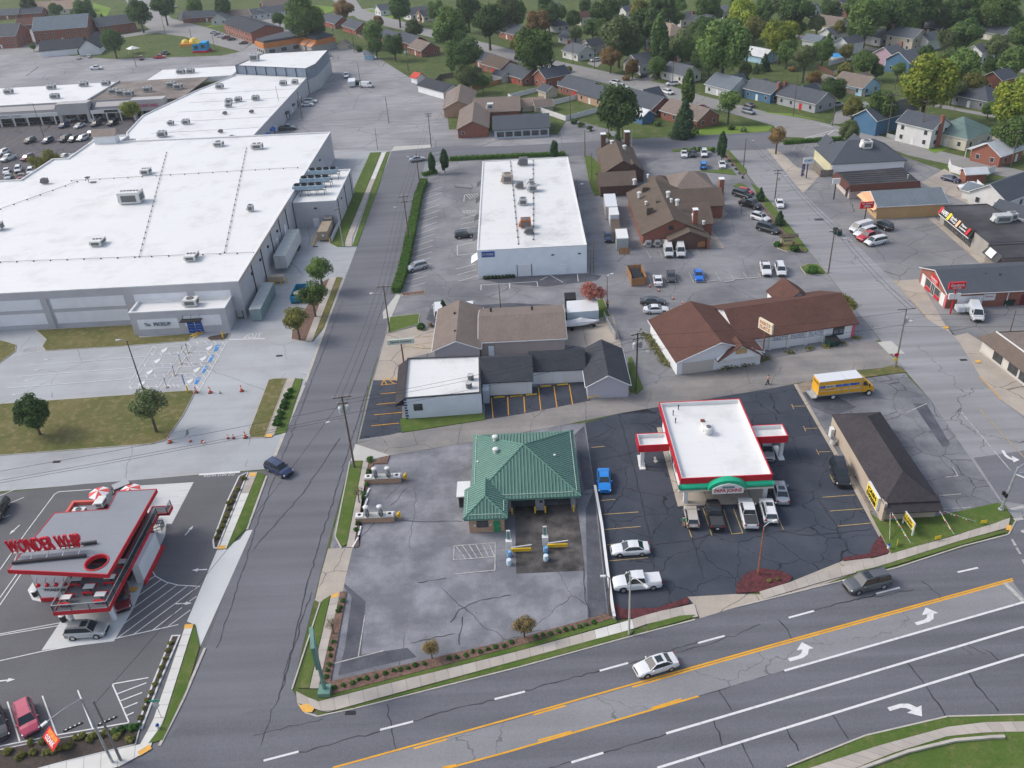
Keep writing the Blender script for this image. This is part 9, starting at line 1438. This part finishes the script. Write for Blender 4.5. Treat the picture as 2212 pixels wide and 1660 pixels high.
# cones
def cone(x,y,label,s=1.0,flat=False,m=None):
 p=P(x,y);t=thing('traffic_cone',label,'traffic cone',(p.x,p.y,.05),0,'orange cones');part('base',MB().box(0,0,0,.5*s,.5*s,.06),M_black,t,local=True);part('cone',MB().lathe(0,0,[(.2*s,.06),(.04*s,1.0*s),(.01,1.0*s)],10),m or mat('cone_orange',(.75,.11,.03)),t,local=True)
 if not m:part('collar',MB().lathe(0,0,[(.145*s,.45*s),(.1*s,.66*s)],10),M_white,t,local=True)
 if flat:t.rotation_euler=(R_(88),0,.8);t.location.z=.25
for i,(x,y)in enumerate((q(2,0,1628,135),q(2,0,1745,135),q(2,0,2005,122),q(2,0,1410,548),q(2,0,1580,540),q(2,0,1892,515),q(2,0,1937,513),q(2,0,2037,508),q(2,0,1382,1118),q(1,2,1187,835),q(1,2,1260,870),q(1,2,1380,935),q(1,2,1457,975),q(0,1,1448,1312))):
 cone(x,y,('cone at the tip of the wide lawn kerb','cone just right of the wide lawn tip','lone cone in the middle of the store exit','cone at the curved kerb of the wide lawn','short cone right of the curved kerb','left of two close cones at the exit','right of two close cones at the exit','tall cone beside the oval planter','cone on the drive in pad','cone at the board enclosure corner','cone beside the muscle car, second of four','third cone of the slanting row','cone nearest the red roof','orange barrel at the top of the street')[i],1.25 if i in(0,1,2,3,7)else.8)
cone(*q(2,0,1680,548),'cone lying on its side at the exit',.8,True);cone(*q(2,0,1827,140),'small faded cone between two orange ones',.6,False,M_tan)
# pickup bay signs, ladder rack, bollards
for i,(x,y)in enumerate(((910,880),(795,1065),(690,1255),(555,1455))):p=P(*zq(x,y));t=thing('bay_sign',('rear','second','third','front')[i]+' blue sign post between the pickup bays','sign',tuple(p),0,'pickup bay signs');part('post',MB().tube((0,0,0),(0,0,2.0),.04,n=6),M_dark,t,local=True);part('plate',MB().box(0,0,1.6,.05,.3,.4),M_bayblue,t,local=True);part('base',MB().lathe(0,0,[(.35,0),(.3,.18),(.01,.2)],8),M_tan,t,local=True)
p=P(*zq(910,1540));t=thing('pickup_sign','blue pickup sign on a yellow post at the lawn corner','sign',tuple(p));part('post',MB().tube(p,p+V(0,0,1.4),.14,n=8),M_yellow,t);part('panel',MB().obox(p+V(-.3,.2,2.5),(.5,-.85,0),(0,0,1),1.1,1.6,.1),M_blue,t);solo('bollard',MB().tube(P(*zq(1490,635)),P(*zq(1490,635))+V(0,0,1.5),.14,n=8),M_yellow,'tall yellow bollard in the pickup planter','bollard');p=P(*zq(990,620));t=thing('barricade','yellow slatted barricade lying at the pickup doors','barricade',tuple(p),R_(60));[part('slat',MB().box(k*.5,0,.25,.12,1.1,.1),M_yellow,t,local=True)for k in range(5)];part('rail',MB().box(1,.5,.15,2.6,.1,.1).box(1,-.5,.15,2.6,.1,.1),M_yellow,t,local=True)
for i,(x,y)in enumerate(((2000,1090),(1940,1080))):p=P(*q(1,0,x,y));t=thing('cage_cart',('right','left')[i]+' grey wire stock cart beside the shipping container','cart',tuple(p),0,'stock carts');part('frame',MB().box(0,0,.2,1.4,.9,.1).box(-.65,0,.3,.08,.9,1.5).box(.65,0,.3,.08,.9,1.5),M_grille,t,local=True);part('mesh_panel',MB().box(0,.42,.3,1.3,.04,1.4),M_steel,t,local=True)
for i in range(7):p=P(*q(1,1,-20+i*14,905-i*22));solo('pallet',MB().box(p.x,p.y,.02,1.1,.9,.5+.2*(i%3),.3*i),M_dark,'dark stacked crate against the supermarket side wall','crate','crates along the supermarket wall')
# patches and kerb stops
for i,(c0,c1,lb)in enumerate(((q(2,1,930,1000),q(2,1,965,930),'upper'),(q(2,1,922,1085),q(2,1,948,1015),'second'),(q(2,1,873,1325),q(2,1,893,1245),'third'),(q(2,1,822,1425),q(2,1,870,1340),'lowest'))):a,b=P(*c0),P(*c1);solo('kerb_stop',MB().obox((a+b)/2+V(0,0,.1),b-a,(0,0,1),(b-a).length*.95,.2,.22),M_white,lb+' white kerb stop along the shrub bed by the vacuums','kerb stop','white kerb stops')
for i,(c0,c1)in enumerate(((q(3,0,525,1360),q(3,0,685,1285)),(q(3,0,810,1308),q(3,0,970,1235)),(q(3,0,-10,1422),q(3,0,80,1395)))):a,b=P(*c0),P(*c1);t=thing('wheel_stop',('left','right','cut off')[i]+' black and white rubber wheel stop at the flower bed','wheel stop',tuple((a+b)/2),0,'rubber wheel stops');part('bar',MB().obox((a+b)/2+V(0,0,.08),b-a,(0,0,1),(b-a).length,.14,.16),M_black,t);[part('white_mark',MB().obox(a.lerp(b,k)+V(0,0,.16),b-a,(0,0,1),.18,.03,.12),M_white,t)for k in(.15,.38,.62,.85)]
for i,(x0,y0,x1,y1)in enumerate(((1340,812,1415,808),(1560,797,1640,790),(1660,793,1740,783),(1805,797,1880,785),(1895,772,1970,766),(2010,765,2085,758))):a,b=P(*q(1,2,x0,y0)),P(*q(1,2,x1,y1));solo('parking_stop',MB().obox((a+b)/2+V(0,0,.1),b-a,(0,0,1),(b-a).length,.15,.18),M_conc,'concrete parking stop number '+('one','two','three','four','five','six')[i]+' from the left in the restaurant row','parking stop','parking stops of the restaurant row')
# street name sign, hydrants, inflatables, tent, pool, shop bits
p=P(*q(3,0,1340,1245));t=thing('street_sign','green street name sign with a stop sign seen from behind','street sign',tuple(p));part('post',MB().tube(p,p+V(0,0,2.9),.035,n=6),M_steel,t);part('name_blade',MB().obox(p+V(0,0,2.8),(1,.05,0),(0,0,1),1.1,.25,.03),M_teal,t);part('stop_plate',MB().tube(p+V(0,-.03,2.2),p+V(0,-.06,2.2),.38,n=8),M_hvac,t)
p=P(*q(1,3,1140,1500));t=thing('stop_sign','red stop sign and yellow plate at the alley mouth','stop sign',(p.x-.3,p.y-.3,0));part('post',MB().tube((0,0,0),(0,0,3),.04,n=6),M_steel,t,local=True);part('plate',MB().tube((0,-.03,2.6),(0,-.07,2.6),.38,n=8),M_sred,t,local=True);part('warning_plate',MB().box(0,-.05,1.5,.6,.04,.5),M_sy,t,local=True)
for c,lb in((q(3,0,1318,1338),'white and blue hydrant on the verge at the bottom left'),(q(2,3,1085,1430),'tan and blue hydrant at the corner of the red bed')):p=P(*c);t=thing('hydrant',lb,'hydrant',(p.x,p.y,.1));part('barrel',MB().lathe(0,0,[(.16,0),(.14,.5),(.2,.5),(.2,.58)],10),M_white,t,local=True);part('bonnet',MB().lathe(0,0,[(.2,.58),(.12,.75),(.02,.8)],10),M_blue,t,local=True)
p=P(437,112);t=thing('bouncy_castle','blue, red and yellow bouncy castle on the event lawn','bouncy castle',(p.x,p.y,0));part('floor',MB().box(0,0,0,7.5,6.5,.9),M_sred,t,local=True);part('wall',MB().box(-1.7,0,.9,3.4,5.5,3.2).box(1.75,0,.9,3.3,5.6,3.6),mat('castle_blue',(.02,.3,.6)),t,local=True);part('top',MB().add([(-3.5,-2.8,4.1),(.1,-2.8,4.1),(.1,2.8,4.1),(-3.5,2.8,4.1),(-1.7,-2.8,5.4),(-1.7,2.8,5.4)],[(0,1,4),(1,2,5,4),(2,3,5),(3,0,4,5)]),mat('castle_yellow',(.75,.55,.1)),t,local=True);part('window',MB().box(1.75,-2.85,2,2,.1,1.6).box(-1.7,-2.8,1.8,1.8,.1,1.4),M_pane,t,local=True)
p=P(412,98);t=thing('inflatable_slide','low orange and yellow inflatable beside the bouncy castle','inflatable',(p.x,p.y,0));part('base',MB().box(0,0,0,9,6,1.2),mat('inflatable_orange',(.7,.3,.06)),t,local=True);part('arch',MB().blob((2,0,1.2),2.6,2.4,8,5).blob((-2.5,0,1.2),2,1.8,8,5),mat('castle_yellow',(.75,.55,.1)),t,local=True)
p=P(290,116);t=thing('tent','white canopy tent at the event on the lawn','tent',(p.x,p.y,0));part('canopy',MB().lathe(0,0,[(3.6,2.4),(.05,3.6)],4),M_white,t,local=True);part('leg',MB().tube((2.5,0,0),(2.5,0,2.4),.06,n=5).tube((-2.5,0,0),(-2.5,0,2.4),.06,n=5).tube((0,-2.5,0),(0,-2.5,2.4),.06,n=5),M_steel,t,local=True)
p=P(1807,126);t=thing('swimming_pool','bright blue round swimming pool with white rim in a back yard','pool',(p.x,p.y,0));part('wall',MB().lathe(0,0,[(4.2,0),(4.2,1.1)],20),M_white,t,local=True);part('water',MB().lathe(0,0,[(4.0,1.0),(4.0,1.12),(.01,1.12)],20),mat('pool_blue',(.01,.32,.75),rough=.1),t,local=True)
for i,(c,m_)in enumerate(((q(1,3,1905,150),M_blue),(q(1,3,1935,165),mat('tarp_blue',(.01,.18,.6))),(q(1,3,1970,165),M_brick))):p=P(*c);solo('junk_pile',MB().blob((p.x,p.y,.5),.9,.7,7,5,.35),m_,('dark pile left of the blue tarp at the white fence','bright blue tarp heap behind the smoke shop','red heap right of the blue tarp at the white fence')[i],'junk')
# people
def person(x,y,yaw,label,top,leg,skin,hair,stride=.0,arm=.3):
 p=P(x,y);t=thing('person',label,'person',(p.x,p.y,.04),yaw);me=bpy.data.meshes.new('body')
 J=[(0,0,.98),(0,0,1.18),(0,0,1.42),(0,0,1.52),(.03,0,1.66),(0,.11,.92),(stride*.5,.11,.5),(stride*.4,.1,.08),(stride*.4+.16,.1,.05),(0,-.11,.92),(-stride*.35,-.11,.5),(-stride*.9,-.1,.1),(-stride*.9+.15,-.1,.05),(0,.2,1.4),(-.05-arm*.3,.26,1.14),(.12-arm*.1,.25,.9),(0,-.2,1.4),(.05+arm*.5,-.26,1.15),(.25+arm*.5,-.22,.98)]
 E_=[(0,1),(1,2),(2,3),(3,4),(0,5),(5,6),(6,7),(7,8),(0,9),(9,10),(10,11),(11,12),(2,13),(13,14),(14,15),(2,16),(16,17),(17,18)];Rr=[.15,.145,.17,.06,.1,.1,.075,.05,.045,.1,.075,.05,.045,.065,.05,.035,.065,.05,.035]
 me.from_pydata(J,E_,[]);o=bpy.data.objects.new('body',me);COL.objects.link(o);o.parent=t;sk=o.modifiers.new('skin','SKIN');sv=me.skin_vertices[0].data if me.skin_vertices else None
 if sv is None:bm=bmesh.new();bm.from_mesh(me);bm.verts.layers.skin.verify();bm.to_mesh(me);bm.free();sv=me.skin_vertices[0].data
 for v,r in zip(sv,Rr):v.radius=(r,r)
 sv[0].use_root=True;o.modifiers.new('sub','SUBSURF').levels=1;me.materials.append(skin)
 part('hair',MB().blob((.02,0,1.72),.11,.1,8,5),hair,t,local=True);lm=MB()
 for a,b in((5,6),(6,7),(9,10),(10,11)):lm.tube(J[a],J[b],Rr[a]*1.2,Rr[b]*1.25,8)
 part('trousers',lm.blob((0,0,.95),.17,.13,8,5),leg,t,local=True);[part('shoe',MB().box(J[k][0]-.05,J[k][1],0,.28,.1,.1),M_black,t,local=True)for k in(8,12)]
 if top:part('shirt',MB().lathe(0,0,[(.17,.95),(.17,1.15),(.2,1.4),(.07,1.5)],10).tube(J[13],J[14],.085,.075,8).tube(J[16],J[17],.085,.075,8),top,t,local=True)
M_skin=mat('skin',(.45,.26,.18),rough=.6);M_jean=mat('dark_jeans',(.02,.022,.03));M_khaki=mat('khaki',(.42,.3,.18))
person(*q(2,2,2160,66),R_(10),'bare chested person in dark trousers walking along the alley',None,M_jean,M_skin,M_black,.42,.4);person(*q(2,2,1468,1246),R_(60),'person in a green shirt and shorts standing at the beige hatchback',mat('green_shirt',(.02,.2,.09)),M_khaki,M_skin,M_black,.05,.6);person(*q(1,2,835,1010),R_(90),'person in an orange vest standing by the lane fence',mat('orange_vest',(.7,.2,.05)),M_jean,M_skin,M_black,.05,.2)
# haze
hz=part('haze',MB().box(-100,420,-1,1100,1000,81),mat('haze_unused',(1,1,1)));hz['kind']='stuff'
hm=bpy.data.materials.new('haze');hm.use_nodes=True;hn=hm.node_tree.nodes;hn.clear();ho=hn.new('ShaderNodeOutputMaterial');hv=hn.new('ShaderNodeVolumePrincipled');hv.inputs['Color'].default_value=(.86,.92,1,1);hv.inputs['Density'].default_value=.00012;hv.inputs['Anisotropy'].default_value=.2;hm.node_tree.links.new(hv.outputs[0],ho.inputs['Volume']);hz.data.materials[0]=hm
